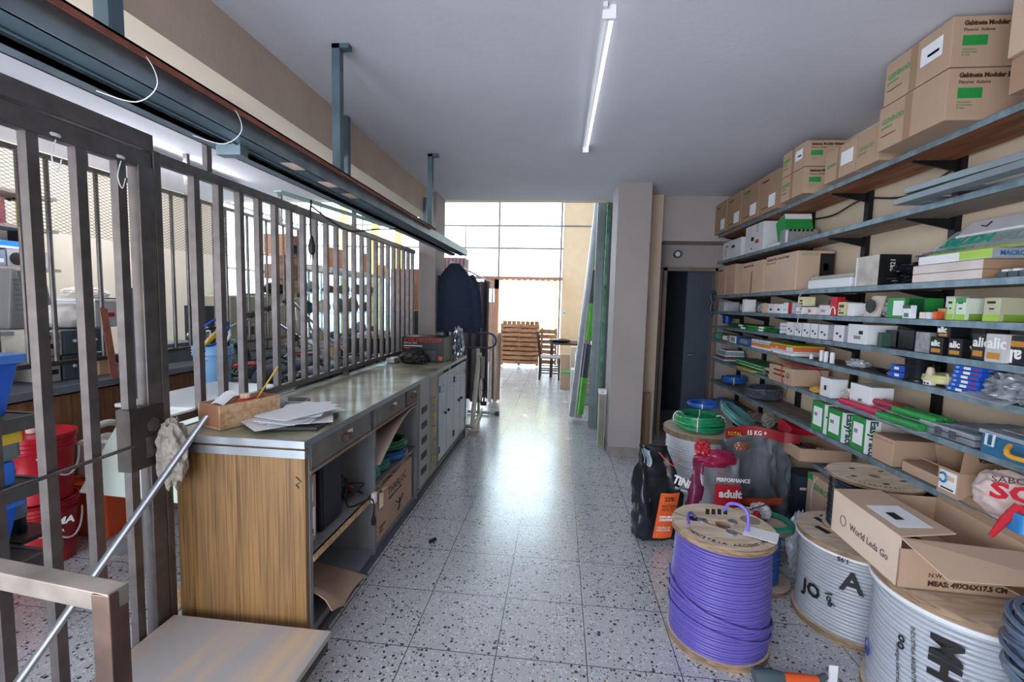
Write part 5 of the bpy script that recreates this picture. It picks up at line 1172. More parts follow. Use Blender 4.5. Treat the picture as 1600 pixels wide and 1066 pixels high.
onreel(t, (1.52, 2.34), .246, 1268, 930, 'JO', .09, INKB, sx=1.0); onreel(t, (1.52, 2.34), .246, 1292, 935, '1o6', .045, INKB, rot=-PI/2+.3, bold=.001); onreel(t, (1.52, 2.34), .246, 1330, 925, 'A', .13, INKB)
MB().tube([(1.52+.252*math.cos(a), 2.34+.252*math.sin(a), .42) for a in [2*PI*i/48 for i in range(48)]], .008, 8, closed=True).build('wrap_edge', WHITE, t, smooth=True)
for k, (x, y, r) in enumerate(((-.1, .12, .04), (-.05, .16, .035), (-.15, .02, .035), (-.0, .19, .03))): MB().obox((1.52+x, 2.34+y, .451), Vector((.014, .006, 0)), Vector((-.012, r, 0)), Vector((0, 0, .001))).build('stencil_stripe', INKB, t)
onreel(t, (1.52, 2.34), .257, 1318, 872, '1.95', .028, INKB, bold=.001, rot=PI)

t = reel('cable_reel', 'big reel of white-wrapped grey cable under the open lamp carton', (1.57, 1.80, 0), .285, .55, mat('#B4BAC6', .25, var=.06), .0095, .262, .035, .045)
cR = (1.57, 1.80)
onreel(t, cR, .272, 1455, 1020, 'MH', .115, INKB, rot=-PI/2, bold=.006, sx=.9); onreel(t, cR, .272, 1402, 1035, 'energia electrica', .022, INKB, rot=-PI/2+.1, bold=0); onreel(t, cR, .272, 1425, 1025, 'INDUSTRIA ARGENTINA', .02, INKB, rot=-PI/2+.1, bold=0)
onreel(t, cR, .272, 1405, 1000, 'oo', .05, INKB, rot=-PI/2, bold=.001); onreel(t, cR, .272, 1356, 1022, 'W', .05, mat('#2F55B0', .4), bold=.002); onreel(t, cR, .272, 1356, 1022, 'O', .095, mat('#2F55B0', .4), bold=.001)
MB().tube([(1.57+.282*math.cos(a), 1.80+.282*math.sin(a), .505) for a in [2*PI*i/48 for i in range(48)]], .01, 8, closed=True).build('wrap_edge', WHITE, t, smooth=True)
MB().tube(smoothpath([(1.40, 1.56, .33), (1.36, 1.52, .31), (1.33, 1.50, .29), (1.40, 1.47, .27), (1.52, 1.45, .285), (1.6, 1.45, .33)]), .006, 8).build('loose_wire', GREYD, t, smooth=True)
MB().tube(smoothpath([(1.55, 1.52, .49), (1.56, 1.49, .48), (1.6, 1.47, .465), (1.64, 1.48, .48)]), .007, 8).build('cable_stub', BLK, t, smooth=True)

# dark wire reel on the wrapped reel
t = reel('wire_reel', 'plywood-ended reel of shiny black wire standing on the wrapped reel', (1.60, 2.375, .452), .20, .29, mat('#3B424E', .16, .7, var=.3), .0045, .18, .012, .024)
for k in range(5):
    a = 3.3+k*1.25; MB().obox((1.60+.11*math.cos(a), 2.375+.11*math.sin(a), .743), Vector((.013, .003, 0)), Vector((-.002, .006, 0)), Vector((0, 0, .0008))).build('slot', INKB, t)
for i, ch in enumerate('VIILLKNTAPETI'):
    a = math.radians(196+i*7); e = Vector((-math.sin(a), math.cos(a), 0)); u2 = Vector((-math.cos(a), -math.sin(a), 0))
    write(ch, t, Vector((1.60+.165*math.cos(a), 2.375+.165*math.sin(a), .743)), (e, u2, Vector((0, 0, 1))), .018, INKB, name='stencil_letter', align='CENTER')

t = reel('cable_reel', 'small reel of blue cable behind the purple one', (1.19, 2.625, 0), .165, .36, mat('#3E6FB8', .38, var=.06), .0085, .10, .02, .03, Rb=.165)
wire_coil('loose_wires', 'tangle of green and white loose wires on the blue cable reel', 'wires', (1.21, 2.58, .362), .11, .004, 5, .02, mat('#2E8C78', .4), 61, .02, ties=0)
t = thing('parts_bag', 'small bag of red and white parts on the blue cable reel', 'bag', (1.2, 2.48, .385))
crumple((1.17, 2.6, .388), .06, .05, .045, 62, .4).build('bag', mat('#C9CCD2', .3, var=.5, scale=18), t, smooth=True); crumple((1.13, 2.55, .40), .02, .025, .025, 63, .4).build('red_part', RED, t, smooth=True)
MB().tube([(1.08, 2.52, .46), (1.28, 2.58, .51)], .004, 6).build('cable_tie_rod', mat('#6A4038', .4), label='thin brown rod across the small bag on the blue reel', cat='rod')

# back reel with coils
t = reel('cable_reel', 'white-wrapped reel at the back topped by a green cable coil', (1.16, 3.62, 0), .30, .62, mat('#C8CCD6', .3, var=.05), .009, .27, .04, .05, edge=mat('#7A6452', .8, var=.3, scale=30))
t = wire_coil('cable_coil', 'green and yellow striped cable coil with white ties on the back reel', 'cable coil', (1.10, 3.56, .621), .145, .010, 10, .12, mat('#1C8A5C', .35, var=.2, scale=30), 71, .014, .05, ties=4)
MB().tube(coil_pts((1.10, 3.56, .65), .165, 3, .09, .012, seed=9), .005, 6).build('yellow_strand', mat('#C9C63A', .4), t, smooth=True)
wire_coil('cable_coil', 'thin blue cable coil lying on top of the green coil', 'cable coil', (1.13, 3.58, .80), .10, .005, 5, .03, mat('#1F56B0', .35), 72, .016, ties=1)
t = wire_coil('cable_coil', 'teal cable coil in cling wrap leaning behind the green coil', 'cable coil', (1.40, 3.66, .66), .13, .009, 8, .06, mat('#5E9A98', .35), 73, .006, .05, ties=0)
t.rotation_euler = (.25, .55, 0); t.location.z += .03

# feed sacks
SK = dict(smooth=True)
NB = mat('#1D2126', .38, var=.25, bump=.3)
t = thing('feed_bag', 'black feed bag with orange panel standing by the column', 'bag', (.70, 3.02, 0))
sack((.71, 3.06, 0), .31, .20, .62, 5, .25, .12, (-.04, .03), .018, tw=.72).build('bag_body', NB, t, **SK)
sack((.59, 3.0, .02), .10, .14, .36, 6, .1, .2, (-.0, .0), .016, tw=.9, n=28, rows=14).build('side_gusset', NB, t, **SK)
ey = Vector((.05, .03, 1)).normalized(); exx = Vector((.96, .25, 0)).normalized(); nn = exx.cross(ey)
P = Vector((.63, 2.93, .05)); MB().sheet(lambda u, v: P+exx*(.02+.13*u+.03*v)+ey*(.30*v)+nn*(.012*math.sin(u*PI)+.018), 8, 10, .002).build('orange_panel', mat('#E2622C', .4), t, **SK)
write('23%', t, P+exx*.07+ey*.25+nn*.034, (exx, ey, nn), .04, INKBR, bold=.001); write('PROTEINA\nADULTOS', t, P+exx*.055+ey*.21+nn*.034, (exx, ey, nn), .024, INKBR)
write('CON MAYOR\nCONTENIDO', t, P+exx*.045+ey*.14+nn*.034, (exx, ey, nn), .02, INKW, bold=.001); write('MEJORA LA\nDIGESTION', t, P+exx*.035+ey*.07+nn*.034, (exx, ey, nn), .018, INKW)
write('TiNi', t, P+exx*.11+ey*.38+nn*.035, (exx, ey, nn), .07, INKW, bold=.003, rot=-.35); write('PET SUPPLY', t, P+exx*.13+ey*.335+nn*.035, (exx, ey, nn), .022, INKW, rot=-.35)
MB().tube(smoothpath([P+exx*.03+ey*.56-nn*.03, P+exx*.10+ey*.49-nn*.0, P+exx*.14+ey*.48, P+exx*.18+ey*.55-nn*.03]), .003, 6).build('orange_stitch', ORANGE, t, **SK)
MB().sheet(lambda u, v: (.59+.05*u+.01*math.sin(v*5), 3.02+.03*math.sin(u*6), .50+.11*v), 6, 6, .003).build('torn_mouth', mat('#8FA0AC', .3), t, **SK)
# maroon and grey food bag
t = thing('feed_bag', 'maroon-topped silver feed bag with PERFORMANCE adult print', 'bag', (1.02, 2.95, 0))
sack((1.06, 2.96, 0), .28, .16, .60, 11, .05, .2, (.0, .0), .014, tw=.95).build('bag_body', mat('#8A8E96', .25, .3, var=.2), t, **SK)
sack((.92, 2.95, .0), .09, .15, .58, 15, .0, .2, (.0, .0), .014, tw=.9, n=28, rows=18).build('maroon_side', mat('#6E2044', .35, var=.3, scale=20), t, **SK)
crumple((1.03, 2.94, .60), .13, .05, .06, 81, .35, 4, 2.5, flatb=False).build('folded_top', mat('#8E1B42', .3, var=.15), t, **SK)
crumple((.94, 2.93, .67), .05, .035, .055, 82, .35, 4, 2.5, flatb=False).build('red_fold', REDD, t, **SK)
MB().sheet(lambda u, v: (1.01+.155*u, 2.868-.008*math.sin(u*PI), .32+.14*v), 6, 6, .002).build('red_panel', RED, t, **SK)
write('adult', t, (1.03, 2.852, .385), 'C', .068, INKW, bold=.003); write('PERFORMANCE', t, (1.01, 2.852, .485), 'C', .034, INKW, bold=.001, sx=.85); write('Run', t, (1.015, 2.852, .53), 'C', .02, RED, bold=.001)
# big grey bag
t = thing('feed_bag', 'large grey woven-look feed bag with red 15 KG band at the back', 'bag', (1.32, 3.08, 0))
sack((1.31, 3.14, 0), .36, .18, .74, 21, .0, .12, (.0, .0), .018, tw=1.05).build('bag_body', mat('#6E747E', .35, .2, var=.35, scale=14, stretch=(1, 1, .3)), t, **SK)
MB().sheet(lambda u, v: (1.12+.36*u, 3.055+.02*math.sin(u*5), .70+.065*v+.03*math.sin(u*PI)), 14, 5, .004).build('red_band', mat('#8F2227', .4), t, **SK)
write('15 KG + 3 KG', t, (1.25, 3.045, .74), 'C', .042, INKW, bold=.001, sx=.85); write('TOTAL', t, (1.13, 3.045, .73), 'C', .035, YELLOW, sx=.8)
MB().sheet(lambda u, v: (1.17+.33*u, 3.035+.01*math.sin(u*8), .26+.045*v+.02*u), 10, 3, .003).build('orange_stripe', ORANGE, t, **SK)
crumple((1.22, 3.03, .64), .05, .02, .03, 85, .4).build('metallic_badge', mat('#A86E5E', .25, .6), t, **SK)
# second red topped bag piece and clear bags
t = thing('feed_bag', 'second red-topped grey feed bag behind the large one by the shelving', 'bag', (1.52, 3.25, 0))
sack((1.56, 3.30, 0), .20, .14, .70, 25, .1, .15, (.0, .0), .016).build('bag_body', mat('#858B96', .35, .2, var=.3), t, **SK); MB().sheet(lambda u, v: (1.46+.2*u, 3.215+.02*math.sin(u*5), .65+.07*v), 8, 5, .004).build('red_band', mat('#8F2227', .4), t, **SK)
crumple((1.32, 2.90, .0), .13, .09, .17, 91, .4, 5, 2.4).build('plastic_bag', mat('#A6AEBC', .14, .15, var=.35, scale=14, bump=.5), label='crumpled clear plastic bag in front of the large grey feed bag', cat='bag', smooth=True)
crumple((1.49, 2.78, .0), .07, .06, .21, 92, .4, 5, 2.4).build('plastic_bag', mat('#C0C8D4', .12, .1, var=.3, scale=14, bump=.5), label='taller shiny plastic bag of white cups right of the other clear bag', cat='bag', smooth=True)

# grey cable coils at the right edge
t = reel('cable_reel', 'partly visible reel of thin silver wire at the bottom right edge', (1.50, 1.335, 0), .14, .46, mat('#7E8CA0', .2, .6, var=.2), .004, .13, .015, .03)
wire_coil('cable_coil', 'thick grey-blue cable coil hanging at the right edge over the silver reel', 'cable coil', (1.50, 1.335, .462), .145, .0085, 14, .25, mat('#5E6E86', .35, var=.12), 95, .018, .03, ties=0)
Bx('carton', 'small pale box wedged between the big reel and the right-edge coil', 'box', 1.68, 1.84, 1.40, 1.50, 0, .50, CARDL)

# open lamp carton on the big reel
z0 = .552; Hh, Wd, Lx = .192, .42, .435
A = Vector((1.285, 2.155, z0)); ux = Vector((-.04, -1, 0)).normalized(); uy = Vector((1, -.04, 0)).normalized()
def q3(a, b, c): return A+ux*a+uy*b+Vector((0, 0, c))
t = thing('open_carton', 'open lamp carton with white label and spread flap on the big reel', 'box', A)
th = .004
def quad(P, off): return MB().prism(P, off)
quad([q3(0, 0, 0), q3(Lx, 0, 0), q3(Lx, Wd, 0), q3(0, Wd, 0)], (0, 0, th)).build('bottom', CARD, t)
front = quad([q3(0, 0, 0), q3(Lx, 0, 0), q3(Lx, 0, Hh), q3(0, 0, Hh)], uy*th).build('front_wall', CARDL, t)
quad([q3(0, Wd-th, 0), q3(Lx, Wd-th, 0), q3(Lx, Wd-th, Hh), q3(0, Wd-th, Hh)], uy*th).build('back_wall', CARD, t)
quad([q3(0, 0, 0), q3(0, Wd, 0), q3(0, Wd, Hh), q3(0, 0, Hh)], ux*th).build('far_wall', CARD2, t)
quad([q3(Lx, 0, 0), q3(Lx, Wd, 0), q3(Lx, Wd, Hh*.78), q3(Lx, 0, Hh*.78)], -ux*th).build('near_wall', CARD, t)
quad([q3(0, 0, Hh), q3(Lx, 0, Hh), q3(Lx-.03, .20, Hh+.015), q3(0, .19, Hh+.01)], (0, 0, th)).build('top_flap', CARD2, t)
quad([q3(Lx, .0, Hh*.98), q3(Lx, .44, Hh*.9), q3(Lx+.155, .46, Hh*.72), q3(Lx+.155, .05, Hh*.66)], (0, 0, th)).build('near_flap', CARD2, t)
quad([q3(.0, Wd, Hh), q3(Lx+.02, Wd, Hh), q3(Lx+.02, Wd+.05, Hh+.05), q3(0, Wd+.05, Hh+.05)], uy*th).build('back_flap', CARDD, t)
quad([q3(.18, .03, Hh+.008), q3(.37, .03, Hh+.007), q3(.37, .15, Hh+.016), q3(.18, .15, Hh+.016)], (0, 0, .001)).build('shipping_label', PAPER, t)
quad([q3(.25, .06, Hh+.012), q3(.31, .06, Hh+.012), q3(.31, .09, Hh+.015), q3(.25, .09, Hh+.015)], (0, 0, .0012)).build('barcode', INKB, t)
nf = -uy
write('World Leds Go', t, q3(.14, 0, .07)+nf*.001, (ux, Vector((0, 0, 1)), nf), .042, GREYD, sx=.9, rot=0)
MB().tube([q3(.09+.02*math.cos(a), 0, .085+.022*math.sin(a))+nf*.002 for a in [2*PI*i/20 for i in range(20)]], .0015, 5, closed=True).build('round_logo', GREYD, t)
write('MEAS: 49X36X17.5 CM', t, q3(Lx, .10, .02)+ux*.001, (uy, Vector((0, 0, 1)), ux), .026, INKBR, bold=.001); write('N.W.     KG', t, q3(Lx, .10, .052)+ux*.001, (uy, Vector((0, 0, 1)), ux), .022, INKBR)

# tool on the floor at the bottom edge
t = thing('hand_tool', 'grey and orange handled tool lying on the floor at the bottom edge', 'tool', (1.0, 1.80, 0))
MB().tube([(.86, 1.865, .03), (.92, 1.865, .033), (.98, 1.87, .03)], [.028, .03, .02], 12).build('grip', mat('#4A5A62', .5), t, smooth=True)
MB().tube([(.98, 1.87, .03), (1.05, 1.875, .028), (1.12, 1.88, .026)], [.018, .02, .016], 12).build('orange_body', ORANGE, t, smooth=True)
MB().tube([(1.12, 1.88, .026), (1.16, 1.89, .04)], [.016, .012], 10).build('dark_nose', GREYD, t, smooth=True)
B(1.175, 1.21, 1.90, 1.905, .0, .08).build('paper_scrap', WHITE, label='pale paper scrap standing on the floor beside the tool', cat='paper')
# bits on the aisle floor
MB().tube([(-.79, 2.72, .012), (-.76, 2.76, .012)], .012, 8).build('black_bit', BLK, label='tiny black plastic bit on the floor beside the counter', cat='debris')

# ================================================================== BETWEEN COLUMN AND STREET
# wrapped tall rolls and profiles leaning on the showroom's right wall
def leaning(name, label, cat, p0, p1, r, m, n=16):
    t = thing(name, label, cat, p0); MB().tube([p0, p1], r, n).build('roll_body', m, t, smooth=True); return t
p0 = Vector((.25, 6.05, .0)); p1 = Vector((.52, 6.35, 3.05))
dv = (p1-p0).normalized()
t = thing('wrapped_roll', 'tall roll in green and black printed wrap leaning beside the aisle', 'roll', p0)
MB().tube([p0+dv*.05, p1], .088, 20).build('roll_body', mat('#9E9FA8', .25, var=.1), t, smooth=True)
for k, m2 in enumerate((mat('#57B03C', .3, var=.25, scale=9), mat('#3A4356', .3, var=.2))*3):
    a = p0+dv*(.1+.5*k); MB().tube([a+Vector((.03, -.025, 0)), a+dv*(.5 if k % 2 == 0 else .45)+Vector((.03, -.025, 0))], .072, 18).build('printed_wrap', m2, t, smooth=True)
for k, (x, y, w2, m2, lb, h2) in enumerate(((.475, 5.75, .05, mat('#7E8A8E', .3, .4), 'tall grey metal gutter bundle leaning by the column', 3.1), (.585, 5.60, .07, mat('#6E7076', .4, .3), 'widest tall ribbed grey profile bundle behind the column', 3.0))):
    t = thing('profile_bundle', lb, 'profiles', (x, y, 0))
    for j in range(4): MB().bar((x-.045+.028*j, y+.01*(j % 2), 0), (x-.02+.028*j, y+.02, h2), .024, w2).build('profile', m2, t)
for k, (x, y, m2, lb) in enumerate(((.52, 5.66, mat('#3C6654', .25, var=.5, scale=14), 'narrow green-wrapped profile left of the ribbed grey bundle'), (.50, 5.30, mat('#4A8060', .25, var=.5, scale=9), 'thin green-wrapped strip right next to the column'))):
    t = thing('wrapped_profile', lb, 'profile', (x, y, 0)); MB().bar((x, y, 0), (x+.02, y+.05, 3.0 if k == 0 else 2.75), .035 if k == 0 else .018, .035).build('wrapped_body', m2, t)
t = thing('short_profile_box', 'waist-high khaki metal profile column with white cap label at the wall column', 'metal profile', (.50, 4.98, 0))
MB().box(.46, .535, 4.93, 5.02, 0, .60).build('body', mat('#9C9A88', .5, .2, var=.1), t, bev=.003)
for j in range(3): B(.475+.018*j, .480+.018*j, 4.925, 4.93, .01, .58).build('groove', GREYD, t)
B(.455, .54, 4.925, 5.025, .60, .645).build('cap_label', WHITE, t); write('39', t, (.475, 4.924, .61), 'C', .03, INKB)
q = MB(); 
for k in range(30):
    z = .02+.085*k; dx = .0
    q.add([(.56, 8.7, z), (.575, 8.7, z), (.66, 7.6, z), (.645, 7.6, z), (.56, 8.7, z+.078), (.575, 8.7, z+.078), (.66, 7.6, z+.078), (.645, 7.6, z+.078)], [(3, 2, 1, 0), (4, 5, 6, 7), (0, 1, 5, 4), (1, 2, 6, 5), (2, 3, 7, 6), (3, 0, 4, 7)])
q.build('slatted_blind', mat('#E9E4DE', .5, var=.03), label='large white slatted blind leaning on the right showroom wall', cat='blind')
t = thing('conduit_coils', 'stack of white corrugated pipe coils by the right showroom wall', 'pipe coils', (.50, 7.25, 0))
for k in range(5):
    MB().lathe([(.13, .01+.16*k)]+[(.20+.008*math.cos(i*PI), .01+.16*k+.15*i/10) for i in range(11)]+[(.13, .16+.16*k), (.13, .01+.16*k)], (.47, 7.25, 0), 28).build('pipe_coil', mat('#C9CCCB', .45, var=.08), t, smooth=True)
for i, (x, y, z, w2, h2, m2, lb) in enumerate(((.22, 8.42, 0, .34, .30, CARD, 'low brown carton with green top on the showroom floor'), (.42, 8.9, 0, .36, .75, CARDL, 'tall pale brown carton behind the green-topped one'), (.20, 9.35, 0, .3, .55, CARD2, 'brown carton standing next to the dark table'), (.36, 7.9, 0, .26, .45, WHITEM, 'white carton beside the green-topped carton'))):
    b = Bx('carton', lb, 'box', x-w2/2, x+w2/2, y-.14, y+.14, z, z+h2, m2, 'showroom cartons')
    if i == 0: b.dec('T', 0, 1, 0, 1, GREEN, 'green_top', t=.02)
# dark table with monitor-like tray and chair
t = thing('table', 'dark wooden table by the showroom wall', 'table', (.18, 9.9, 0))
B(-.20, .60, 9.6, 10.4, .71, .75).build('tabletop', DWOOD, t, bev=.004)
for x in (-.15, .54):
    for y in (9.65, 10.33): B(x-.03, x+.03, y-.03, y+.03, 0, .71).build('leg', DWOOD, t)
t = thing('helmet_bag', 'black cushion-like bag lying on the dark table', 'bag', (.02, 9.9, .752)); crumple((.02, 9.85, .752), .24, .2, .05, 3, .1).build('body', BLKG, t, smooth=True)
t = thing('dining_chair', 'dark wooden chair with pale seat facing the dark table', 'chair', (-.15, 9.3, 0))
xa, xb, ya, yb = -.38, .02, 9.28, 9.68
for x in (xa, xb):
    MB().bar((x, ya if x == xa else ya, 0), (x, ya, .45), .04).build('leg', DWOOD, t) ; MB().bar((x, yb, 0), (x, yb, .45), .04).build('leg', DWOOD, t)
for yy in (ya, yb): MB().bar((xa, yy, .43), (xa-.07, yy, 1.0), .04).build('back_post', DWOOD, t)
for z in (.14, .24):
    MB().bar((xa, ya, z), (xb, ya, z), .022).build('stretcher', DWOOD, t); MB().bar((xa, yb, z), (xb, yb, z), .022).build('stretcher', DWOOD, t)
MB().bar((xa-.065, ya, .96), (xa-.065, yb, .96), .03, .08).build('top_rail', DWOOD, t)
for k in range(4): MB().bar((xa-.01, ya+.08+.08*k, .46), (xa-.06, ya+.08+.08*k, .94), .016).build('back_slat', DWOOD, t)
B(xa-.01, xb+.02, ya-.02, yb+.02, .45, .49).build('seat', mat('#B9AEB4', .6), t, bev=.008)
# pallets upright in front of the street door
t = thing('pallet', 'brown wooden pallet standing upright against the street door', 'pallet', (-.98, 11.2, 0))
for k in range(9):
    z = .06+.115*k; B(-1.46, -.50, 11.16, 11.18, z, z+.075).build('slat', PALW, t)
for x in (-1.44, -1.0, -.54): B(x-.02, x+.04, 11.18, 11.28, .02, 1.06).build('stringer', PALW, t)
for k in range(8): B(-1.42+.115*k, -1.325+.115*k, 11.28, 11.30, .05, 1.13).build('rear_slat', PALW, t)
for k in range(8): B(-1.44, -.50, 11.305, 11.32, .10+.12*k, .19+.12*k).build('inner_slat', PALW, t)
t = thing('pallet', 'second brown pallet board behind and right of the first pallet', 'pallet', (-.30, 11.4, 0))
for k in range(7): B(-.5, -.05, 11.42, 11.44, .05+.13*k, .15+.13*k).build('slat', PALW, t)
for x in (-.46, -.1): B(x, x+.05, 11.44, 11.5, .02, .96).build('stringer', PALW, t)
# clothes rail with jacket
t = thing('clothes_rail', 'white metal clothes rail with empty hangers beyond the counter', 'clothes rail', (-1.2, 5.75, 0))
for x, y in ((-1.36, 5.5), (-1.0, 6.6)): MB().tube([(x, y, 0), (x, y, 2.06 if y < 6 else 1.86)], .014, 10).build('post', WHITE, t, smooth=True)
MB().tube([(-1.36, 5.5, 2.06), (-1.0, 6.6, 1.86)], .012, 10).build('rail', WHITE, t, smooth=True)
for k in range(4):
    x, y, z = -1.355+.012*k, 5.52+.055*k, 2.055-.008*k
    MB().tube([(x, y, z+.02), (x-.01, y, z-.03), (x-.01, y, z-.06), (x-.12, y, z-.13), (x+.12, y, z-.13), (x-.01, y, z-.06)], .004, 6).build('hanger', WHITE, t, smooth=True)
jy = 5.22; jx = -1.24
t = thing('jacket', 'navy jacket on a hanger beyond the far end of the counter', 'jacket', (jx, jy, 1.22))
rings = []
for i in range(29):
    v = i/28; z = 1.215+v*.80
    wv = .275-.02*v if v < .55 else .264-(.264-.055)*((v-.55)/.45)**1.7
    d2 = .085+.02*(1-v) if v < .8 else .085-.04*(v-.8)/.2
    ring = []
    for k in range(56):
        g = 2*PI*k/56; fo = 1+.07*math.sin(g*11+v*2)*(1-v)*(1-v)+.03*math.sin(g*5+v*5)
        ring.append((jx+wv*math.copysign(abs(math.cos(g))**.8, math.cos(g)), jy+d2*fo*math.copysign(abs(math.sin(g))**.8, math.sin(g)), z+.012*math.sin(g*3)*(1-v)))
    rings.append(ring)
MB().loft(rings).build('body', NAVY, t, smooth=True)
for s in (-1, 1):
    pts = [(jx+s*.17, jy, 1.86), (jx+s*.235, jy-.01, 1.74), (jx+s*.265, jy-.02, 1.55), (jx+s*.285, jy-.02, 1.27)]
    MB().tube(smoothpath(pts), [.062]*19, 14).build('sleeve', NAVY, t, smooth=True)
MB().tube(smoothpath([(jx-.05, jy, 2.0), (jx-.02, jy, 2.02), (jx, jy, 2.05), (jx+.005, jy+.02, 2.09), (jx-.03, jy+.05, 2.10)]), .004, 6).build('hanger_hook', ALU, t, smooth=True)
MB().bar((jx-.01, jy-.06, 2.0), (jx+.01, jy+.06, 2.0), .10, .012).build('collar', NAVY, t)
MB().tube(smoothpath([(jx-.03, jy+.05, 2.10), (jx-.10, jy+.02, 2.13), (jx-.20, jy-.05, 2.16)]), .003, 6).build('hook_wire', ALU, label='thin wire holding the navy jacket to the column', cat='wire')
# draped sheets behind the bike
def drape(name, lab, cat, x0, x1, y, z0, z1, m, seed, f_=22):
    def fn(u, v): return (x0+(x1-x0)*u, y+.05*math.sin(u*f_+seed)+.03*math.sin(u*7+v*3+seed)+.25*(u-.5)*(x1-x0)*2, z0+(z1-z0)*v+.02*math.sin(u*9)*(1-v))
    return MB().sheet(fn, 60, 12, .004).build(name, m, label=lab, cat=cat, smooth=True)
drape('grey_garment', 'row of long grey garments hanging on the clothes rail', 'clothes', -1.33, -.98, 6.15, .20, 1.86, mat('#6F6C76', .85, var=.1), 2)
drape('garment', 'darker purple-grey garment hanging left of the long grey ones', 'clothes', -1.62, -1.34, 5.95, .35, 1.80, mat('#57525F', .85, var=.1), 4)
drape('draped_sheet', 'cream sheet hanging down beside the grey garments', 'cloth', -1.07, -.90, 6.95, .02, 1.1, mat('#D9C3B4', .85, var=.06), 5, 12)
# exercise bike
t = thing('exercise_bike', 'cream exercise bike standing behind the end of the counter', 'exercise bike', (-1.02, 5.75, 0))
CRM = mat('#CFC9BD', .4, var=.05)
MB().tube([(-1.0, 5.30, .03), (-1.08, 6.3, .03)], .024, 10).build('base_bar', CRM, t, smooth=True)
MB().tube([(-1.25, 6.15, .03), (-.82, 6.12, .03)], .022, 10).build('foot_bar', CRM, t, smooth=True); MB().tube([(-.86, 6.12, .03), (-.80, 6.12, .03)], .028, 10).build('foot_cap', GREYD, t, smooth=True)
MB().tube([(-1.22, 5.42, .03), (-.98, 5.36, .03)], .022, 10).build('foot_bar', CRM, t, smooth=True)
MB().tube([(-1.06, 5.95, .03), (-1.07, 5.98, .42), (-1.10, 5.95, .95)], .02, 10).build('front_post', CRM, t, smooth=True)
MB().tube([(-1.03, 5.35, .03), (-1.07, 5.9, .75), (-1.08, 5.95, .95)], [.03, .034, .022], 10).build('main_frame', CRM, t, smooth=True)
MB().lathe([(.05, -.008), (.16, -.012), (.17, 0), (.16, .012), (.05, .008), (.05, -.008)], (-1.04, 5.9, .40), 32, 'x').build('flywheel', CRM, t, smooth=True)
MB().lathe([(.165, -.02), (.18, -.02), (.18, .02), (.165, .02), (.165, -.02)], (-1.04, 5.9, .40), 24, 'x').build('flywheel_rim', GREYD, t, smooth=True)
MB().tube([(-1.0, 5.85, .40), (-.96, 5.85, .40), (-.96, 5.75, .25)], .012, 8).build('crank', BLK, t, smooth=True); B(-1.0, -.92, 5.72, 5.78, .22, .27).build('pedal', BLK, t, bev=.006)
MB().tube([(-1.04, 5.8, .40), (-1.12, 5.8, .40), (-1.12, 5.95, .5)], .012, 8).build('crank', BLK, t, smooth=True)
MB().tube(smoothpath([(-1.30, 5.95, .96), (-1.10, 5.95, .96), (-.92, 5.93, .965), (-.84, 5.9, 1.02), (-.84, 5.86, 1.12), (-.92, 5.82, 1.17), (-1.05, 5.8, 1.17)]), .014, 10).build('handlebar', GREYD, t, smooth=True)
MB().lathe([(.0, -.03), (.035, -.03), (.035, .03), (0, .03)], (-1.06, 5.93, .86), 14, 'x').build('clamp_knob', CRM, t, smooth=True)
MB().box(-1.03, -.99, 5.9, 5.96, .55, .84).build('brake_housing', GREY, t, bev=.006)
Bx('brick', 'small pale brick on the floor behind the counter end', 'brick', -1.02, -.93, 5.12, 5.22, 0, .05, mat('#B99C94', .8))
# cabinet with cartons behind the rail
t = thing('tall_cabinet', 'tall dark wooden cabinet standing behind the clothes rail', 'cabinet', (-2.1, 8.7, 0)); B(-2.5, -1.75, 8.5, 9.0, 0, 1.55).build('carcass', WLAMD, t); B(-2.14, -2.12, 8.495, 8.50, .1, 1.5).build('door_gap', BLK, t)
Bx('carton', 'reddish brown carton on the tall cabinet behind the jacket', 'box', -2.48, -1.78, 8.55, 8.98, 1.552, 2.05, mat('#8E5B4C', .7), 'cartons on cabinets')
b = Bx('ribbed_crate', 'ribbed purple-brown crate on top of the reddish carton', 'crate', -2.45, -1.85, 8.56, 8.95, 2.052, 2.42, mat('#6E4A52', .7))
for k in range(8): b.dec('C', .04+.12*k, .09+.12*k, .05, .95, mat('#96737A', .6), 'rib')
crumple((-1.62, 8.6, 1.72), .14, .1, .2, 5, .4, flatb=False).build('dried_flowers', mat('#B8A070', .8, var=.4), label='straw-coloured dried flowers beside the reddish carton', cat='flowers', smooth=True)

# ================================================================== LEFT ROOM BEHIND THE FENCES
t = thing('back_counter', 'far wood-panelled counter with metal edge carrying the mesh fence', 'counter', (-3.45, 5.0, 0))
B(-3.20, -3.17, .6, 8.9, 0, .90).build('front_panel', WLAMD, t); B(-3.82, -3.15, .6, 8.9, .93, .958).build('counter_top', GREYD, t)
MB().box(-3.155, -3.146, .6, 8.9, .915, .962).build('metal_trim', ALU, t); B(-3.82, -3.80, .6, 8.9, 0, .93).build('back_panel', GREYD, t); B(-3.80, -3.20, .6, .63, 0, .93).build('end_panel', WLAMD, t)
B(-3.17, -3.165, 4.9, 8.9, 0.0, .90).build('pale_panel', WLAML, t, label='paler wood panel')
def ly(px, z, x): return sol(px=px, X=x, Z=z)
def lbox(name, label, pa, pb, yt, z0, x, dep, m, cat='box', group=None, h=None, bev=.004):
    y0, y1 = ly(pa, z0, x), ly(pb, z0, x); zt = z0+h if h else sol(py=yt, X=x, Y=(y0+y1)/2)
    return Bx(name, label, cat, x-dep, x, y0, y1, z0, zt, m, group, bev)
BG = mat('#AFA9A0', .5, var=.1)
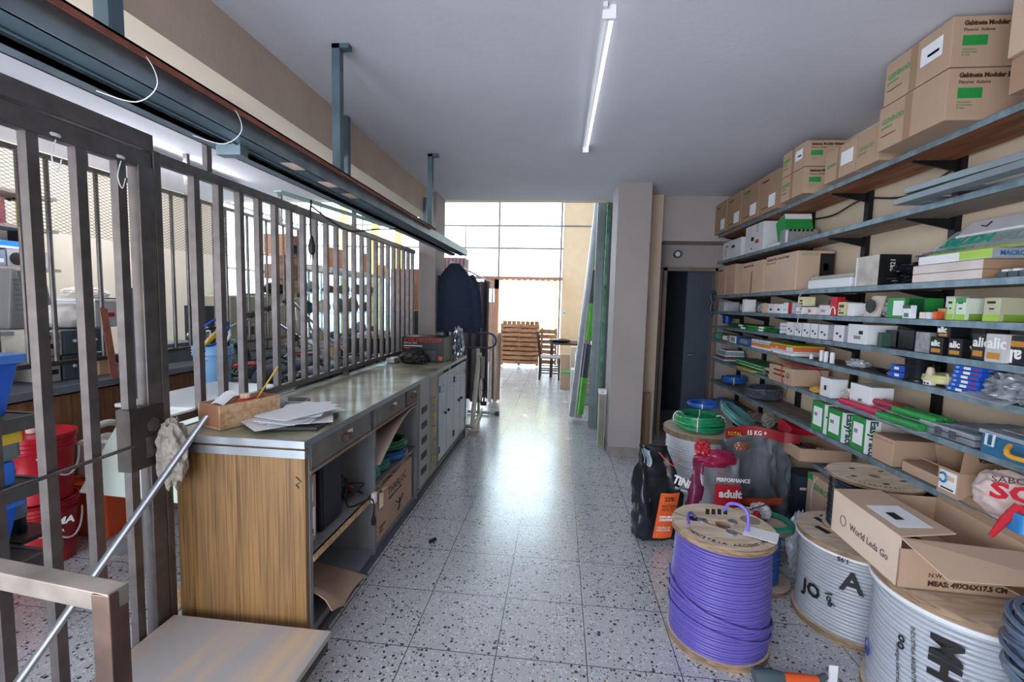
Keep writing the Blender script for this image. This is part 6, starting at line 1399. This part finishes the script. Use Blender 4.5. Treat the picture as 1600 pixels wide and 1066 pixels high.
for k, (pa, pb, yt, z0, nm) in enumerate(((70, 96, 575, .96, 'lower'), (70, 98, 535, 1.135, 'upper'))):
    b = lbox('control_box', '%s beige control box with dark sockets on the far counter' % nm, pa, pb, 0, z0, -3.38, .3, BG, 'electrical box', 'beige control boxes', h=.165)
    b.dec('L', .15, .4, .65, .85, BLK, 'socket'); b.dec('L', .6, .85, .65, .85, BLK, 'socket'); b.dec('L', .1, .85, .3, .5, BLK, 'slot')
for k, (z0, nm) in enumerate(((.96, 'lower'), (1.135, 'upper'))):
    for j, (pa, pb) in enumerate(((100, 138), (139, 163))):
        b = lbox('slate_cabinet', '%s slate-grey ribbed metal cabinet, %s one on the far counter' % (nm, ('left', 'right')[j]), pa, pb, 0, z0, -3.38, .3, mat('#55666E', .4, .2, var=.08), 'electrical box', 'slate cabinets', h=.168)
        for q in range(6): b.dec('L', .12+.14*q, .13+.14*q, .03, .97, GREYD, 'rib')
        MB().lathe([(.012, 0), (.01, .01), (0, .012)], b.pt('L', .45, .55), 12, 'x').build('knob', WHITE, b.o, smooth=True)
b = lbox('carton', 'small tan carton with red print under the fence rail on the far counter', 156, 212, 0, .96, -3.36, .22, mat('#D2A283', .7), group=None, h=.13); b.txt('DAEDUCK', 'L', .3, .35, .028, INKR); b.dec('L', .4, .6, .6, .85, INKBR, 'printed_mark')
crumple((-3.6, ly(103, 1.4, -3.6), 1.31), .17, .16, .10, 101, .12, 4, 1.5).build('canvas_bag', mat('#CFC9C6', .8, var=.08), label='off-white canvas bag lying on the slate cabinets', cat='bag', smooth=True)
y0, y1 = ly(146, 1.3, -3.4), ly(182, 1.3, -3.4)
t = thing('plastic_tub', 'white plastic tub with red mark on the far counter', 'tub', (-3.55, (y0+y1)/2, 1.31))
MB().prism([(-3.68, y0+.03, 1.31), (-3.42, y0+.03, 1.31), (-3.38, y0, 1.50), (-3.72, y0, 1.50)], (0, y1-y0, 0)).build('body', mat('#D9D9DA', .4, var=.03), t, bev=.01); MB().box(-3.73, -3.365, y0-.01, y1+.01, 1.50, 1.52).build('rim', WHITE, t, bev=.004)
B(-3.402, -3.395, y0+.06, y0+.16, 1.39, 1.42).build('red_mark', RED, t)
crumple((-3.55, (y0+y1)/2, 1.525), .12, .16, .05, 104, .2).build('white_cloth', mat('#E4DCD4', .85), label='folded cream cloth lying in the white tub', cat='cloth', smooth=True)
lbox('dark_case', 'dark flat case behind the white tub', 172, 196, 0, 1.31, -3.55, .1, BLACKST, 'case', h=.22)
for k, (pa, pb, nm) in enumerate(((14, 52, 'left'), (58, 92, 'right'))):
    y0, y1 = ly(pa, 1.3, -3.75), ly(pb, 1.3, -3.75)
    t = thing('vented_cover', 'grey vented machine cover on the far counter, %s of two' % nm, 'machine cover', (-3.85, (y0+y1)/2, 1.30))
    MB().prism([(-3.75, y0, 1.30), (-3.75, y1, 1.30), (-3.78, y1-.05, 1.72), (-3.78, y0+.06, 1.72)], (-.22, 0, 0)).build('body', mat('#6E6E70', .5, var=.05), t, bev=.012)
    for g_ in range(8): MB().bar((-3.745-.0035*g_*1, y0+.09, 1.40+.035*g_), (-3.745-.0035*g_*1, y1-.09, 1.40+.035*g_), .006, .006).build('vent', GREYD, t)
MB().box(-4.1, -3.6, 2.3, 3.25, 1.27, 1.298).box(-4.08, -4.04, 2.32, 2.36, 0, 1.27).box(-4.08, -4.04, 3.18, 3.22, 0, 1.27).build('stand_table', GREY, label='thin grey table carrying the vented covers behind the far counter', cat='table')
crumple((-3.6, 2.35, .96), .15, .2, .13, 107, .3).build('blue_cloth', mat('#2F4F70', .85, var=.3), label='dark blue cloth bundle on the far counter left of the control boxes', cat='cloth', smooth=True)
# saw blade leaning
MB().bar((-3.22, ly(162, 1.45, -3.22), 1.46), (-3.05, ly(180, .93, -3.05), .98), .004, .05, up=(0, 1, 0)).build('saw_blade', RUST, label='long rusty toothed saw blade leaning on the mesh fence', cat='saw blade')
MB().tube([(-2.95, 2.85, .75), (-3.22, 3.08, 1.6)], .03, 12).build('foam_tube', mat('#3A3F4C', .7), label='dark grey foam pipe leaning on the mesh fence', cat='pipe', smooth=True)
B(-3.28, -3.275, 3.02, 3.10, 1.98, 2.04).build('paper_tag', PAPER, label='small white paper tag stuck to the mesh fence', cat='paper')
b = lbox('metal_case', 'dark steel case with handle standing at the middle of the far counter', 319, 345, 478, .96, -3.5, .2, mat('#3E444C', .5, .2), 'case')
lbox('board', 'cream board leaning beside the dark steel case', 346, 356, 478, .96, -3.5, .2, mat('#E3D2C6', .6), 'board')
t = lbox('office_machine', 'large beige office machine on the far counter', 362, 418, 462, .96, -3.42, .35, mat('#A9A491', .5, var=.05), 'machine', bev=.02)
t.dec('L', .18, .3, .3, .42, BLK, 'opening'); t.dec('L', .42, .62, .3, .45, BLK, 'opening'); t.dec('L', 0, 1, .52, .53, GREYD, 'seam'); t.dec('L', .1, .9, .05, .15, mat('#8E8A7C', .5), 'tray')
t = lbox('office_machine', 'second beige office machine with green cover farther along the far counter', 420, 446, 462, .96, -3.42, .35, mat('#A39F90', .5, var=.05), 'machine', bev=.02); t.dec('T', 0, 1, 0, 1, GREEN, 'green_cover', t=.02)
crumple((-3.55, ly(434, 1.6, -3.5), t.d[5]+.02), .12, .16, .08, 111, .3).build('black_bundle', BLK, label='black bundle on top of the green-covered machine', cat='bundle', smooth=True)
lbox('small_carton', 'cream carton left end behind the hose on the far counter', 232, 262, 488, .96, -3.5, .2, mat('#C9CDD6', .5), 'box')
lbox('grey_crate', 'grey plastic crate behind the blue cable coils on the far counter', 262, 318, 535, .96, -3.45, .25, mat('#6E747E', .5), 'crate')
crumple((-3.45, ly(312, 1.15, -3.45), 1.14), .08, .12, .08, 113, .45).build('plastic_bag', mat('#D0D2DA', .2, var=.3), label='crumpled clear bag on the grey crate behind the hose', cat='bag', smooth=True)

# wall shelves far left
for k, (z, nm) in enumerate(((2.36, 'top'), (2.09, 'second'), (1.76, 'third'), (1.44, 'bottom'))):
    sh = B(-4.6, -4.3, 1.8, 3.48, z-.025, z).build('shelf', mat('#9C8A84', .6), label='%s board of the small shelf unit on the left wall' % nm, cat='shelf', group='left wall shelf boards')
    B(-4.6, -4.42, 3.33, 3.35, z-.12, z-.026).build('bracket', BLACKST, sh)
for k in range(5): MB().tube([(-4.36+.02*math.sin(k), 2.98+.09*math.cos(a)+.01*k, 2.46+.10*math.sin(a)-.008*k) for a in [2*PI*i/24 for i in range(24)]], .016, 8, closed=True).build('rope_coil' if k else 'rope_coil', mat('#23262C', .7, var=.9, scale=90), label='black and white rope loop hanging on the left shelf unit, loop %s' % ('one', 'two', 'three', 'four', 'five')[k], cat='rope', group='rope loops', smooth=True)
for k, (pa, pb, h2, c2, nm) in enumerate(((0, 9, .20, '#7A2E3A', 'dark red'), (10, 26, .18, '#E8D9C8', 'cream'), (27, 38, .19, '#D6C94A', 'yellow'), (58, 66, .17, '#5A3030', 'brown'), (69, 92, .14, '#E8E2C8', 'pale yellow'))):
    b = lbox('packet', '%s packet on the second board of the left wall shelf' % nm, pa, pb, 0, 2.092, -4.33, .1, mat(c2, .5, var=.2, scale=20), 'packet', 'packets on the left shelf', h=h2)
b = lbox('flat_box', 'blue flat box with white stripe on the third board of the left shelf', -30, 64, 0, 1.90, -4.33, .25, mat('#2C86D8', .4), 'box', h=.06); b.dec('L', 0, 1, 0, .3, WHITE, 'white_stripe')
b = lbox('device_box', 'grey projector-like box with dark lens on the third board of the left shelf', 12, 78, 0, 1.762, -4.33, .25, mat('#A8A9AE', .4), 'device', h=.135); MB().lathe([(.05, 0), (.045, .012), (0, .014)], b.pt('L', .22, .45), 20, 'x').build('lens', BLK, b.o, smooth=True)
b = lbox('device_box', 'blue-grey label box at the left end of the third board of the left shelf', -25, 10, 0, 1.762, -4.32, .2, mat('#7F8EA6', .4), 'device', h=.12); b.dec('L', .1, .9, .2, .45, WHITE, 'white_label')
for k, (pa, pb, nm) in enumerate(((14, 60, 'right'), (-30, 12, 'left'))):
    b = lbox('filter_box', 'green and yellow filter carton on the bottom board of the left shelf, %s one' % nm, pa, pb, 0, 1.442, -4.32, .22, mat('#1F7F6A', .5), 'box', 'filter cartons', h=.28)
    b.dec('L', .0, 1, 0, .3, mat('#C9C83A', .5), 'yellow_band'); b.txt('MANN', 'L', .05, .78, .07, mat('#E8D82E', .5), bold=.002); b.txt('FILTER', 'L', .05, .55, .07, mat('#E8D82E', .5), bold=.002)

# rack of bins behind the gate
t = thing('bin_rack', 'steel rack with wide flat rails carrying blue bins behind the gate', 'rack', (-2.5, 1.3, 0))
for z in (.38, .72, 1.02):
    MB().box(-2.32, -2.30, .8, 1.78, z-.06, z).box(-2.76, -2.74, .8, 1.78, z-.06, z).box(-2.74, -2.32, 1.74, 1.76, z-.06, z).build('shelf_rail', STEEL, t); B(-2.74, -2.32, .8, 1.74, z-.02, z-.005).build('shelf_sheet', STEELD, t)
for x in (-2.76, -2.32):
    for y in (.8, 1.76): B(x-.0, x+.03, y-.015, y+.015, 0, 1.03).build('leg', STEELD, t)
def bin_(name, lab, x0, x1, y0, y1, z0, z1, m, cat='bin', lid=True, flare=.04, lm=None):
    t = thing(name, lab, cat, ((x0+x1)/2, (y0+y1)/2, z0))
    q = MB(); f = flare
    q.add([(x0+f, y0+f, z0), (x1-f, y0+f, z0), (x1-f, y1-f, z0), (x0+f, y1-f, z0), (x0, y0, z1), (x1, y0, z1), (x1, y1, z1), (x0, y1, z1)], [(3, 2, 1, 0), (4, 5, 6, 7), (0, 1, 5, 4), (1, 2, 6, 5), (2, 3, 7, 6), (3, 0, 4, 7)])
    q.build('body', m, t, bev=.01)
    B(x0-.012, x1+.012, y0-.012, y1+.012, z1-.035, z1+.004).build('rim', lm or m, t, bev=.006)
    return t
t = bin_('blue_bin', 'large blue plastic bin on the top rail of the bin rack', -2.70, -2.32, 1.0, 1.70, 1.022, 1.29, BLUE, lm=mat('#4F82DA', .35))
write('16 LTS', t, (-2.318, 1.47, 1.13), 'L', .02, INKW)
b = Bx('tool_case', 'yellow and grey tool case on the middle rail of the bin rack', 'case', -2.68, -2.33, 1.2, 1.69, .83, .97, mat('#6A7076', .4), None, .02); b.dec('T', 0, 1, 0, 1, YELLOW, 'yellow_lid', t=.02); b.dec('L', 0, 1, .55, 1, YELLOW, 'yellow_band')
b = Bx('blue_lid_box', 'blue lidded box under the yellow tool case on the middle rail', 'box', -2.68, -2.34, 1.2, 1.67, .722, .828, mat('#2A6BD0', .35), None, .01)
t = bin_('blue_bin', 'blue plastic bin with pale lid on the lowest rail of the bin rack', -2.66, -2.34, 1.25, 1.68, .385, .66, BLUE, lm=mat('#3F78D8', .3))
t = thing('pipe_frame', 'white plastic pipe frame above the top blue bin', 'pipe frame', (-2.5, 1.5, 1.3))
MB().tube([(-2.45, 1.0, 1.33), (-2.45, 1.62, 1.32)], .028, 12).build('pipe', WHITE, t, smooth=True); MB().tube([(-2.6, 1.0, 1.52), (-2.6, 1.60, 1.50)], .028, 12).build('pipe', WHITE, t, smooth=True); MB().tube([(-2.58, 1.52, 1.50), (-2.46, 1.60, 1.33)], .012, 10).tube([(-2.58, 1.40, 1.50), (-2.46, 1.48, 1.33)], .012, 10).build('strut', ALU, t, smooth=True)
t = thing('water_bottle', 'dark plastic bottle with blue cap and label behind the lower blue bin', 'bottle', (-2.42, 1.84, .38))
x, y = -2.62, 1.85
B(-2.74, -2.50, 1.78, 1.95, .36, .38).build('bottle_ledge', STEELD, label='small steel ledge at the end of the bin rack', cat='ledge')
MB().lathe([(0, .382), (.04, .382), (.042, .40), (.038, .45), (.042, .50), (.04, .58), (.015, .65), (.012, .68), (0, .68)], (x, y, 0), 20).build('bottle_body', mat('#1B2430', .12, var=.3), t, smooth=True); MB().lathe([(.043, .46), (.043, .54), (.0425, .54), (.0425, .46), (.043, .46)], (x, y, 0), 20).build('label_band', mat('#8C9AB0', .5), t, smooth=True); MB().lathe([(0, .68), (.014, .68), (.014, .70), (0, .70)], (x, y, 0), 14).build('cap', BLUE, t)
# red buckets
def bucket(name, lab, x, y, z, r0, r1, h, m, cat='bucket', lid=False, handle=True):
    t = thing(name, lab, cat, (x, y, z))
    pr = [(0, z+.002), (r0, z+.002), (r0*.5+r1*.5, z+h*.55), (r1*.97, z+h*.78)]
    for k in range(3): pr += [(r1*1.0, z+h*(.80+.065*k)), (r1*1.05, z+h*(.81+.065*k)), (r1*1.05, z+h*(.825+.065*k)), (r1*1.0, z+h*(.835+.065*k))]
    pr += [(r1*1.04, z+h), (r1*.98, z+h), (r1*.94, z+h*.9), (0, z+h*.9)]
    MB().lathe(pr, (x, y, 0), 40).build('bucket_body', m, t, smooth=True)
    if lid: MB().lathe([(0, z+h+.004), (r1*.9, z+h+.004), (r1*.93, z+h+.016), (r1*1.08, z+h+.016), (r1*1.08, z+h-.012), (r1*1.05, z+h-.012)], (x, y, 0), 40).build('bucket_lid', m, t, smooth=True)
    if handle: MB().tube([(x+r1*1.07*math.sin(a*.5+.9)*1.0, y-r1*1.07*math.cos(a*.5+.9), z+h*.74-.13*math.sin(a)) for a in [PI*i/20 for i in range(21)]], .005, 8).build('handle', WHITE, t, smooth=True)
    return t
bx, by = -2.965, 2.22
t = bucket('bucket', 'lower red bucket with white print under the lidded one', bx, by, 0, .14, .16, .37, mat('#B01B2A', .3, var=.06))
nr = Vector((.84, -.54, 0)); er = Vector((.54, .84, 0))
write('PUMA', t, Vector((bx, by, .24))+nr*.157-er*.03, (er, Vector((0, 0, 1)), nr), .055, INKW, bold=.002, shear=.2); write('HD SUPER', t, Vector((bx, by, .19))+nr*.155-er*.05, (er, Vector((0, 0, 1)), nr), .028, INKW)
MB().obox(Vector((bx, by, .12))+nr*.152+er*.03, er*.04, nr*.002, Vector((0, 0, .02))).build('green_label', DGREEN, t)
t = bucket('bucket', 'upper red bucket with closed lid and spout cap', bx, by, .372, .14, .16, .37, mat('#C0202F', .3, var=.06), lid=True)
MB().lathe([(.03, 0), (.03, .03), (.034, .03), (.034, .045), (0, .045)], (bx-.05, by+.02, .75), 18).build('spout_cap', mat('#E3C9C4', .4), t, smooth=True)
t = thing('jerrycan', 'milky white jerrycan with yellow liquid behind the red buckets', 'jerrycan', (-2.95, 2.62, .37))
MB().box(-3.07, -2.85, 2.50, 2.72, .372, .62).build('can_body', TRUNK, t, bev=.03); MB().box(-3.06, -2.86, 2.51, 2.71, .376, .44).build('liquid', mat('#D9C25A', .4), t); MB().tube(smoothpath([(-2.96, 2.52, .62), (-2.96, 2.53, .69), (-2.96, 2.62, .71), (-2.96, 2.70, .68), (-2.96, 2.71, .62)]), .022, 10).build('can_handle', TRUNK, t, smooth=True)
MB().lathe([(.03, .62), (.03, .66), (0, .66)], (-2.90, 2.66, 0), 16).build('can_cap', WHITE, t)
t = bin_('orange_bin', 'orange plastic bin on the floor behind the gate', -3.12, -2.80, 2.44, 3.0, 0, .36, mat('#E2582A', .35, var=.05), flare=.03)
MB().sheet(lambda u, v: (-2.795+.03*u+.01*math.sin(v*7), 2.70+.04*u-.05*v, .37-.34*v), 4, 12, .003).build('clear_strap', CLEAR, t, smooth=True)
B(-2.75, -2.55, 2.3, 2.9, 0, .003).build('clear_sheet', CLEAR, label='flat clear plastic sheet on the floor by the orange bin', cat='plastic sheet')
Bx('red_crate', 'dark red crate behind the orange bin', 'crate', -3.1, -2.75, 3.05, 3.45, 0, .34, REDD)
# white table with tapered housing
t = thing('work_table', 'white-topped stand with pale green tapered housing behind the gate', 'stand', (-2.1, 2.5, 0))
MB().box(-2.36, -1.76, 2.13, 2.84, .955, .975).build('table_top', mat('#DADEE0', .35, var=.03), t, bev=.004)
MB().add([(-2.52, 2.06, .50), (-1.84, 2.06, .48), (-1.84, 2.6, .50), (-2.52, 2.6, .50), (-2.30, 2.14, .955), (-1.84, 2.14, .955), (-1.84, 2.5, .955), (-2.30, 2.5, .955)], [(3, 2, 1, 0), (4, 5, 6, 7), (0, 1, 5, 4), (1, 2, 6, 5), (2, 3, 7, 6), (3, 0, 4, 7)]).build('tapered_housing', mat('#C9D4CB', .45, var=.03), t, bev=.004)
for x, y in ((-1.88, 2.2), (-2.3, 2.55), (-1.88, 2.75), (-2.3, 2.2)):
    B(x-.015, x+.015, y-.015, y+.015, .03, .955).build('leg', mat('#C9CFC6', .5), t)
t = thing('wooden_ball', 'turned wooden ball foot on the floor by the fence post', 'wooden foot', (-1.86, 1.95, 0)); MB().lathe([(0, 0), (.03, .005), (.045, .04), (.04, .08), (.02, .10), (0, .10)], (-1.86, 1.95, 0), 20).build('ball', PINE, t, smooth=True)
# low bench with bags
t = thing('bench', 'low grey bench behind the aisle counter carrying the long bags', 'bench', (-2.2, 4.0, 0))
B(-2.75, -1.74, 2.88, 5.0, .86, .88).build('bench_top', GREY, t)
for x in (-2.72, -1.78):
    for y in (2.92, 4.95): B(x-.02, x+.02, y-.02, y+.02, 0, .86).build('leg', GREYD, t)
def duffel(name, lab, pts, r, m, straps=3, seed=0):
    t = thing(name, lab, 'bag', pts[0]); P_ = smoothpath(pts, 8); n = len(P_)
    rs = [r*(min(1, .55+i/3) if i < 3 else min(1, .55+(n-1-i)/3) if i > n-4 else 1)*(1+.06*math.sin(i*1.7+seed)) for i in range(n)]
    MB().tube(P_, rs, 20).build('bag_body', m, t, smooth=True)
    for k in range(straps):
        i = int(n*(k+1)/(straps+1)); c = P_[i]; d = (P_[min(i+1, n-1)]-P_[i-1]).normalized(); a = d.orthogonal().normalized(); b2 = d.cross(a)
        MB().tube([c+(a*math.cos(g)+b2*math.sin(g))*(rs[i]+.006)+d*.015*math.sin(g) for g in [2*PI*j/20 for j in range(20)]], .011, 6, closed=True).build('strap', BLK, t, smooth=True)
    return t
DB = mat('#3A424F', .6, var=.25, scale=8, bump=.4)
duffel('long_bag', 'long blue-grey equipment bag lying right behind the counter edge', [(-1.83, 2.98, .965), (-1.84, 3.4, .975), (-1.86, 3.8, .98), (-1.88, 4.25, .975)], .085, mat('#4C5663', .55, var=.25, scale=8, bump=.4), 3, 1)
duffel('long_bag', 'long black equipment bag lying behind the blue-grey one', [(-2.16, 3.0, .965), (-2.16, 3.5, .98), (-2.14, 4.0, .975)], .085, DB, 2, 2)
duffel('long_bag', 'dark rolled bag at the back of the bench near the green hose', [(-2.45, 3.3, .96), (-2.43, 3.7, .965), (-2.42, 4.1, .96)], .075, mat('#2E333C', .65, var=.25, scale=8, bump=.4), 1, 3)
for k, (x, y) in enumerate(((-2.34, 3.12), (-2.29, 3.85))):
    crumple((x, y, 1.04), .06, .13, .02, 120+k, .4).build('red_cloth', RED, label='%s piece of red cloth lying on the bags' % ('nearer', 'farther')[k], cat='cloth', smooth=True)
crumple((-1.84, 2.93, .98), .07, .10, .035, 125, .5).build('handle_strap', BLK, label='bunched black carrying strap near the tray end of the bench', cat='strap', smooth=True)
t = bucket('bucket', 'light blue plastic bucket on the bench holding cable coils', -2.52, 3.02, .882, .105, .125, .32, LBLUE, handle=False)
for k, (m2, r, z) in enumerate(((BLUE, .13, 1.30), (YELLOW, .10, 1.28), (WHITE, .14, 1.22), (BLACKST, .13, 1.235))):
    MB().tube([Vector((-2.50, 3.02, z))+Vector((.3*r*math.cos(a+k), r*math.sin(a+k)*1.0, r*.75*math.cos(a))) +Vector((random.uniform(-.004, .004),)*3) for a in [2*PI*i/24 for i in range(97)]], .007, 6).build('cable_coil', m2, label='%s cable loops sticking out of the light blue bucket' % ('blue', 'yellow', 'white', 'black')[k], cat='cable coil', group='cables in the blue bucket', smooth=True)
t = thing('hose_coil', 'dark green garden hose coil standing behind the bags', 'hose', (-2.66, 3.35, .882))
for k in range(5):
    MB().tube([(-2.66+.028*(k-2), 3.38+(.155-.004*k)*math.cos(a)+.02*(k % 2), 1.055+(.155-.006*k)*math.sin(a)) for a in [2*PI*i/36 for i in range(36)]], .015, 10, closed=True).build('hose_loop', mat('#2C5A4C', .35, var=.15), t, smooth=True)
# chrome clamp stand
t = thing('clamp_stand', 'chrome tubular carrier frame with black clamps standing behind the bags', 'stand', at(500, 585, X=-2.55))
CH = mat('#C2C6CC', .15, .9, var=.05)
def A_(px, py, x=-2.55):
    p_ = at(px, py, X=x); p_.z = max(p_.z, .90); return p_
for a, b, r in (((345, 517), (492, 455), .012), ((455, 470), (540, 598), .014), ((470, 470), (505, 590), .011), ((432, 505), (520, 600), .013), ((416, 600), (462, 545), .016), ((452, 480), (448, 510), .009), ((462, 480), (466, 540), .009), ((500, 560), (485, 520), .01)):
    MB().tube([A_(*a), A_(*b)], r, 10).build('tube', CH, t, smooth=True)
for a in ((392, 492), (418, 482), (447, 472), (469, 461), (489, 454), (462, 528), (452, 545)):
    c = A_(*a); MB().obox(c, (.022, 0, 0), (0, .022, .01), (0, -.008, .022)).build('clamp', BLK, t, bev=.004)
MB().obox(A_(535, 580), (.012, 0, 0), (0, .02, 0), (0, 0, .05)).build('foot', BLK, t); MB().obox(A_(474, 545), (.012, 0, 0), (0, .05, -.06), (0, .02, .02)).build('black_arm', BLK, t)
B(-2.62, -2.48, 4.1, 4.5, .88, .90).build('base_plate', BLK, t)

# wooden cabinet, showcase, things farther back
t = thing('wooden_cabinet', 'tall pale wooden cabinet at the end of the mesh fence', 'cabinet', (-3.5, 5.3, .96))
y0, y1 = ly(440, 1.8, -3.4), ly(489, 1.8, -3.25)
MB().box(-3.62, -3.36, 5.2, 5.52, 1.80, 1.98).build('upper_box', mat('#9A735C', .6), t); MB().box(-3.64, -3.335, 5.52, 5.56, .965, 2.105).box(-3.64, -3.335, 5.18, 5.52, 2.08, 2.105).build('side_panel', PINE, t)
b = Bx('carton', 'open-topped brown carton with dark window on top of the wooden cabinet', 'box', -3.62, -3.32, 5.2, 5.52, 2.11, 2.34, mat('#C89068', .7)); b.dec('L', .1, .8, .05, .5, BLACKST, 'dark_window'); b.dec('T', 0, 1, 0, 1, CARD, 'top')
t = thing('glass_showcase', 'long aluminium and glass showcase on the far counter in the showroom', 'showcase', (-3.4, 7.2, .96))
Y_ = [5.6, 6.4, 7.3, 8.3]
for z in (.975, 1.98):
    MB().bar((-3.2, 5.6, z), (-3.2, 8.3, z), .03).bar((-3.75, 5.6, z), (-3.75, 8.3, z), .03).build('rail', ALU, t)
for y in Y_: MB().bar((-3.2, y, .97), (-3.2, y, 1.98), .03).build('mullion', ALU, t); MB().bar((-3.75, y, .97), (-3.75, y, 1.98), .03).build('mullion', ALU, t)
for a, b2 in zip(Y_[:-1], Y_[1:]): B(-3.203, -3.198, a+.015, b2-.015, .99, 1.965).build('pane', GLASSB, t)
for z in (1.35, 1.65): B(-3.74, -3.22, 5.62, 8.28, z, z+.008).build('glass_shelf', GLASSB, t)
B(-3.2-.56, -3.19, 5.58, 8.32, 1.995, 2.01).build('showcase_top', mat('#D8C6A8', .5), t)
rn = random.Random(3)
for k in range(16):
    y = 5.75+.155*k; z = (.962, 1.36, 1.66)[k % 3]; h2 = rn.uniform(.10, .24)
    c2, nm = (('#7A3A4A', 'maroon'), ('#2F6A6A', 'teal'), ('#8FA3C0', 'pale blue'), ('#3C7A44', 'green'), ('#C9B9A0', 'beige'))[k % 5]
    crumple((-3.5, y, z), .11, .065, h2*.6, 200+k, .2, 3).build('display_item', mat(c2, .6, var=.3, scale=20), label='%s item on the %s level of the glass showcase, %s from its near end' % (nm, ('bottom', 'middle', 'upper')[k % 3], ('first', 'second', 'third', 'fourth', 'fifth', 'sixth', 'seventh', 'eighth', 'ninth', 'tenth', 'eleventh', 'twelfth', 'thirteenth', 'fourteenth', 'fifteenth', 'sixteenth')[k]), cat='display item', group='items in the showcase', smooth=True)
for k, (pa, pb, h2, c2, nm) in enumerate(((518, 538, .28, '#B0714A', 'larger orange-brown'), (571, 577, .32, '#9A5A3C', 'narrow red-brown'), (598, 606, .2, '#C9904A', 'small tan'))):
    lbox('carton', '%s carton standing on top of the glass showcase' % nm, pa, pb, 0, 2.012, -3.22, .10, mat(c2, .7), 'box', 'cartons on the showcase', h=h2)
Bx('wood_cabinet', 'dark reddish cabinet seen behind the fence next to the left column', 'cabinet', -3.1, -2.55, 8.0, 8.4, 0, 2.15, mat('#8A5640', .6))
t = thing('waste_bin', 'big black plastic bin behind the far end of the aisle fence', 'bin', (-2.35, 5.5, 0))
MB().lathe([(0, 0), (.26, 0), (.33, 1.05), (.36, 1.05), (.36, 1.10), (.31, 1.10), (.29, .9), (0, .9)], (-2.42, 5.55, 0), 28).build('bin_body', mat('#22252B', .5), t, smooth=True)
for k in range(6): crumple((-2.42+.15*math.cos(k*1.1), 5.55+.16*math.sin(k*1.1), 1.03), .13, .14, .08, 150+k, .5, 3).build('scrap', (CARD, GREY, CARDL, BLK, WHITEM, CARD2)[k], t, smooth=True)
t = bin_('blue_bin', 'bright blue tub on the floor before the big black bin', -2.42, -1.98, 4.75+.3, 5.2+.0, .0, .88, BLUE)
b = Bx('board_stack', 'dark leaning board stack beside the left column', 'boards', -1.95, -1.70, 5.15, 5.4, 0, 1.45, mat('#2C3038', .6, var=.3))
t = thing('shoe_rack', 'low white rack with purple and brown shoes behind the counter', 'rack', (-2.2, 4.6, .88)); 
for k in range(5): crumple((-2.05+.01*k, 4.55+.08*k, .882), .09, .035, .05, 160+k, .2, 3).build('shoe', (mat('#8F86B0', .5), mat('#B8906A', .5), BLK, WHITE, mat('#A878A0', .5))[k], t, smooth=True)

# ================================================================== LAST DETAILS
t = thing('wall_lamp', 'small dark round spotlight above the dark doorway', 'lamp', at(1057, 398, Y=5.60))
c = at(1057, 398, Y=5.58)
MB().lathe([(0, 0), (.04, 0), (.045, -.05), (.035, -.06), (0, -.05)], c, 20, 'y').build('lamp_shade', GREYD, t, smooth=True); MB().lathe([(0, -.052), (.028, -.062), (0, -.07)], c, 16, 'y').build('bulb', WHITEM, t, smooth=True)
B(.93, 1.02, 5.03, 5.06, 0, .62).build('wooden_board', mat('#9A7B62', .7), label='narrow wooden board leaning behind the right column', cat='board')
t = thing('hanging_hook', 'dark hook-shaped handle hanging at the far end of the shelving', 'hook', (1.70, 5.28, 1.6))
MB().tube(smoothpath([(1.70, 5.27, 1.76), (1.68, 5.27, 1.70), (1.70, 5.27, 1.64), (1.72, 5.27, 1.70), (1.70, 5.27, 1.76)]), .016, 8).tube(smoothpath([(1.70, 5.27, 1.64), (1.685, 5.27, 1.56), (1.70, 5.27, 1.50), (1.72, 5.27, 1.55)]), .018, 8).build('handle_body', mat('#1D2D45', .5), t, smooth=True)
B(.03, .88, FY-.012, FY-.002, 3.58, 3.62).build('wall_conduit', FM, label='dark horizontal conduit on the street wall right of the window', cat='conduit')
b = Bx('light_switch', 'small white light switch on the street wall beside the door glass', 'switch', .07, .15, FY-.02, FY, 1.28, 1.42, WHITE); b.dec('C', .3, .7, .3, .7, GREY, 'rocker')
MB().tube(smoothpath([(1.99, 3.95, 2.30), (1.98, 3.6, 2.27), (1.98, 3.28, 2.31), (1.98, 2.9, 2.24), (1.98, 2.6, 2.30)]), .006, 6).build('wall_cable', BLK, label='dark cable sagging along the wall just under the topmost shelf', cat='cable', smooth=True)

# ================================================================== lettering becomes plain mesh
bpy.context.view_layer.update()
_dg = bpy.context.evaluated_depsgraph_get()
for o in [o for o in bpy.data.objects if o.type == 'FONT']:
    me = bpy.data.meshes.new_from_object(o.evaluated_get(_dg)); me.name = o.name
    nm = o.name; n = bpy.data.objects.new(nm, me); COL.objects.link(n); n.parent = o.parent; n.matrix_local = o.matrix_local.copy()
    bpy.data.objects.remove(o); n.name = nm
